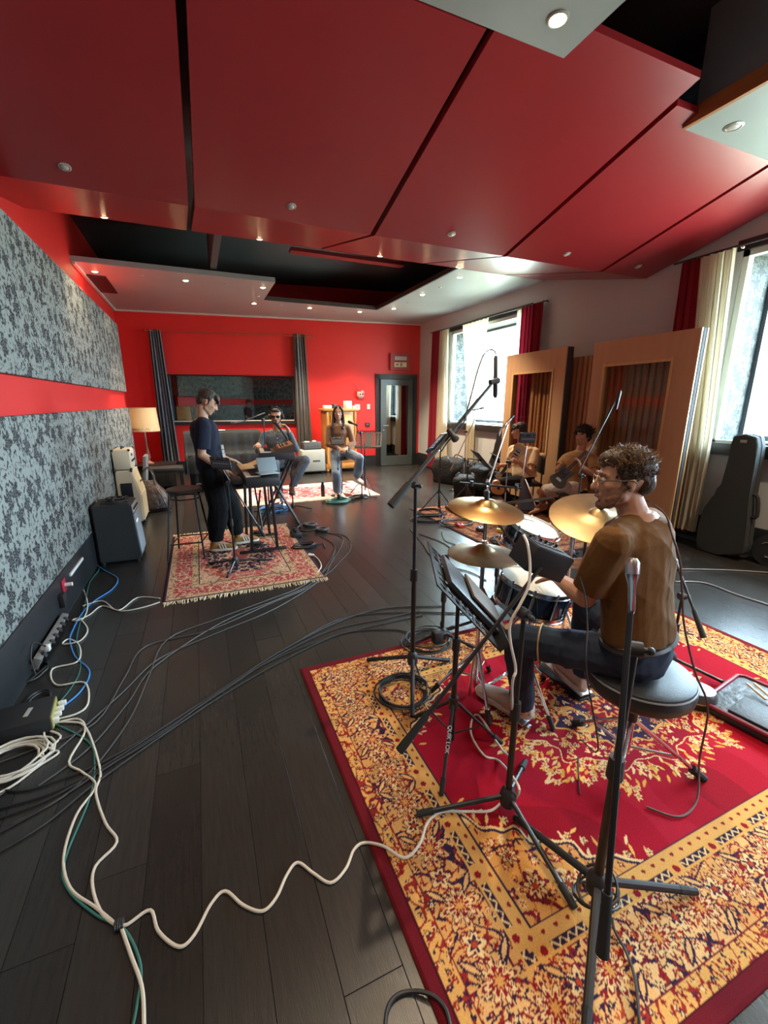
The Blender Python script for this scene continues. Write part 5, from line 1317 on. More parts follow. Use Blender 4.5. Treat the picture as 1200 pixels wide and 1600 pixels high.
def shoe(t, an, heel, toe, m, sole_m, name='shoe', w_=.047, stripes=None, h_=.105):
    an, heel, toe = V(an), V(heel), V(toe); d = toe - heel; d.z = 0; L = d.length; d.normalize(); s_ = Vector((-d.y, d.x, 0)); z = Vector((0, 0, 1)); g = heel.z
    def P(u, zz): return V(heel.x, heel.y, g) + d * (u * L) + z * zz
    b = B()
    b.loft([(P(.0, .045), s_ * .026, z * .028), (P(.04, .052), s_ * .036, z * .040), (P(.22, .060), s_ * .038, z * .048), (P(.45, .052), s_ * .042, z * .040), (P(.70, .042), s_ * .048, z * .028), (P(.90, .036), s_ * .042, z * .020), (P(.985, .032), s_ * .022, z * .012)], 18)
    rounded(b, P(.16, .06), P(.16, h_), .040, .040, 14)
    o = remeshed(b, name, m, t, .006, 3)
    b = B(); b.loft([(P(.5, .004), d * L * .50, s_ * w_), (P(.5, .018), d * L * .515, s_ * (w_ + .003)), (P(.5, .030), d * L * .51, s_ * w_)], 28, 2.6); b.build('sole', sole_m, o)
    for k in range(4): B().tube([P(.46 + .07 * k, .060) + s_ * .03, P(.46 + .07 * k, .090 - .012 * k), P(.46 + .07 * k, .060) - s_ * .03], .0035, 5, 3).build('lace', sole_m, o)
    if stripes:
        for sg in (-1, 1):
            for k in range(3): b = B(); u = .38 + .095 * k; b.prism([P(u, .030) + s_ * sg * .046, P(u + .045, .030) + s_ * sg * .046, P(u - .02, .085) + s_ * sg * .034, P(u - .06, .085) + s_ * sg * .034], s_ * sg * .004); b.build('stripe', stripes, o)
    return o
def hair_mass(t, F, m, prims, tufts=(), voxel=.006, wr=.006, seed=0, name='hair', wscale=60):
    h, H, k = F['h'], F['H'], F['k']; b = B()
    for c, r in prims: b.sph(h(*c), tuple(q * k for q in r), 16, M=H)
    for pts, r0, r1 in tufts:
        for i in range(len(pts) - 1): 
            a, c = i / (len(pts) - 1), (i + 1) / (len(pts) - 1); rounded(b, h(*pts[i]), h(*pts[i + 1]), (r0 + (r1 - r0) * a) * k, (r0 + (r1 - r0) * c) * k, 6)
    return remeshed(b, name, m, F['body'], voxel, 2, wr, wscale, seed=seed)
def curls(F, m, n, zmin, rad, L, r, seed, ymax=.09, name='curls', parent=None, lift=.6, back=0, base=(.080, .100, .094)):
    """short separate locks standing off the crown"""
    h, rn = F['h'], random.Random(seed); b = B()
    while n:
        th, ph = rn.uniform(0, 6.283), math.acos(rn.uniform(-.2, 1)); x, y, z = math.sin(ph) * math.cos(th), math.sin(ph) * math.sin(th), math.cos(ph)
        p = Vector((x * base[0], y * base[1] - .014, z * base[2] + .036))
        if p.z < zmin or p.y > ymax: continue
        n -= 1; q = Vector((x, y, z + lift)).normalized(); sw_ = Vector((rn.uniform(-1, 1), rn.uniform(-1, 1) - back, rn.uniform(-.2, .8))).normalized()
        l = L * rn.uniform(.5, 1.3); b.tube([h(*(p - q * .01)), h(*(p + q * l * .5)), h(*(p + q * l * .85 + sw_ * l * .35)), h(*(p + q * l * .9 + sw_ * l * .8))], lambda a: r * (1 - .8 * a), 5, 2)
    return b.build(name, m, parent or F['body'], kind='stuff')
def HAIR(name, c): return mat(name, c, .62, bump=(90, .5), stretch=(1, 1, .3), var=(tuple(x * 1.7 for x in c), 60, .5))
DENIM = mat('dark_denim', (.016, .024, .042), .85, var=((.034, .048, .075), 7, .5), bump=(400, .2), spec=.2); DENIML = mat('light_denim', (.16, .24, .34), .8, var=((.24, .33, .43), 6, .5), bump=(400, .2)); DENIMG = mat('grey_denim', (.075, .085, .105), .8, var=((.12, .14, .17), 6, .5), bump=(400, .2))
Z_ = (0, 0, 1)

# --- the drummer
J = dict(pel=(1.60, 1.055, .605), nk=(1.560, 1.120, 1.165), hd=(1.510, 1.160, 1.305), face=(-.82, .56, -.06), hup=(.0, .02, 1), shL=(1.368, 1.055, 1.095), shR=(1.745, 1.185, 1.095),
    elL=(1.375, 1.150, .835), wrL=(1.462, 1.385, .815), elR=(1.86, 1.33, .84), wrR=(1.70, 1.53, .80), hpL=(1.52, 1.05, .585), hpR=(1.70, 1.09, .585), knL=(1.262, 1.385, .545), anL=(1.362, 1.425, .115), toL=(1.30, 1.60, .06),
    knR=(1.79, 1.48, .56), anR=(1.815, 1.47, .13), toR=(1.84, 1.62, .085),
    handL=dict(d=(.30, .90, -.22), n=(.1, .1, -1), t=1, c=.16, s=1.02), handR=dict(d=(-.35, .8, -.25), n=(0, 0, -1), t=-1, c=.3))
SK1 = SKIN('skin_drummer', (.48, .27, .175))
t, F = person('bearded man with glasses in brown T-shirt and jeans seated at the drums', (1.62, 1.05, .51), J, SK1, .0052, .98, wide=1.0)
BROWN = mat('brown_cotton', (.135, .064, .018), .9, bump=(300, .2), spec=.25)
shirt(t, F, BROWN, 't_shirt', .80, .020, .115, .006, .009, .074, 3)
o = trousers(t, F, DENIM, 'jeans', (.096, .078, .070, .062), .93, .007, .010, 5, .13)
up, rt, fw, sec = F['up'], F['rt'], F['fw'], F['sec']
b = B(); p = sec(.105, .172, .130); pts = [p[0] + p[1] * math.cos(a) + p[2] * math.sin(a) for a in np.linspace(0, 6.283, 41)[:-1]]
b.tube(pts, .012, 6, 1, True); b.build('belt', mat('black_belt', (.012, .012, .012), .5), t)
kn, hp = V(J['knL']), V(J['hpL']); d = (hp - kn).normalized(); cc = kn + d * .10; u = d.orthogonal().normalized(); w_ = d.cross(u)
b = B(); b.tube([cc + (u * math.cos(a) + w_ * math.sin(a)) * .086 for a in np.linspace(0, 6.283, 25)[:-1]], .004, 6, 1, True); b.build('seam', mat('tan_seam', (.40, .28, .12), .7), o)
SH1 = mat('cream_sneaker', (.52, .42, .34), .6, var=((.44, .33, .27), 8), bump=(120, .2)); SO1 = mat('pale_sole', (.55, .48, .42), .5)
shoe(t, J['anL'], (1.403, 1.392, 0.060), (1.272, 1.685, .075), SH1, SO1); shoe(t, J['anR'], (1.80, 1.435, .065), (1.86, 1.715, .06), SH1, SO1)
H1 = HAIR('fair_brown_hair', (.036, .021, .011))
hair_mass(t, F, H1, [((0, -.030, .052), (.081, .094, .086)), ((0, .02, .088), (.064, .074, .044)), ((0, -.04, .088), (.062, .06, .042)), ((0, -.072, .0), (.067, .048, .066)), ((.055, -.01, .035), (.028, .05, .05)), ((-.055, -.01, .035), (.028, .05, .05))], [([(s_ * .074, .012, .03), (s_ * .074, .016, -.02)], .012, .007) for s_ in (-1, 1)], .0055, .004, 3)
curls(F, mat('blond_hair_tips', (.17, .10, .045), .45, bump=(90, .3)), 900, .060, .085, .019, .0034, 5, .12, base=(.075, .098, .083))  # blond tips over the darker brown hair
curls(F, H1, 900, -.06, .085, .010, .0022, 6, .045, base=(.078, .100, .086), name='side_hair')
BEARD = HAIR('brown_beard', (.15, .075, .04))
hair_mass(t, F, BEARD, [((0, .074, -.094), (.030, .026, .024)), ((.028, .056, -.086), (.026, .030, .024)), ((-.028, .056, -.086), (.026, .030, .024)), ((0, .094, -.043), (.024, .010, .006))],
    [([(s_ * .070, .014, -.015), (s_ * .064, .022, -.050), (s_ * .052, .042, -.076), (s_ * .03, .066, -.092)], .011, .019) for s_ in (-1, 1)] + [([(s_ * .056, .042, -.056), (s_ * .040, .064, -.070)], .013, .014) for s_ in (-1, 1)], .005, .003, 6, 'beard')
brows(F, BEARD); h = F['h']; GL = mat('thin_gold_frame', (.45, .33, .16), .3, .8)
for s_ in (-1, 1): B().tube([h(s_ * .034 + .023 * math.cos(a), .100 - .006 * abs(math.cos(a)), .006 + .020 * math.sin(a)) for a in np.linspace(0, 6.283, 17)[:-1]], .0016, 5, 1, True).build('spectacle_rim', GL, F['body'])
for s_ in (-1, 1): B().tube([h(s_ * .056, .094, .010), h(s_ * .079, .04, .012), h(s_ * .083, -.012, .010), h(s_ * .080, -.03, -.008)], .0016, 5, 3).build('spectacle_arm', BLACK, F['body'])
CORD = mat('brown_cord', (.10, .05, .03), .7)
up, L = F['up'], .515
b = B(); nk = V(J['nk']); b.tube([nk + rt * .068 * math.cos(a) + fw * (.062 * math.sin(a)) + up * (.012 - .05 * max(0, math.sin(a))) for a in np.linspace(0, 6.283, 19)[:-1]], .0028, 5, 2, True); b.build('necklace', CORD, t)
ph = [h(.086, -.004, -.01), h(.080, -.055, -.06), nk + rt * .02 - fw * .088 + up * .02, nk + rt * .0 - fw * .122 - up * .06, nk - rt * .01 - fw * .152 - up * .16, nk - rt * .01 - fw * .160 - up * .30, nk - rt * .01 - fw * .168 - up * .42, (1.66, .858, .60), (1.76, .84, .42), (1.82, .86, .14), (1.74, .80, .02), (1.60, .78, .016), (1.52, .86, .016)]
B().tube(ph, .0042, 6, 5).build('earphone_cable', mat('braided_brown_cable', (.09, .05, .035), .6), loc=(1.80, .93, .55), label='braided brown earphone cable running down the drummer\'s back to rug', cat='cable')
B().sph(h(-.086, .002, -.012), .0085, 8).build('earphone', BLKPL, F['body'])

# --- the keyboard player
J = dict(pel=(.085, 4.96, .945), nk=(.045, 4.95, 1.435), hd=(.115, 4.945, 1.605), face=(.85, -.08, -.50), hup=(.5, 0, .85), shL=(.045, 5.13, 1.375), shR=(.045, 4.77, 1.375), elL=(.03, 5.19, 1.09), wrL=(.27, 5.10, .99), elR=(.005, 4.765, 1.085), wrR=(.20, 4.74, .93),
    hpL=(.09, 5.05, .90), hpR=(.08, 4.87, .90), knL=(.24, 5.05, .50), anL=(.305, 5.04, .10), toL=(.45, 5.06, .05), knR=(.12, 4.87, .50), anR=(.055, 4.87, .10), toR=(.20, 4.86, .05),
    handL=dict(d=(.95, -.1, -.25), n=(0, 0, -1), t=1, c=.4), handR=dict(d=(.85, .1, -.5), n=(0, .1, -1), t=-1, c=.4))
t, F = person('young man with brown fringe in navy T-shirt standing at the keyboard', (.15, 4.95, .009), J, SKIN('skin_keyboardist', (.52, .29, .18)), .007, 1.0)
NAVYC = mat('navy_cotton', (.014, .016, .028), .9, bump=(300, .2), spec=.2); o = shirt(t, F, NAVYC, 't_shirt', .80, .026, -.36, .008, .008, .080, 13)
BLKC = mat('black_cotton', (.007, .007, .008), .9, spec=.15); trousers(t, F, BLKC, 'trousers', (.118, .112, .108, .078), .93, .009, .009, 15, .06)
pch = V(J['pel']) + F['up'] * .20 + F['fw'] * .152
M4 = Matrix.Translation(pch) @ Matrix((F['rt'], F['up'], -F['fw'])).transposed().to_4x4() @ Matrix.Rotation(math.pi, 4, 'Y') 
Mt = Matrix((-F['rt'], F['up'], F['fw'])).transposed().to_4x4()
text_obj('a.', 'chest_print', .10, Matrix.Translation(pch + F['rt'] * .06 + F['fw'] * -.004 + F['up'] * .0) @ Mt, PRINT, o, .012)
text_obj('cb', 'chest_print', .12, Matrix.Translation(pch + F['rt'] * .07 + F['fw'] * -.004 - F['up'] * .085) @ Mt, PRINT, o, .012)
GOLDS = mat('mustard_suede', (.26, .13, .03), .8, bump=(200, .3)); WST = mat('white_leather', (.65, .60, .50), .5)
shoe(t, J['anL'], (.255, 5.03, .012), (.535, 5.07, .012), GOLDS, WST, stripes=WST); shoe(t, J['anR'], (-.005, 4.875, .012), (.275, 4.855, .012), GOLDS, WST, stripes=WST)
H2 = HAIR('dark_brown_hair', (.030, .018, .010))
hair_mass(t, F, H2, [((0, -.026, .052), (.084, .100, .086)), ((0, -.07, .0), (.07, .05, .07)), ((0, .045, .075), (.066, .052, .045))], [([(x, .06, .085), (x * 1.05, .098, .055), (x * 1.05, .106, .022)], .016, .007) for x in (-.05, -.028, -.006, .016, .038, .056)] + [([(s_ * .076, .01, .04), (s_ * .078, .016, -.03)], .014, .007) for s_ in (-1, 1)], .006, .004, 8)
brows(F, H2)

# --- seated man with sunglasses
J = dict(pel=(1.10, 6.76, .715), nk=(1.09, 6.69, 1.195), hd=(1.085, 6.64, 1.405), face=(-.30, -.95, -.10), hup=(0, .05, 1), shR=(.905, 6.72, 1.13), shL=(1.265, 6.66, 1.13), elR=(.80, 6.72, .90), wrR=(.78, 6.50, 1.02), elL=(1.345, 6.56, .915), wrL=(1.205, 6.45, 1.235),
    hpR=(1.02, 6.74, .70), hpL=(1.19, 6.74, .70), knR=(.96, 6.33, .74), anR=(1.02, 6.42, .32), toR=(.99, 6.28, .27), knL=(1.44, 6.42, .76), anL=(1.22, 6.46, .34), toL=(1.20, 6.31, .29),
    handR=dict(d=(-.1, -.85, -.2), n=(0, 0, -1), t=-1, c=.4), handL=dict(d=(-.65, -.25, .70), n=(-.6, -.2, -.7), t=-1, c=.9))
t, F = person('man with sunglasses and headphones in grey shirt seated behind the synthesizer', (1.10, 6.80, .66), J, SKIN('skin_sunglasses', (.48, .25, .16)), .0075, 1.0)
GRS = mat('grey_blue_shirt', (.085, .09, .085), .8, var=((.15, .19, .23), 4, .5), bump=(60, .2, .02)); o = shirt(t, F, GRS, 'shirt', .85, .022, -.14, .008, .008, .066, 23, long=True)
for k in range(5): p = F['sec'](.3 + .13 * k, .1, .142); B().sph(p[0] + p[2] * .98, .007, 8).build('button', WHITE, o)
b = B(); sec = F['sec']; b.tube([sec(1.0, .1, .06)[0] + F['rt'] * x + F['fw'] * y + F['up'] * z for x, y, z in ((-.075, -.02, .01), (-.07, .05, .0), (-.02, .095, -.05), (.02, .095, -.05), (.07, .05, .0), (.075, -.02, .01))], .014, 6, 3); b.build('collar', GRS, t)
trousers(t, F, DENIMG, 'jeans', (.098, .080, .072, .064), .90, .008, .007, 25, .08)
DKS = mat('dark_leather', (.05, .03, .02), .5)
shoe(t, J['anR'], (1.04, 6.47, .245), (.965, 6.21, .215), DKS, DKS); shoe(t, J['anL'], (1.23, 6.52, .265), (1.19, 6.25, .235), DKS, DKS)
H3 = HAIR('black_hair', (.012, .010, .009)); hair_mass(t, F, H3, [((0, -.030, .052), (.080, .094, .082)), ((0, -.07, .0), (.066, .048, .066)), ((0, .025, .085), (.064, .06, .036))], [([(s_ * .074, .012, .03), (s_ * .072, .022, -.03)], .012, .008) for s_ in (-1, 1)], .0065, .003, 4)
hair_mass(t, F, H3, [((0, .078, -.094), (.026, .022, .022)), ((0, .096, -.042), (.026, .010, .008))], [([(s_ * .066, .03, -.04), (s_ * .05, .05, -.08), (s_ * .02, .075, -.098)], .010, .013) for s_ in (-1, 1)], .006, .002, 5, 'beard')
h = F['h']; SG = mat('black_lens', (.01, .009, .009), .12)
each(F['body'], 'sunglass_lens', SG, [lambda b, s_=s_: b.sph(h(s_ * .034, .094, .006), (.028, .010, .021), 12, M=F['H']) for s_ in (-1, 1)])
each(F['body'], 'sunglass_arm', SG, [lambda b, s_=s_: b.tube([h(s_ * .058, .090, .014), h(s_ * .080, .03, .014), h(s_ * .083, -.012, .010)], .003, 5, 2) for s_ in (-1, 1)]); B().cyl(h(-.012, .100, .012), h(.012, .100, .012), .004).build('sunglass_bridge', SG, F['body'])
t2 = thing('headphones', 'black headphones worn by the man with sunglasses', 'headphones', h(0, 0, .1))
B().tube([h(.092 * math.cos(a), -.012, .02 + .115 * math.sin(a)) for a in np.linspace(0.05, 3.09, 13)], .009, 8, 2).build('headband', BLKPL, t2)
each(t2, 'ear_cup', BLKPL, [lambda b, s_=s_: b.cyl(h(s_ * .082, -.006, -.004), h(s_ * .112, -.006, -.004), .040, .034, 16) for s_ in (-1, 1)])
microphone('black handheld-style microphone at the mouth of the man with sunglasses', V(J['wrL']) + V(-.005, .0, -.16), h(.005, .125, -.065), .011, .021)

# --- the singer
J = dict(pel=(2.20, 7.10, .80), nk=(2.185, 7.10, 1.245), hd=(2.175, 7.06, 1.435), face=(-.32, -.94, -.04), hup=(.04, .02, 1), shR=(2.03, 7.13, 1.185), shL=(2.34, 7.06, 1.185), elR=(1.985, 7.05, .93), wrR=(2.13, 6.90, .86), elL=(2.40, 6.98, .93), wrL=(2.235, 6.86, .87),
    hpR=(2.11, 7.08, .78), hpL=(2.29, 7.05, .78), knR=(1.98, 6.72, .68), anR=(2.05, 6.83, .28), toR=(2.03, 6.72, .2), knL=(2.40, 6.66, .72), anL=(2.40, 6.80, .37), toL=(2.40, 6.66, .3),
    handR=dict(d=(.5, -.6, -.3), n=(.4, 0, -.9), t=-1, c=.7, s=.9), handL=dict(d=(-.6, -.5, -.2), n=(-.2, 0, -.9), t=1, c=.7, s=.9))
# she sits so that her right foot reaches the floor
J['anR'] = (2.10, 6.98, .10 + .0); J['knR'] = tuple(ik(J['hpR'], J['anR'], .42, .42, (-.35, -1, .1))); J['toR'] = (2.07, 6.86, .06)
t, F = person('long-haired woman in brown cardigan and jeans seated on the chrome stool', (2.2, 7.1, .75), J, SKIN('skin_singer', (.58, .34, .23)), .0075, .97, sex='f')
shirt(t, F, mat('beige_top', (.46, .32, .20), .8), 'top', .35, .008, -.08, .009, .003, .055, 33)
CARD = mat('brown_knit', (.18, .085, .04), .9, bump=(150, .4), sheen=.3); o = shirt(t, F, CARD, 'cardigan_sleeves', .88, .016, .18, .009, .006, .062, 34, long=True)
trousers(t, F, DENIML, 'jeans', (.092, .074, .078, .076), .90, .008, .006, 35, .10)
WSH = mat('white_sneaker', (.72, .70, .64), .5); shoe(t, J['anR'], (2.10, 7.03, .012), (2.055, 6.78, .012), WSH, WSH, w_=.042); shoe(t, J['anL'], (2.40, 6.85, .285), (2.42, 6.61, .25), WSH, WSH, w_=.042)
H4 = HAIR('long_dark_hair', (.020, .012, .008)); 
hair_mass(t, F, H4, [((0, -.032, .050), (.084, .094, .086)), ((0, -.065, -.03), (.078, .055, .09)), ((.06, -.03, -.05), (.030, .05, .08)), ((-.06, -.03, -.05), (.030, .05, .08))],
    [([(s_ * .03, .060, .105), (s_ * .072, .045, .05), (s_ * .086, .02, -.04), (s_ * .095, .03, -.14), (s_ * .09, .075, -.25), (s_ * (.075 if s_ > 0 else .08), .10, -.40 if s_ > 0 else -.24)], .022, .026) for s_ in (-1, 1)] + [([(x, -.07, -.08), (x * 1.2, -.085, -.20), (x * 1.25, -.09, -.33)], .038, .028) for x in (-.045, 0, .045)], .007, .004, 9)
brows(F, H4)
# --- the guitarist in the cream shirt
J = dict(pel=(4.495, 5.117, 0.459), nk=(4.497, 5.222, 0.964), hd=(4.455, 5.255, 1.184), face=(-.93, .28, -.05), hup=(.05, 0, 1), shL=(4.562, 4.996, 0.897), shR=(4.501, 5.426, 0.896), elL=(4.427, 4.902, 0.594), wrL=(4.220, 4.927, 0.771), elR=(4.440, 5.414, 0.639), wrR=(4.221, 5.326, 0.673),
    hpL=(4.458, 5.033, 0.466), hpR=(4.524, 5.222, 0.440), knL=(4.02, 5.16, .58), anL=(4.411, 5.288, 0.100), toL=(4.0, 5.38, .05), knR=(3.98, 5.66, .60), anR=(4.181, 5.589, 0.100), toR=(3.85, 5.75, .05),
    handL=dict(d=(-.7, .5, .25), n=(.3, .7, -.2), t=1, c=.6), handR=dict(d=(-.8, .2, -.4), n=(.2, -.6, .4), t=1, c=.8))
J['pel'] = (J['pel'][0], J['pel'][1], .53); J['knL'] = tuple(ik(J['hpL'], J['anL'], .43, .43, (-.9, .2, .6))); J['knR'] = tuple(ik(J['hpR'], J['anR'], .43, .43, (-.9, .3, .6)))
t, F = person('dark-haired guitarist in cream T-shirt seen in profile before the left screen', (4.4, 5.1, .45), J, SKIN('skin_guitarist_cream', (.50, .27, .17)), .0075, 1.0)
shirt(t, F, mat('cream_cotton', (.60, .45, .28), .85, sheen=.2), 't_shirt', .62, .020, -.10, .008, .006, .072, 43); trousers(t, F, mat('charcoal_trousers', (.012, .013, .016), .85, spec=.2), 'trousers', (.10, .082, .078, .070), .93, .008, .007, 45, .08)
shoe(t, J['anL'], V(J['anL']) + V(.08, -.02, -.09), V(J['anL']) + V(-.18, .08, -.09), DKS, DKS); shoe(t, J['anR'], V(J['anR']) + V(.08, -.02, -.09), V(J['anR']) + V(-.18, .08, -.09), DKS, DKS)
hair_mass(t, F, H3, [((0, -.028, .056), (.088, .104, .090)), ((0, -.075, -.01), (.076, .056, .085)), ((0, .05, .075), (.070, .05, .045)), ((.06, -.02, .0), (.03, .05, .06)), ((-.06, -.02, .0), (.03, .05, .06))], [([(x, .06, .085), (x, .098, .055), (x, .10, .03)], .016, .009) for x in (-.05, -.02, .01, .04)], .0065, .005, 10); brows(F, H3)
# --- the smiling guitarist
J = dict(pel=(4.633, 4.285, 0.505), nk=(4.710, 4.322, 0.959), hd=(4.728, 4.304, 1.165), face=(-.90, -.10, .0), hup=(.10, 0, 1), shL=(4.740, 4.108, 0.879), shR=(4.651, 4.487, 0.856), elL=(4.626, 3.951, 0.706), wrL=(4.399, 3.992, 0.828), elR=(4.453, 4.418, 0.708), wrR=(4.316, 4.227, 0.819),
    hpL=(4.543, 4.197, 0.492), hpR=(4.686, 4.400, 0.472), knL=(4.2, 4.5, .58), anL=(4.654, 4.853, 0.120), toL=(4.4, 4.75, .05), knR=(4.2, 4.8, .58), anR=(4.906, 4.838, 0.100), toR=(4.3, 4.7, .05),
    handL=dict(d=(-.35, .2, .9), n=(-.5, .6, 0), t=-1, c=.9), handR=dict(d=(-.1, -.4, -.6), n=(-.5, -.8, 0), t=1, c=.7))
J['knL'] = tuple(ik(J['hpL'], J['anL'], .44, .43, (-1, .1, .55))); J['knR'] = tuple(ik(J['hpR'], J['anR'], .44, .43, (-1, .1, .5)))
t, F = person('smiling curly-haired guitarist in mustard shirt and pale shorts before the right screen', (4.6, 4.3, .45), J, SKIN('skin_guitarist_mustard', (.46, .24, .15)), .0075, 1.0)
shirt(t, F, mat('mustard_cotton', (.30, .155, .045), .85, sheen=.2), 't_shirt', .70, .022, -.10, .008, .007, .072, 53); trousers(t, F, mat('pale_grey_shorts', (.42, .40, .35), .85), 'shorts', (.102, .092, 0, 0), .9, .008, .008, 55, .06, short=.86)
for a in 'LR':
    an = V(J['an' + a]); up_ = (V(J['kn' + a]) - an).normalized(); b = B(); b.cyl(an - up_ * .02, an + up_ * .12, .046, .050, 16); b.build('sock', mat('cream_sock', (.56, .46, .33), .9, bump=(200, .3)), t); shoe(t, an, V(an.x + .05, an.y - .03, .012), V(an.x - .16, an.y + .14, .012), mat('brown_suede_shoe', (.09, .06, .045), .7), DKS, h_=.08)
hair_mass(t, F, H3, [((0, -.030, .058), (.094, .108, .092)), ((0, -.075, .0), (.080, .056, .085)), ((0, .045, .082), (.076, .052, .046)), ((.062, -.02, .02), (.034, .055, .06)), ((-.062, -.02, .02), (.034, .055, .06))], [], .0065, .008, 12); curls(F, H3, 220, .02, .1, .035, .006, 9, .085, base=(.088, .108, .098)); brows(F, H3)

# ------------------------------------------------------------------ keyboards and what stands round the keyboard player
def keys(parent, x0, x1, y0, y1, z, n, wm, bm_):
    """white and black keys as one run each; player side at x0"""
    d = (y1 - y0) / n; b = B()
    for i in range(n): b.box(((x0 + x1) / 2, y0 + d * (i + .5), z), (x1 - x0, d * .92, .012))
    b.build('white_keys', wm, parent, kind='stuff', smooth=False)
    b = B()
    for i in range(n):
        if i % 7 in (0, 1, 3, 4, 5): b.box((x0 + (x1 - x0) * .68, y0 + d * (i + 1), z + .010), ((x1 - x0) * .62, d * .5, .012))
    b.build('black_keys', bm_, parent, kind='stuff', smooth=False)
IVORY = mat('ivory_keys', (.70, .62, .50), .35)
t = thing('stage_piano', 'long black stage piano on a two-legged black stand before the standing player', 'keyboard', (.54, 4.85, .86))
kx0, kx1, ky0, ky1 = .37, .70, 4.28, 5.52
B().box((.535, 4.90, .845), (.33, 1.24, .085), bevel=.012).build('body', BLKPL, t)
keys(t, .385, .525, ky0 + .10, ky1 - .10, .892, 45, IVORY, BLACK)
B().box((.62, 4.90, .892), (.15, 1.16, .012), bevel=.003).build('control_panel', BLACK, t)
for i in range(6): B().cyl((.60, 4.75 + .06 * i, .895), (.60, 4.75 + .06 * i, .912), .010).build('knob', STEEL, t)
t = thing('keyboard_stand', 'black keyboard stand with upright legs and floor bars on small rug', 'keyboard stand', (.54, 4.8, 0))
SG_ = mat('satin_black_steel', (.03, .03, .032), .35, .6)
for y in (4.62, 5.18):
    B().box((.53, y, .036), (.50, .045, .025), bevel=.006).build('floor_bar', SG_, t)
    for x in (.42, .66): B().box((x + .005, y, .42), (.032, .022, .76), M=Matrix.Rotation(.04 * (1 if x < .5 else -1), 3, 'Y'), bevel=.004).build('leg', SG_, t)
    B().box((.53, y, .79), (.34, .045, .022), bevel=.004).build('support_arm', SG_, t)
B().cyl((.54, 4.62, .70), (.54, 5.18, .20), .010).build('cross_brace', SG_, t); B().cyl((.54, 4.62, .20), (.54, 5.18, .70), .010).build('cross_brace', SG_, t)
# sheet music folders and tablet on the piano
MAN = mat('manila_card', (.62, .42, .22), .75); 
t = thing('manila_folder', 'open tan folder lying on the near half of the stage piano', 'folder', (.50, 4.85, .90))
B().box((.455, 4.90, .925), (.17, .42, .006), M=Matrix.Rotation(-.10, 3, 'Y'), bevel=.002).build('left_leaf', MAN, t)
B().box((.575, 5.02, .945), (.17, .40, .006), M=Matrix.Rotation(-.35, 3, 'Y'), bevel=.002).build('right_leaf', MAN, t)
B().box((.55, 4.78, .935), (.16, .26, .012), M=Matrix.Rotation(-.2, 3, 'Y') @ Matrix.Rotation(.25, 3, 'Z'), bevel=.003).build('cymbal_of_paper', mat('dark_brown_card', (.05, .035, .02), .6), loc=(.55, 4.78, .92), label='dark brown card sleeve lying on the open tan folder', cat='sleeve')
bpy.data.objects['cymbal_of_paper'].name = 'card_sleeve'
TAB = mat('pale_grey_card', (.38, .46, .45), .6)
t = thing('tablet_cover', 'pale grey-green folded tablet cover standing on the stage piano end', 'tablet', (.60, 4.44, .90))
B().box((.60, 4.42, .915), (.20, .17, .008), rz=.2, bevel=.002).build('lower_flap', TAB, t); B().box((.615, 4.53, .985), (.20, .15, .008), M=Matrix.Rotation(.2, 3, 'Z') @ Matrix.Rotation(1.15, 3, 'X'), bevel=.002).build('upper_flap', mat('grey_card', (.22, .26, .26), .6), t)
# synthesizer further along
t = thing('synthesizer', 'dark synthesizer with tan wooden control panel in front of the man with sunglasses', 'keyboard', (.90, 5.80, .93))
cs = V(.90, 5.72, 0); rzs = -.10; Ms = Matrix.Rotation(rzs, 3, 'Z')
def sp(x, y, z): return cs + Ms @ V(x, y, z)
B().box(sp(0, 0, .955), (.44, .56, .09), rz=rzs, bevel=.008).build('body', mat('dark_synth_case', (.03, .03, .032), .45), t)
b = B().prism([sp(-.03, -.27, .995), sp(.215, -.27, .995), sp(.215, -.27, 1.095), sp(.02, -.27, 1.04)], Ms @ V(0, .54, 0)); o = b.build('panel_case', mat('walnut_case', (.08, .04, .022), .45), t, smooth=False)
nrm = (Ms @ V(-.2, 0, .96)).normalized(); du = (Ms @ V(.96, 0, .27)).normalized()
Mp = Matrix((du, Ms @ V(0, 1, 0), du.cross(Ms @ V(0, 1, 0)).normalized())).transposed()
B().box(sp(.115, 0, 1.073), (.18, .48, .008), M=Mp).build('control_panel', mat('tan_wood_panel', (.42, .19, .07), .5), o)
B().box(sp(.14, .02, 1.086), (.03, .30, .010), M=Mp).build('slot', BLKPL, o)
for i in range(5):
    for j in range(2): B().cyl(sp(.06 + .03 * j, -.18 + .06 * i, 1.058 + .009 * j), sp(.055 + .03 * j, -.18 + .06 * i, 1.082 + .009 * j), .009, seg=8).build('knob', BLACK, o)
b = B(); d = .48 / 22
for i in range(22): b.box(sp(-.135, -.24 + d * (i + .5), 1.006), (.13, d * .9, .014), rz=rzs)
b.build('white_keys', IVORY, t, kind='stuff', smooth=False)
b = B()
for i in range(22):
    if i % 7 in (0, 1, 3, 4, 5): b.box(sp(-.11, -.24 + d * (i + 1), 1.016), (.08, d * .5, .012), rz=rzs)
b.build('black_keys', BLACK, t, kind='stuff', smooth=False)
t = thing('keyboard_stand', 'folding black crossed stand carrying the synthesizer', 'keyboard stand', (.90, 5.72, 0))
for y in (-.16, .16):
    for sg in (-1, 1): B().cyl(sp(-.24 * sg, y, .02), sp(.20 * sg, y, .895), .013).build('leg', BLACK, t)
for sg in (-1, 1): B().cyl(sp(.20 * sg, -.20, .897), sp(.20 * sg, .20, .897), .012).build('support_arm', BLACK, t); B().cyl(sp(.24 * sg, -.24, .022), sp(.24 * sg, .24, .022), .014).build('floor_bar', RUBBER, t)
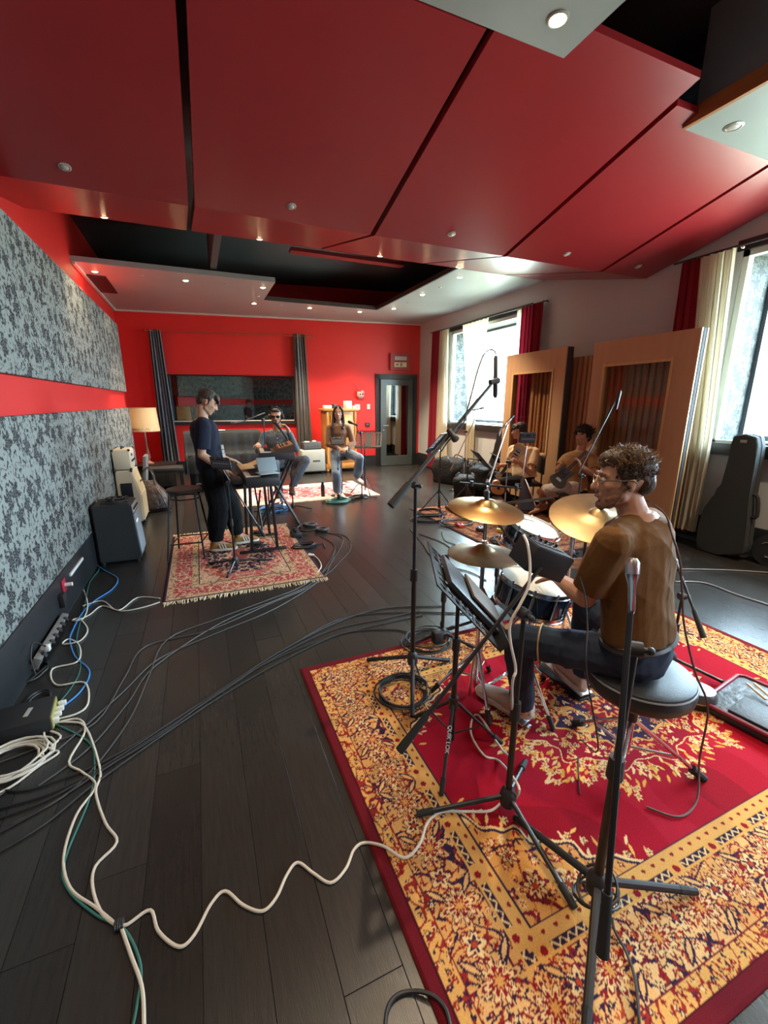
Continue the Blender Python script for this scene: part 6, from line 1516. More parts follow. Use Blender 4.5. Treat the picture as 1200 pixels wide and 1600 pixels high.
# the keyboard player's own mixer on its boom stand
t = mic_stand('black boom stand between the bar stool and keyboard carrying a small mixer', (.21, 4.30), [(-.02, 4.46), (.12, 4.03), (.50, 4.36)], .86, .075, boom=((0.523, 4.452, 0.256), (0.162, 4.497, 0.999)), r=.010)
mixer('small black mixer with silver knobs at the standing player\'s hip', (0.170, 4.501, 1.024), V(.9, -.2, -.1), V(-.1, .45, .85), .75)
# microphone on silver boom above the covered piano
t = mic_stand('black stand with silver boom reaching left toward the standing keyboard player', (.86, 6.38), [(.66, 6.5), (1.05, 6.5), (.86, 6.12)], 1.37, .08, m=BLACK, boom=((0.886, 6.370, 1.465), (0.563, 6.143, 1.364)), r=.011, grip=False)
microphone('slim dark microphone on the silver boom behind the keyboard player', (0.563, 6.143, 1.364), (0.394, 6.064, 1.345), .010, .013, m=mat('grey_mic_body', (.10, .10, .10), .4))
# singers' stools, stands and stand
def round_stool(label, x, y, zt, z0=.009):
    t = thing('chrome_stool', label, 'stool', (x, y, z0))
    B().lathe((x, y, zt - .07), (0, 0, 1), [(.12, 0), (.165, .012), (.175, .04), (.16, .066), (.01, .07)], 24).build('seat', SEATL, t)
    B().lathe((x, y, z0), (0, 0, 1), [(.19, 0), (.195, .006), (.17, .018), (.06, .035), (.032, .06), (.032, .30), (.026, .32), (.026, zt - .07 - z0)], 24).build('column', CHROME, t)
    b = B(); b.tube([(x + .15 * math.cos(a), y - .02 + .15 * math.sin(a), .235) for a in np.linspace(0, 6.283, 25)[:-1]], .010, 6, 1, True); b.cyl((x - .14, y - .02, .235), (x + .14, y - .02, .235), .008); b.build('footring', CHROME, t)
    return t
round_stool('chrome pedestal stool under the man with sunglasses', 1.12, 6.83, .625)
round_stool('chrome pedestal stool under the long-haired singer', 2.22, 7.15, .71)
t = mic_stand('black stand with round hub just right of the synthesizer', (1.22, 6.42), [(1.0, 6.3), (1.48, 6.35), (1.2, 6.62)], 1.0, .08, boom=(V(1.22, 6.42, .98), V(1.18, 6.43, 1.12)), grip=False)
t = mic_stand('slim silver stand holding a small mixer in front of the singer', (2.06, 6.78), [(1.76, 6.70), (2.30, 6.66), (2.10, 7.02)], .96, .08, m=STEEL, r=.010)
mixer('small black mixer held up on the silver stand before the singer', V(2.05, 6.77, 1.0), V(.97, .0, 0), V(0, .5, .85), .85)
t = mic_stand('black straight stand beside the singer\'s left knee', (2.46, 6.74), [(2.22, 6.70), (2.72, 6.72), (2.46, 6.98)], 1.12, .06, boom=(V(2.46, 6.74, 1.06), V(2.40, 6.84, 1.26)), grip=False)
microphone('black vocal microphone beside the singer\'s shoulder', V(2.43, 6.80, 1.235), V(2.31, 6.96, 1.30), .012, .024)
t = music_stand('black perforated music stand right of the singer at the pink rug edge', (2.66, 7.12), (2.730, 7.100, 0.964), (.96, -.28, 0), (.30, .55, .80), .46, .33, rot=.5, spread=.26)
t = thing('drink_bottle', 'slim black bottle standing on the pink rug near the singer\'s foot', 'bottle', (1.90, 7.2, .009))
B().lathe((1.90, 7.2, .009), (0, 0, 1), [(.034, 0), (.036, .01), (.036, .19), (.026, .215), (.022, .23)], 16).build('body', mat('black_bottle', (.012, .014, .018), .3), t); B().lathe((1.90, 7.2, .239), (0, 0, 1), [(.024, 0), (.025, .03), (.02, .035)], 14).build('cap', BLKPL, t)
# pedals and odds and ends on the small rug
t = thing('sustain_pedal', 'small dark sustain pedal by the keyboard stand foot on the rug', 'pedal', (.50, 4.90, .009))
B().box((.50, 4.90, .022), (.10, .16, .022), bevel=.004).build('base', BLKPL, t); B().box((.50, 4.86, .045), (.075, .12, .012), M=Matrix.Rotation(-.15, 3, 'X'), bevel=.004).build('treadle', SG_, t)
t = thing('sustain_pedal', 'second dark pedal further along the keyboard on small rug', 'pedal', (.56, 5.30, .009))
B().box((.56, 5.32, .024), (.14, .10, .026), bevel=.004).build('base', BLKPL, t); B().box((.54, 5.32, .048), (.10, .07, .012), M=Matrix.Rotation(.15, 3, 'Y'), bevel=.004).build('treadle', SG_, t)
t = thing('headphones', 'black headphones lying on the floor right of the small rug', 'headphones', (1.28, 5.22, 0))
for (x, y) in ((1.24, 5.42), (1.33, 5.16)): b = B(); b.tube([(x + .075 * math.cos(a), y + .055 * math.sin(a), .035) for a in np.linspace(0, 6.283, 17)[:-1]], .024, 8, 1, True); b.build('ear_cup', BLKPL, t)
B().tube([(1.18, 5.44, .05), (1.08, 5.40, .03), (1.05, 5.27, .025), (1.14, 5.15, .03), (1.27, 5.14, .05)], .012, 8, 4).build('headband', BLKPL, t)

# ------------------------------------------------------------------ guitarists' corner
def guitar(label, tail, head, n, m, L=.98, acoustic=False, name='electric_guitar', plate=None):
    """body at tail, headstock at head; n = direction the strings face"""
    a, h_ = V(tail), V(head); d = (h_ - a).normalized(); n = V(n); n = (n - d * n.dot(d)).normalized(); s_ = d.cross(n); t = thing(name, label, 'guitar', a); L = (h_ - a).length
    P = lambda u, v, w_=0: a + d * u + s_ * v + n * w_
    out = [(-.02, 0), (0, .10), (.05, .155), (.12, .165), (.19, .125), (.24, .115), (.30, .135), (.36, .125), (.40, .09), (.36, .05), (.36, -.05), (.42, -.095), (.35, -.13), (.28, -.125), (.22, -.11), (.16, -.13), (.08, -.16), (.02, -.12)]
    k = L / 1.0
    pts = spline([P(u * k, v * k, -.02) for u, v in out], 3, True); b = B().prism(pts, n * .042); b.build('body', m, t)
    if plate: b = B().prism(spline([P(u * k, v * k, .0225) for u, v in ((.10, -.05), (.16, -.10), (.26, -.09), (.36, -.06), (.36, .05), (.22, .06), (.14, .03))], 3, True), n * .003); b.build('pickguard', plate, t)
    MAPL = mat('maple_neck', (.60, .42, .22), .4)
    b = B(); b.prism([P(.30 * k, -.027), P(.30 * k, .027), P(.84 * k, .021), P(.84 * k, -.021)], n * .022); b.build('neck', MAPL, t)
    b = B(); b.prism([P(.32 * k, -.026, .0225), P(.32 * k, .026, .0225), P(.84 * k, .021, .0225), P(.84 * k, -.021, .0225)], n * .005); b.build('fingerboard', mat('rosewood', (.06, .03, .018), .5), t)
    b = B(); b.prism([P(.84 * k, -.024), P(.84 * k, .024), P(.90 * k, .045), P(1.0 * k, .030), P(1.0 * k, -.022)], n * .014); o = b.build('headstock', MAPL, t)
    for i in range(6): B().cyl(P((.865 + .023 * i) * k, .036, .007), P((.865 + .023 * i) * k, .062, .007), .006, seg=8).build('tuning_peg', STEEL, o)
    b = B()
    for i in range(6): b.cyl(P(.10 * k, -.022 + .009 * i, .031), P(.86 * k, -.016 + .0064 * i, .028), .0008, seg=4)
    b.build('strings', STEEL, t, kind='stuff'); b = B(); b.box(P(.12 * k, 0, .028), (.03, .07, .012), M=Matrix((d, s_, n)).transposed()); b.build('bridge', STEEL, t)
    for q in (.18, .26): B().box(P(q * k, 0, .027), (.018, .07, .010), M=Matrix((d, s_, n)).transposed()).build('pickup', BLACK, t)
    return t
g1 = V((4.353, 4.917, 0.859)); 
guitar('cream electric guitar held by the cream-shirted guitarist', (4.273, 4.936, 1.007), (4.073, 5.194, 0.495), (-.55, -.75, .35), mat('cream_lacquer', (.66, .48, .24), .25, coat=.5), plate=mat('white_pickguard', (.7, .66, .55), .4))
guitar('dark electric guitar with pale headstock held by the smiling guitarist', (4.131, 4.129, 0.586), (4.540, 3.960, 1.091), (-.75, -.6, .3), mat('dark_sunburst', (.03, .018, .012), .2, coat=.5), plate=BLKPL)
def chair(label, x, y, ang):
    t = thing('side_chair', label, 'chair', (x, y, 0)); Mz = Matrix.Rotation(ang, 3, 'Z'); q = lambda a, c, z: V(x, y, 0) + Mz @ V(a, c, z)
    B().box(q(0, 0, .415), (.40, .40, .05), rz=ang, bevel=.02).build('seat', BLKPL, t); B().box(q(-.20, 0, .70), (.03, .38, .26), rz=ang, bevel=.012).build('backrest', BLKPL, t)
    for a in (-.18, .18):
        for c in (-.17, .17): B().cyl(q(a, c, 0), q(a, c, .40 if a > 0 else .80), .011).build('leg', BLACK, t)
    return t
chair('black chair under the cream-shirted guitarist', 4.52, 5.10, 2.7); chair('black chair under the smiling guitarist', 4.62, 4.36, 2.75)
# stands near the window
t = music_stand('black perforated music stand before the big gear bags by the window', (3.22, 5.46), (3.202, 5.460, 1.057), (.80, .60, 0), (.45, -.45, .75), .46, .33, rot=2.2, spread=.27)
t = music_stand('black solid music stand slanting toward the cream-shirted guitarist', (3.80, 5.60), (3.631, 5.025, 0.826), (.35, .93, 0), (-.62, .25, .74), .46, .32, rot=.3, solid=True, spread=.26)
SILV = mat('silver_stand', (.55, .54, .50), .3, .9)
t = mic_stand('silver microphone stand with T-shaped top in front of the far window', (4.42, 6.62), [(4.2, 6.75), (4.65, 6.72), (4.42, 6.36)], 1.10, .08, m=SILV, boom=((3.669, 5.885, 0.548), (4.179, 5.925, 1.476)), r=.012, grip=False)
microphone('small dark microphone lying across the silver stand tip', (4.085, 5.967, 1.486), (4.269, 5.900, 1.526), .012, .016)
t = thing('crossbar_stand', 'black stand with horizontal bar behind the upper cymbal', 'microphone stand', (2.66, 3.60, 0))
c0, c1 = V((2.412, 3.688, 0.808)), V((2.959, 3.387, 0.761)); cm = c0.lerp(c1, .47)
for k in range(3): leg_part(t, (cm.x, cm.y, .12), (cm.x + .28 * math.cos(.6 + 2.094 * k), cm.y + .28 * math.sin(.6 + 2.094 * k), 0), BLACK, .010)
B().cyl((cm.x, cm.y, .08), cm, .012).build('pole', BLACK, t); B().cyl(c0, c1, .011).build('crossbar', BLACK, t)
for q in (.2, .47, .92): B().cyl(c0.lerp(c1, q) - V(0, 0, .028), c0.lerp(c1, q) + V(0, 0, .028), .018, seg=10).build('clamp', BLKPL, t)
B().tube([cm + V(-.03, 0, .03), cm + V(-.02, 0, .06), (2.692, 3.573, 0.821), (2.771, 3.592, 1.012), (2.923, 3.630, 1.381)], .009, 8, 3).build('boom_arm', SILV, t)
microphone('silver slim microphone pointing up right over the crossbar stand', (2.878, 3.642, 1.356), (3.006, 3.643, 1.476), .012, .013, m=STEEL)
microphone('grey microphone hanging left of the crossbar stand tip', (2.872, 3.664, 1.348), (2.821, 3.641, 1.266), .012, .014, m=mat('mid_grey_mic', (.16, .17, .17), .4))
t = mic_stand('thin pale stand holding a small mixer before the cream-shirted guitarist\'s face', (3.75, 4.60), [(3.55, 4.75), (3.98, 4.65), (3.72, 4.34)], .84, .08, m=SILV, r=.009, boom=((3.807, 4.354, 0.698), (3.854, 4.379, 1.064)), grip=False)
mixer('black mixer on a thin stand covering part of the cream-shirted guitarist\'s head', (3.872, 4.400, 1.167), V(.92, -.39, 0), V(.0, -.1, 1), .82)
t = mic_stand('black boom stand leaning across the smiling guitarist', (3.46, 3.12), [(3.25, 3.3), (3.7, 3.25), (3.42, 2.85)], .90, .08, boom=((3.459, 3.160, 0.913), (3.906, 3.179, 1.672)), r=.012, grip=False)
microphone('dark flat microphone with shiny rim at the boom tip near the second screen', (3.869, 3.157, 1.535), (3.929, 3.183, 1.722), .014, .017)
# bags and cases
BAGM = mat('black_bag_nylon', (.012, .013, .014), .75, bump=(25, .5, .03), spec=.2)
def spl_secs(secs):
    C_, U_, W_ = [spline([V(q[i]) for q in secs], 4) for i in range(3)]
    return list(zip(C_, U_, W_))
def soft_bag(name, label, c, sx_, sy_, sz_, ang=0, cat='bag', tilt=0, handles=True, m=None):
    t = thing(name, label, cat, (c[0], c[1], c[2])); Mz = Matrix.Rotation(ang, 3, 'Z'); q = lambda a, b_, z: V(c) + Mz @ V(a + tilt * z, b_, z)
    secs = []
    for z, k in ((0.004, .90), (.03, .98), (sz_ * .4, 1.04), (sz_ * .8, .99), (sz_ * .95, .90), (sz_, .70)): secs.append((q(0, 0, z), Mz @ V(sx_ / 2 * k, 0, 0), Mz @ V(0, sy_ / 2 * k, 0)))
    b = B().loft(spl_secs(secs), 40, 4)
    for v in b.bm.verts:
        q_ = v.co * 5.0; nz = Vector((noise.noise(q_), noise.noise(q_ + V(7, 1, 3)), noise.noise(q_ + V(2, 9, 5)) * .6 if v.co.z > .03 else 0)); v.co = v.co + nz * .045 * min(1, v.co.z * 6)
    b.build('body', m or BAGM, t)
    if handles:
        for s_ in (-1, 1): B().tube([q(-sx_ * .18, s_ * sy_ * .40, sz_ * .85), q(-sx_ * .14, s_ * sy_ * .45, sz_ * 1.02), q(0, s_ * sy_ * .3, sz_ * 1.12), q(sx_ * .14, s_ * sy_ * .45, sz_ * 1.02), q(sx_ * .18, s_ * sy_ * .40, sz_ * .85)], .011, 6, 3).build('handle', BLKPL, t)
        b = B(); b.tube([q(-sx_ * .42, 0, sz_ * .985), q(0, .01, sz_ * 1.005), q(sx_ * .42, 0, sz_ * .985)], .005, 5, 3); b.build('zip', STEEL, t)
    return t
soft_bag('gear_bag', 'large black soft bag on the floor under the far window\'s left end', (4.72, 7.55, 0), .75, .50, .50, 1.9)
soft_bag('gear_bag', 'upright black bag standing right of the large soft bag by the window', (4.88, 6.98, 0), .42, .36, .46, 1.7)
soft_bag('gear_bag', 'black bulging bag behind the slanting music stand', (4.62, 6.35, 0), .46, .42, .50, .5)
soft_bag('gear_bag', 'low dark bag lying left of the cream-shirted guitarist\'s knee', (4.10, 6.10, .0), .50, .34, .40, .9)
def case_outline(t, pts, ext, m, name='body'):
    b = B().prism(pts, ext); bmesh.ops.bevel(b.bm, geom=list(b.bm.edges), offset=.02, segments=3, affect='EDGES', profile=.6); return b.build(name, m, t)
t = thing('gig_bag', 'tall black guitar gig bag leaning beside the left wooden screen', 'guitar case', (4.98, 6.55, 0))
q = [(5.020, 6.506, 1.074), (5.020, 6.288, 1.076), (5.020, 6.260, 0.818), (5.000, 6.175, 0.427), (4.980, 6.188, 0.111), (4.980, 6.676, -0.002), (5.000, 6.789, 0.253), (5.020, 6.634, 0.640), (5.020, 6.541, 0.862)]
q = [(x, y, max(z, .01)) for x, y, z in q]; case_outline(t, spline([V(p) for p in q], 2, True), (.13, 0, 0), BAGM)
B().tube([V(q[3]) + V(-.01, 0, .1), V(q[3]) + V(-.05, .1, .2), V(q[7]) + V(-.02, 0, .05)], .012, 6, 4).build('strap', BLKPL, t)
t = thing('guitar_case', 'dark grey guitar case standing against the wall below the near window', 'guitar case', (5.2, 2.75, 0))
CASEM = mat('charcoal_case_cloth', (.030, .037, .038), .85, bump=(120, .4), spec=.25)
q = [(5.100, 2.726, 1.269), (5.100, 2.521, 1.270), (5.090, 2.485, 1.071), (5.080, 2.473, 0.913), (5.060, 2.457, 0.668), (5.040, 2.424, 0.450), (5.030, 2.402, 0.267), (5.020, 2.388, 0.093), (5.020, 2.615, 0.003), (5.020, 2.828, 0.007), (5.030, 2.860, 0.193), (5.050, 2.861, 0.405), (5.060, 2.813, 0.589), (5.070, 2.748, 0.700), (5.080, 2.735, 0.840), (5.090, 2.725, 1.064)]
q = [(x, y, max(z, .012)) for x, y, z in q]; case_outline(t, spline([V(p) for p in q], 2, True), (.15, 0, 0), CASEM)
k0, k1 = V(q[4]), V(q[5]); B().tube([k0 + V(.07, -.0, .03), k0 + V(.07, -.045, .0), k1 + V(.07, -.045, .04), k1 + V(.07, 0, .02)], .018, 8, 3).build('handle', BLKPL, t)
b = B(); b.tube([V(p) + V(.075, 0, 0) for p in spline([V(p) for p in q], 2, True)], .006, 5, 1, True); b.build('zip', BLKPL, t)
B().box((V(q[0]) + V(q[1])) / 2 + V(-.002, 0, -.05), (.006, .06, .03), bevel=.002).build('tag', mat('grey_tag', (.3, .3, .28), .5), t)
t = thing('round_case', 'black case with a pale arc standing by the baseboard at the right edge', 'case', (5.20, 2.25, 0))
b = B().cyl((5.14, 2.22, .16), (5.30, 2.22, .16), .16, seg=32); b.build('body', mat('black_hard_case', (.018, .021, .022), .55), t); b = B(); b.tube([(5.137, 2.24 + .075 * math.cos(a), .17 + .075 * math.sin(a)) for a in np.linspace(.7, 4.9, 14)], .006, 6, 2); b.build('arc', mat('grey_arc', (.16, .17, .17), .5), t)
t = thing('floor_monitor', 'black wedge-shaped floor speaker with a shiny edge near the smiling guitarist\'s shin', 'speaker', (4.05, 4.75, 0))
q = [(3.902, 4.452, 0.591), (3.929, 4.450, 0.624), (4.055, 4.353, 0.266), (4.033, 4.347, 0.208), (3.859, 4.420, 0.208)]; q = [V(p) for p in q]
b = B().prism([p + V(0, 0, 0) for p in q], V(.10, .16, 0)); b.build('body', mat('gloss_black', (.012, .012, .013), .45), t)
B().tube([q[1] + V(-.005, -.01, 0), q[1].lerp(q[2], .5) + V(-.005, -.012, .01), q[2] + V(-.005, -.01, 0)], .010, 6, 3).build('edge', CHROME, t)
t = thing('acoustic_guitar', 'small orange acoustic guitar body behind the crossbar stand', 'guitar', (4.05, 5.0, .2))
ob = [V(p) for p in ((3.828, 5.000, 0.430), (3.852, 5.007, 0.493), (3.904, 4.990, 0.511), (3.944, 4.965, 0.484), (3.932, 4.961, 0.448), (3.981, 4.933, 0.422), (3.983, 4.914, 0.359), (3.936, 4.922, 0.314), (3.860, 4.957, 0.323), (3.813, 4.987, 0.359))]
ORNG = mat('orange_lacquer', (.62, .25, .07), .35, coat=.3)
b = B().prism(spline(ob, 3, True), V(.05, .08, 0)); b.build('body', ORNG, t); B().cyl(V((3.904, 4.949, 0.406)), V((3.911, 4.957, 0.404)) + V(.01, .01, 0), .022, seg=16).build('sound_hole', BLACK, t)
# pedal board with white panel, pedals
t = thing('effects_pedalboard', 'pale blue multi-effects unit on the brown rug behind the music stand', 'effects pedal', (3.35, 4.88, .01))
a, c = V((3.508, 5.566, 0.020)), V((3.422, 4.822, 0.020)); cc = (a + c) / 2; ang = math.atan2(c.y - a.y, c.x - a.x)
B().box(cc + V(0, 0, .02), ((c - a).length * 1.0, .22, .045), rz=ang, bevel=.008).build('body', BLKPL, t); B().box(cc + V(0, 0, .046), ((c - a).length * .92, .17, .008), rz=ang).build('top_panel', mat('pale_blue_panel', (.45, .55, .66), .4), t)
for i in range(6): p = a.lerp(c, .1 + .16 * i); B().cyl((p.x, p.y, .066), (p.x, p.y, .088), .017).build('footswitch', STEEL, t)
for i, (x, y, col, nm) in enumerate(((3.05, 4.62, (.45, .03, .03), 'red'), (3.20, 4.35, (.05, .05, .06), 'black'), (3.42, 4.22, (.60, .50, .05), 'yellow'))):
    t = thing('effects_pedal', nm + ' effects pedal among leads on the brown guitar rug', 'effects pedal', (x, y, .01)); B().box((x, y, .034), (.075, .12, .045), rz=.4 * i, bevel=.006).build('body', mat(nm + '_pedal', col, .4), t); B().cyl((x, y - .03, .055), (x, y - .03, .075), .012).build('footswitch', CHROME, t)
    for k in (-.02, .02): B().cyl((x + k, y + .035, .055), (x + k, y + .035, .07), .010).build('knob', BLACK, t)

# ------------------------------------------------------------------ cables and boxes on the floor
def fcable(label, pts, r, m, z=None, name='cable', group=None, k=5):
    p3 = [V(p[0], p[1], (p[2] if len(p) > 2 and p[2] > .02 else r + (.011 if (.435 < p[0] < 3.33 and .35 < p[1] < 2.35) else .002)) if z is None else z) for p in pts]
    return B().tube(p3, r, 7, k).build(name, m, loc=p3[0], label=label, cat='cable', group=group)
fcable('long white cable snaking in waves across the floor onto the big rug', [(-0.383, 1.237, 0.000), (-0.356, 1.227, 0.000), (-0.294, 1.243, 0.000), (-0.265, 1.168, 0.000), (-0.205, 1.100, 0.000), (-0.161, 1.116, 0.000), (-0.112, 1.185, 0.000), (-0.067, 1.207, 0.000), (-0.016, 1.140, 0.000), (0.040, 1.098, 0.000), (0.088, 1.120, 0.000), (0.133, 1.177, 0.000), (0.177, 1.204, 0.000), (0.220, 1.146, 0.000), (0.267, 1.093, 0.000), (0.328, 1.116, 0.000), (0.377, 1.168, 0.000), (0.423, 1.177, 0.000), (0.481, 1.129, 0.000), (0.532, 1.063, 0.000), (0.604, 1.085, 0.000), (0.674, 1.149, 0.000), (0.747, 1.165, 0.000), (0.842, 1.127, 0.000), (0.935, 1.093, 0.000), (1.026, 1.120, 0.000)], .0052, WCABLE)
t_ = [(1.023, 1.115, 0.000), (1.094, 1.175, 0.000), V(1.02, 1.065, .10)] 
fcable('white cable climbing the mixer stand and looping beside the shoe', [(1.02, 1.06, .07), (1.03, 1.06, .13), (1.117, 1.280, -0.000), (1.072, 1.339, 0.000), (1.101, 1.486, 0.000), (1.205, 1.569, 0.000), (1.10, 1.20, .12), (0.953, 1.057, 0.601), (0.959, 1.053, 0.678), (0.945, 1.074, 0.775), (0.950, 1.090, 0.841), (0.988, 1.092, 0.907), (1.030, 1.103, 0.968), (1.056, 1.134, 1.039), (1.068, 1.168, 1.099), (1.078, 1.203, 1.122)], .0052, WCABLE)
fcable('white cable from the knot running up past the stage box', [(-0.383, 1.233, 0.000), (-0.436, 1.293, 0.000), (-0.480, 1.394, 0.000), (-0.485, 1.474, 0.000), (-0.430, 1.543, 0.000), (-0.484, 1.648, 0.000), (-0.547, 1.823, -0.000), (-0.552, 1.948, -0.000), (-0.667, 2.272, 0.000), (-0.753, 2.357, 0.000), (-0.877, 2.395, 0.000)], .0052, WCABLE)
fcable('white cable with a sharp kink left of the knot', [(-0.387, 1.238, 0.000), (-0.459, 1.322, 0.000), (-0.550, 1.423, 0.000), (-0.599, 1.559, 0.000), (-0.596, 1.734, 0.000), (-0.553, 1.859, 0.000), (-0.626, 1.969, -0.000), (-0.693, 2.059, 0.000), (-0.668, 2.249, 0.000), (-0.729, 2.372, 0.000), (-0.876, 2.370, 0.000)], .0052, WCABLE)
fcable('white cable leaving the knot toward the bottom of the photo', [(-0.373, 1.225, 0.000), (-0.336, 1.134, 0.000), (-0.298, 1.040, 0.000), (-0.284, 0.950, 0.000), (-0.276, 0.856, 0.000)], .0056, WCABLE)
fcable('dark green cable running beside the white ones to the knot', [(-0.862, 2.414, 0.000), (-0.640, 2.169, 0.000), (-0.579, 1.979, -0.000), (-0.565, 1.798, 0.000), (-0.592, 1.544, 0.000), (-0.560, 1.428, 0.000), (-0.454, 1.297, 0.000), (-0.363, 1.215, 0.000), (-0.307, 1.097, 0.000), (-0.306, 1.007, 0.000), (-0.314, 0.944, 0.000)], .0042, GCABLE)
b = B(); kc = V((-0.379, 1.233, 0.000))
for i in range(4): b.tube([kc + V(.0065 * (i - 1.5), .014 * math.cos(a), .013 + .011 * math.sin(a)) for a in np.linspace(0, 6.283, 13)[:-1]], .0036, 6, 1, True)
b.build('cable_tie', CABLE, loc=kc, label='dark tie knotting the white cables together on the bare floor', cat='cable tie')
fcable('white cable with three loops from the red wall socket to stage box', [(-1.055, 3.764, 0.247), (-1.102, 4.113, 0.130), (-1.099, 4.341, 0.000), (-0.972, 3.904, 0.000), (-0.948, 3.627, 0.000), (-1.017, 3.624, 0.000), (-0.975, 3.638, 0.000), (-0.880, 3.423, 0.000), (-0.894, 3.261, 0.000), (-0.993, 3.259, 0.000), (-0.970, 3.320, 0.000), (-0.885, 3.195, 0.000), (-0.848, 2.978, 0.000), (-0.973, 2.944, 0.000), (-0.907, 2.748, 0.000), (-0.761, 2.711, -0.000), (-0.701, 2.493, 0.000), (-0.743, 2.414, 0.000), (-0.887, 2.414, 0.000)], .0052, WCABLE)
fcable('blue network cable from behind the combo amplifier to the stage box', [(-1.093, 4.918, 0.000), (-0.971, 4.680, -0.000), (-0.831, 4.415, 0.000), (-0.838, 4.157, 0.000), (-0.931, 3.950, 0.000), (-0.976, 3.728, 0.000), (-0.976, 3.415, 0.000), (-0.951, 3.267, 0.000), (-0.875, 3.044, 0.000), (-0.758, 2.831, 0.000), (-0.759, 2.635, 0.000), (-0.828, 2.503, 0.000), (-0.894, 2.442, 0.000)], .0046, BCABLE)
fcable('thin green cable beside the blue one near the left wall', [(-1.122, 4.989, 0.000), (-1.038, 4.763, 0.000), (-1.051, 4.397, -0.000), (-0.983, 3.848, 0.000), (-0.921, 3.299, 0.000), (-0.816, 2.891, 0.000), (-0.829, 2.634, 0.000), (-0.896, 2.448, 0.000)], .0036, GCABLE)
fcable('white lead from the looped cable to the fringe of the small rug', [(-0.992, 3.603, 0.000), (-0.917, 3.680, 0.000), (-0.854, 3.817, 0.000), (-0.698, 3.655, 0.000), (-0.542, 3.660, 0.000), (-0.430, 3.712, 0.000)], .0048, WCABLE)
fcable('second white lead running to the left corner of the small rug', [(-0.998, 3.878, 0.000), (-0.872, 3.925, 0.000), (-0.723, 3.677, 0.000), (-0.610, 3.879, -0.000), (-0.435, 3.792, 0.000)], .0048, WCABLE)
coil('cable_coil', 'coil of white cables at the left edge below the stage box', (-0.926, 2.157, 0.000), .13, 6, .0055, WCABLE, (1.0, .9), 11, tails=((-0.823, 2.213, 0.010), (-0.868, 2.369, 0.010)))
fcable('white cable crossing the coil at the left edge', [(-0.873, 2.360, 0.000), (-0.772, 2.261, 0.000), (-0.797, 2.184, 0.000), (-0.751, 2.139, 0.000), (-0.814, 2.079, -0.000), (-0.882, 1.999, 0.000), (-0.975, 1.956, 0.000)], .0052, WCABLE)
# black cable bundle across the floor
rn = random.Random(21)
bund = [(-20, 1312), (60, 1268), (150, 1216), (260, 1140), (350, 1080), (430, 1030), (520, 985), (600, 968), (650, 955)]
names = ['lowest', 'second', 'third', 'fourth', 'uppermost']
BN = [[(-0.867, 1.649, 0.000), (-0.702, 1.735, 0.000), (-0.557, 1.878, 0.000), (-0.307, 2.072, 0.000), (-0.030, 2.265, 0.000), (0.301, 2.452, 0.000), (0.729, 2.633, 0.000), (1.135, 2.666, 0.000), (1.460, 2.668, 0.000)],
      [(-0.900, 1.743, 0.000), (-0.742, 1.811, 0.000), (-0.565, 1.928, 0.000), (-0.295, 2.114, 0.000), (-0.010, 2.316, 0.000), (0.315, 2.537, 0.000), (0.757, 2.726, 0.000), (1.162, 2.729, 0.000), (1.471, 2.743, 0.000)],
      [(-0.932, 1.833, 0.000), (-0.753, 1.852, 0.000), (-0.589, 1.928, 0.000), (-0.322, 2.078, 0.000), (-0.002, 2.337, -0.000), (0.355, 2.536, 0.000), (0.828, 2.647, 0.000), (1.141, 2.562, 0.000), (1.250, 2.468, 0.000)],
      [(-0.953, 1.894, 0.000), (-0.741, 1.889, 0.000), (-0.547, 1.965, -0.000), (-0.282, 2.147, 0.000), (0.028, 2.362, 0.000), (0.366, 2.596, 0.000), (0.836, 2.825, 0.000), (1.227, 2.883, 0.000), (1.674, 2.741, 0.000)],
      [(-1.009, 2.053, 0.000), (-0.848, 1.957, 0.000), (-0.735, 1.954, 0.000), (-0.541, 2.001, 0.000), (-0.268, 2.161, 0.000), (0.067, 2.398, 0.000), (0.414, 2.625, 0.000), (0.899, 2.863, 0.000), (1.387, 2.745, 0.000), (1.814, 2.540, 0.000)]]
for k, pts in enumerate(BN): fcable(names[k] + ' strand of the black cable bundle crossing the bare floor', pts, .0048, CABLE, group='black cable bundle')
LN = [[(-1.027, 2.170, -0.000), (-0.850, 2.215, -0.000), (-0.632, 2.306, 0.000), (-0.550, 2.674, 0.000), (-0.462, 3.015, 0.000), (-0.056, 3.072, 0.000), (0.391, 3.324, 0.000), (0.752, 3.509, -0.000), (1.039, 3.789, 0.000), (1.201, 4.000, 0.000), (1.452, 4.370, 0.000), (1.548, 4.851, 0.000), (1.336, 5.117, 0.000), (1.236, 5.283, 0.000)],
      [(-0.944, 1.927, 0.000), (-0.743, 2.191, -0.000), (-0.545, 2.514, 0.000), (-0.371, 2.814, 0.000), (-0.015, 3.006, 0.000), (0.426, 3.224, 0.000), (0.901, 3.630, -0.000), (1.129, 4.031, 0.000), (1.421, 4.581, 0.000), (1.476, 4.882, 0.000), (1.275, 5.204, 0.000)],
      [(-0.781, 1.956, 0.000), (-0.625, 2.119, -0.000), (-0.501, 2.408, 0.000), (-0.384, 2.744, 0.000), (0.037, 3.165, 0.000), (0.509, 3.403, -0.000), (0.839, 3.624, 0.000), (1.171, 4.176, 0.000), (1.318, 4.574, 0.000), (1.257, 4.975, 0.000)],
      [(-0.817, 1.784, 0.000), (-0.629, 1.892, 0.000), (-0.480, 2.241, 0.000), (-0.419, 2.618, 0.000), (-0.339, 3.051, 0.000), (-0.005, 3.226, 0.000), (0.404, 3.408, 0.000), (0.706, 3.558, 0.000), (1.053, 3.910, 0.000), (1.267, 4.356, 0.000)]]
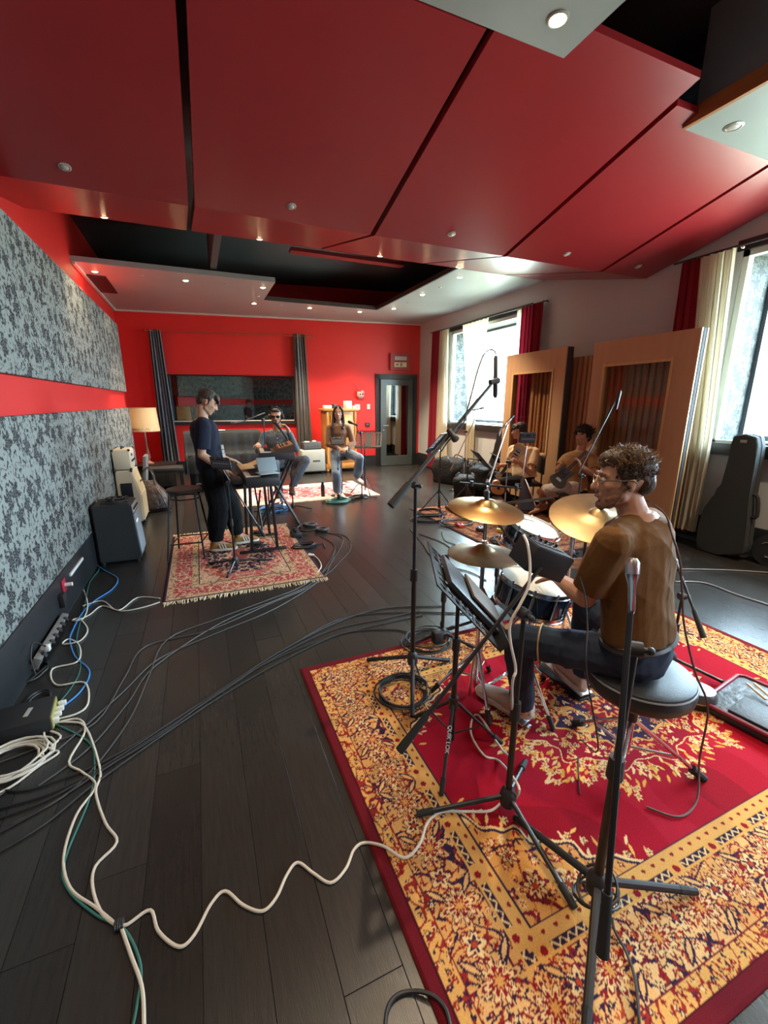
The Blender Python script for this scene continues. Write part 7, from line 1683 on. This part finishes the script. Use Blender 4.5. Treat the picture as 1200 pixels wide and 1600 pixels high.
for k, pts in enumerate(LN): fcable(('first', 'second', 'third', 'fourth')[k] + ' thin grey lead curving from the left wall round the small rug corner', pts, .0042, mat('grey_cable', (.05, .047, .044), .5), group='grey leads by the small rug')
fcable('black lead meandering between the brown rug and the music stand', [(2.426, 4.841, 0.000), (2.282, 4.214, 0.000), (2.175, 3.835, 0.000), (2.186, 3.484, 0.000), (2.298, 3.253, 0.000), (2.319, 3.026, -0.000)], .0048, CABLE)
fcable('second black lead running from the brown rug under the cymbals', [(2.424, 4.565, 0.000), (2.513, 4.167, 0.000), (2.496, 3.833, 0.000), (2.562, 3.584, 0.000), (2.627, 3.393, 0.000)], .0048, CABLE)
fcable('short black lead curling at the brown rug edge', [(2.725, 4.526, 0.000), (2.586, 4.216, 0.000), (2.616, 4.022, 0.000), (2.647, 3.769, 0.000), (2.767, 3.883, 0.000), (2.943, 3.882, 0.000)], .0045, CABLE)
fcable('pair of pale leads at right behind the drummer', [(3.900, 2.321, 0.000), (4.113, 2.199, -0.000), (4.110, 1.937, 0.000), (4.125, 1.649, 0.000), (3.989, 1.301, 0.000)], .006, mat('pale_grey_cable', (.22, .22, .21), .5))
fcable('thin lead along the floor near the guitar case', [(4.182, 2.541, 0.000), (4.514, 2.381, 0.000), (4.767, 2.238, -0.000), (5.072, 2.020, 0.000)], .006, MATS['pale_grey_cable'])
fcable('black cable curving into view at the bottom beside the rug corner', [(0.289, 0.662, 0.000), (0.311, 0.717, 0.000), (0.345, 0.741, 0.000), (0.391, 0.736, 0.000), (0.439, 0.704, 0.000), (0.462, 0.664, 0.000), (0.453, 0.617, 0.000)], .0055, CABLE)
fcable('black lead trailing from the foreground stand to the bottom edge', [(1.058, 0.638, 0.000), (1.035, 0.607, 0.000), (1.021, 0.557, 0.000), (0.986, 0.501, 0.000), (0.913, 0.434, 0.000), (0.845, 0.379, 0.000)], .0042, CABLE)
b = B(); hb = V(1.04, .69, 0)
for i in range(3): b.tube([hb + V(.055 * math.cos(a) * (1 + .1 * i), .055 * math.sin(a) * (1 + .1 * i), .09 - .02 * i + .035 * math.cos(a + i)) for a in np.linspace(0, 6.283, 15)[:-1]], .0042, 6, 2, True)
b.build('cable_coil', CABLE, loc=hb, label='black lead wound round the hub of the foreground stand', cat='cable')
fcable('thin black lead hanging from the drummer\'s mixer to the red field', [(1.270, 1.101, 0.966), (1.267, 1.063, 0.905), (1.233, 1.006, 0.809), (1.182, 0.946, 0.676), (1.35, .98, .25), (1.557, 1.234, 0.000), (1.431, 1.123, -0.000), (1.320, 1.012, 0.000)], .0032, CABLE)
coil('cable_coil', 'black lead coiled between the legs of the tall boom stand', (0.911, 1.881, 0.009), .135, 5, .0055, CABLE, (1, 1), 31, tails=((1.055, 1.908, 0.020), (1.101, 2.079, 0.020)))
coil('cable_coil', 'black cable coil lying behind the tall boom stand on the rug edge', (1.315, 2.304, 0.009), .16, 4, .0055, CABLE, (1, .9), 33)
t = thing('junction_box', 'small black box lying on the black cable coil behind the tall stand', 'box', (1.341, 2.237, 0.040)); p = V((1.341, 2.237, 0.040)); B().box(p + V(0, 0, .04), (.07, .06, .09), bevel=.012).build('body', BLKPL, t); B().cyl(p + V(.03, 0, .05), p + V(.07, 0, .05), .014).build('plug', BLKPL, t)
coil('cable_coil', 'black cable coil at the left corner of the brown guitar rug', (3.051, 5.416, 0.009), .20, 6, .007, CABLE, (1, 1), 35)
coil('cable_coil', 'flat black cable coil just in front of the brown rug', (2.858, 5.142, 0.000), .20, 4, .006, CABLE, (1.1, .9), 37)
coil('cable_coil', 'black cable coil on the brown rug below the pale effects unit', (3.123, 4.778, 0.009), .19, 5, .006, CABLE, (1.2, .8), 39)
coil('cable_coil', 'tangle of black leads on the brown rug behind the chrome rod', (3.252, 3.902, 0.009), .17, 6, .006, CABLE, (1.1, 1), 41)
coil('cable_coil', 'blue cable coiled at the front edge of the pink rug', (0.944, 6.522, 0.000), .20, 4, .009, BCABLE, (1.0, .9), 43)
coil('cable_coil', 'green cable coil in front of the singer\'s stands', (2.014, 6.683, 0.000), .15, 7, .010, GCABLE, (1.1, .9), 45)
coil('cable_coil', 'black cable coil to the right of the green one', (2.444, 6.876, 0.000), .13, 4, .008, CABLE, (1.2, .9), 47)
coil('cable_coil', 'black lead loops between small rug and floor headphones', (0.982, 4.643, 0.000), .10, 4, .007, CABLE, (1.2, .8), 49, tails=((1.219, 4.686, 0.010), (1.190, 4.498, 0.010)))
t = thing('extension_socket', 'black extension socket at the right corner of the small rug', 'socket', (0.980, 5.093, 0.000)); p = V((0.980, 5.093, 0.000)); B().box(p + V(0, 0, .03), (.12, .16, .06), bevel=.012).build('body', BLKPL, t)
each(t, 'plug', BLKPL, [lambda b, y=y: b.cyl(p + V(0, y, .058), p + V(.0, y, .10), .022) for y in (-.045, .04)])
t = thing('plug', 'white plug with short cord lying beside the small rug', 'plug', (0.980, 4.300, 0.000)); p = V((0.980, 4.300, 0.000)); B().cyl(p + V(-.02, .02, .02), p + V(.03, -.01, .018), .017, .012).build('body', WHITE, t); B().tube([p + V(.03, -.01, .016), (1.025, 4.147, 0.010), (1.003, 3.965, 0.008), (0.925, 3.817, 0.008)], .006, 6, 4).build('cord', WCABLE, t)
# along the left wall
t = thing('stage_box', 'black stage box with white plugs on the floor by the left wall', 'stage box', (-0.972, 2.378, 0.000)); p0, p1 = V((-0.896, 2.428, 0.000)), V((-1.022, 2.377, 0.000)); cc = p0.lerp(p1, .5)
B().box(cc + V(0, 0, .045), (.26, .20, .085), rz=.12, bevel=.006).build('body', BLKPL, t)
B().box(cc + V(.131, .015, .045), (.006, .18, .07), rz=.12).build('port_panel', mat('yellow_ports', (.35, .32, .10), .5), t)
for k in range(4): B().box(cc + V(.148, -.05 + .045 * k, .045), (.035, .022, .022), rz=.12, bevel=.003).build('plug', WHITE, t)
B().box(cc + V(.03, 0, .0885), (.07, .02, .002), rz=1.5).build('label_strip', mat('grey_print2', (.35, .35, .33), .5), t)
t = thing('power_strip', 'grey power strip with black sockets leaning on the left baseboard', 'power strip', (-1.04, 3.05, .1)); a, c = V(-1.045, (-1.023, 2.925, 0.100)[1], .07), V(-1.045, (-1.074, 3.510, 0.100)[1] + .05, .07)
Mx = Matrix.Rotation(.5, 3, 'Y'); ln = (c - a).length; m_ = (a + c) / 2
B().box(m_, (.045, ln, .075), M=Mx, bevel=.006).build('body', mat('grey_strip', (.16, .15, .14), .5), t)
for k in range(7): B().cyl(a.lerp(c, .1 + .13 * k) + V(.012, 0, .005), a.lerp(c, .1 + .13 * k) + V(.038, 0, .022), .019, seg=12).build('outlet', BLACK, t)
t = thing('usb_charger', 'white charger plug on the power strip with a black lead', 'charger', a + V(.05, .08, .05)); B().box(a + V(.05, .08, .055), (.03, .035, .04), bevel=.005).build('body', WHITE, t); B().tube([a + V(.05, .07, .07), a + V(.02, -.02, .15), a + V(.03, -.12, .10), a + V(.05, -.16, .02)], .004, 6, 4).build('cord', CABLE, t)
for k, (px_, nm) in enumerate(((0, 'black mains lead looping below the power strip on the left'), (1, 'thin black lead curled on the floor by the left wall'))):
    c0 = V((-1.086, 2.957, 0.000)) if k == 0 else V((-0.963, 2.616, 0.000)); coil('cable_coil', nm, c0, .085 - .02 * k, 3 - k, .005, CABLE, (.8, 1.4), 51 + k)
t = thing('wall_socket', 'red wall socket on the left baseboard with a white plug', 'socket', (-1.07, (-1.067, 3.748, 0.250)[1], .25)); yy = (-1.070, 3.758, 0.246)[1]; zz = (-1.070, 3.758, 0.246)[2]
B().box((-1.064, yy, zz), (.012, .09, .10), bevel=.003).build('plate', mat('red_plate', (.40, .02, .05), .4), t); B().cyl((-1.06, yy + .01, zz), (-1.01, yy + .01, zz), .016).build('plug', WHITE, t)
t = thing('wall_socket', 'black socket box below the red one on the left baseboard', 'socket', (-1.07, yy - .10, zz - .06)); B().box((-1.055, yy - .12, zz - .07), (.04, .07, .10), bevel=.006).build('body', BLKPL, t)
yy = (-1.070, 4.158, 0.258); t = thing('cable_trunking', 'short white strip on the left baseboard behind the combo amplifier', 'trunking', yy); B().box((-1.062, yy[1], yy[2]), (.016, .42, .025), bevel=.003).build('body', WHITE, t)

# ------------------------------------------------------------------ spotlights in the ceiling
TRIMM = mat('spot_trim', (.55, .52, .48), .3, .6); LENS_OFF = mat('spot_glass', (.5, .48, .45), .2)
LENS_ON = mat('lit_spot_glass', (1, .9, .7), .3, emit=((1, .72, .38), 40))
SPOT_UP = {}
def downlight(p, nrm, on, label, r=.04, power=16, grp=None):
    nrm = V(nrm).normalized(); p = V(p)
    t = thing('ceiling_spotlight', label, 'ceiling light', p, grp)
    b = B(); b.lathe(p - nrm * .012, nrm, [(r, 0), (r * 1.02, .016), (r * .8, .02), (r * .72, .012), (r * .7, 0)], 16); b.build('trim_ring', TRIMM, t)
    b = B(); b.lathe(p - nrm * .004, nrm, [(r * .68, 0), (r * .68, .01), (r * .4, .016), (.002, .017)], 14); b.build('bulb', LENS_ON if on else LENS_OFF, t)
    if on:
        ld = bpy.data.lights.new('spot_beam', 'SPOT'); ld.energy = power; ld.color = (1, .78, .54); ld.spot_size = R(95); ld.spot_blend = .7; ld.shadow_soft_size = .03
        lo = bpy.data.objects.new('spot_beam', ld); COL.objects.link(lo); lo.parent = t
        lo.location = nrm * .03; lo.rotation_euler = (-nrm).to_track_quat('Z', 'Y').to_euler()
    return t
DN = (0, 0, -1)
SOFL = [((-1.194, 8.199, 3.500), 'far left spotlight lit beside the dark vent'), ((0.042, 8.196, 3.500), 'spotlight lit mid-way along the left grey soffit'), ((1.241, 8.154, 3.500), 'spotlight lit near the inner corner of the left soffit'),
        ((1.248, 9.461, 3.500), 'spotlight lit above the left end of the curtain rod'), ((2.354, 9.437, 3.500), 'spotlight lit above the far grey curtain'), ((3.432, 9.395, 3.500), 'spotlight lit above the wooden cabinet'),
        ((3.970, 8.816, 3.500), 'spotlight lit at the far end of the right soffit'), ((3.958, 7.526, 3.500), 'spotlight lit halfway along the right soffit'), ((3.972, 6.327, 3.500), 'spotlight lit at the near end of the right soffit')]
for p, lb in SOFL:
    downlight(p, DN, True, lb, 0.05, 120, 'lit soffit spotlights')
for p, lb in (((-0.580, 8.190, 3.500), 'small unlit spotlight between the first two lit ones on the left soffit'), ((0.649, 8.186, 3.500), 'small unlit spotlight right of the second lit one on the left soffit'), ((1.243, 8.838, 3.500), 'small unlit spotlight between the two lit ones at the soffit corner'),
              ((1.777, 9.422, 3.500), 'small unlit spotlight above the curtain rod middle'), ((2.900, 9.478, 3.500), 'small unlit spotlight near the back wall above the cabinet'), ((4.006, 8.227, 3.500), 'small unlit spotlight far along the right soffit'), ((3.998, 6.980, 3.500), 'small unlit spotlight nearer along the right soffit')):
    downlight(p, DN, False, lb, .032, 0, 'small unlit soffit spotlights')
nf = (0, .217, -.976); npn = (0, -.248, -.969)
for x, lb in ((-.68, 'leftmost of the four lit spotlights under the red ceiling lip'), (.87, 'second lit spotlight from the left under the red lip'), (2.39, 'third lit spotlight from the left under the red lip'), (3.58, 'rightmost lit spotlight under the red lip')):
    y = 5.75; downlight((x, y, 3.1 + (y - 4.15) * .2222), nf, True, lb, .04, 26, 'spotlights under the red lip')
for x, lb in ((-.66, 'leftmost unlit spotlight in the red ceiling panels'), (.87, 'unlit spotlight in the second red ceiling panel'), (2.38, 'unlit spotlight in the third red ceiling panel'), (3.82, 'unlit spotlight in the fourth red ceiling panel'), (4.92, 'unlit spotlight in the last red panel by the windows')):
    y = 3.96; downlight((x, y, 3.1 + (4.15 - y) * .2543), npn, False, lb, .038, 0, 'unlit spotlights in the red panels')
downlight((1.93, 2.22, 3.54), DN, True, 'bright spotlight in the grey slab at the top of the photo', .055, 65)
downlight((3.70, 2.36, 3.50), DN, False, 'unlit ring spotlight in the slab with an orange edge', .06)

# unseen spotlights added for warm fill; only the near-window one follows a visible glow
for x, y, lb in ((.45, 1.9, 'added fill spotlight overhead, just behind the top edge of the photo'), (-.75, .6, 'added fill spotlight overhead near the left wall, outside the photo'), (.9, .2, 'added fill spotlight straight above the photographer'), (1.9, -.4, 'added fill spotlight above and right of the photographer'),
                 (.3, -1.6, 'added fill spotlight behind the photographer, left one of the rear pair'), (1.7, -2.2, 'added fill spotlight behind the photographer, right one of the rear pair'), (4.5, .9, 'lit spotlight in the window-side slab over the near window'), (4.4, -.9, 'added fill spotlight in the window-side slab behind the near window')):
    downlight((x, y, 3.54 if x < 3 else 3.50), DN, True, lb, .05, 15 if x < 3 else 110, 'spotlights behind the photographer')
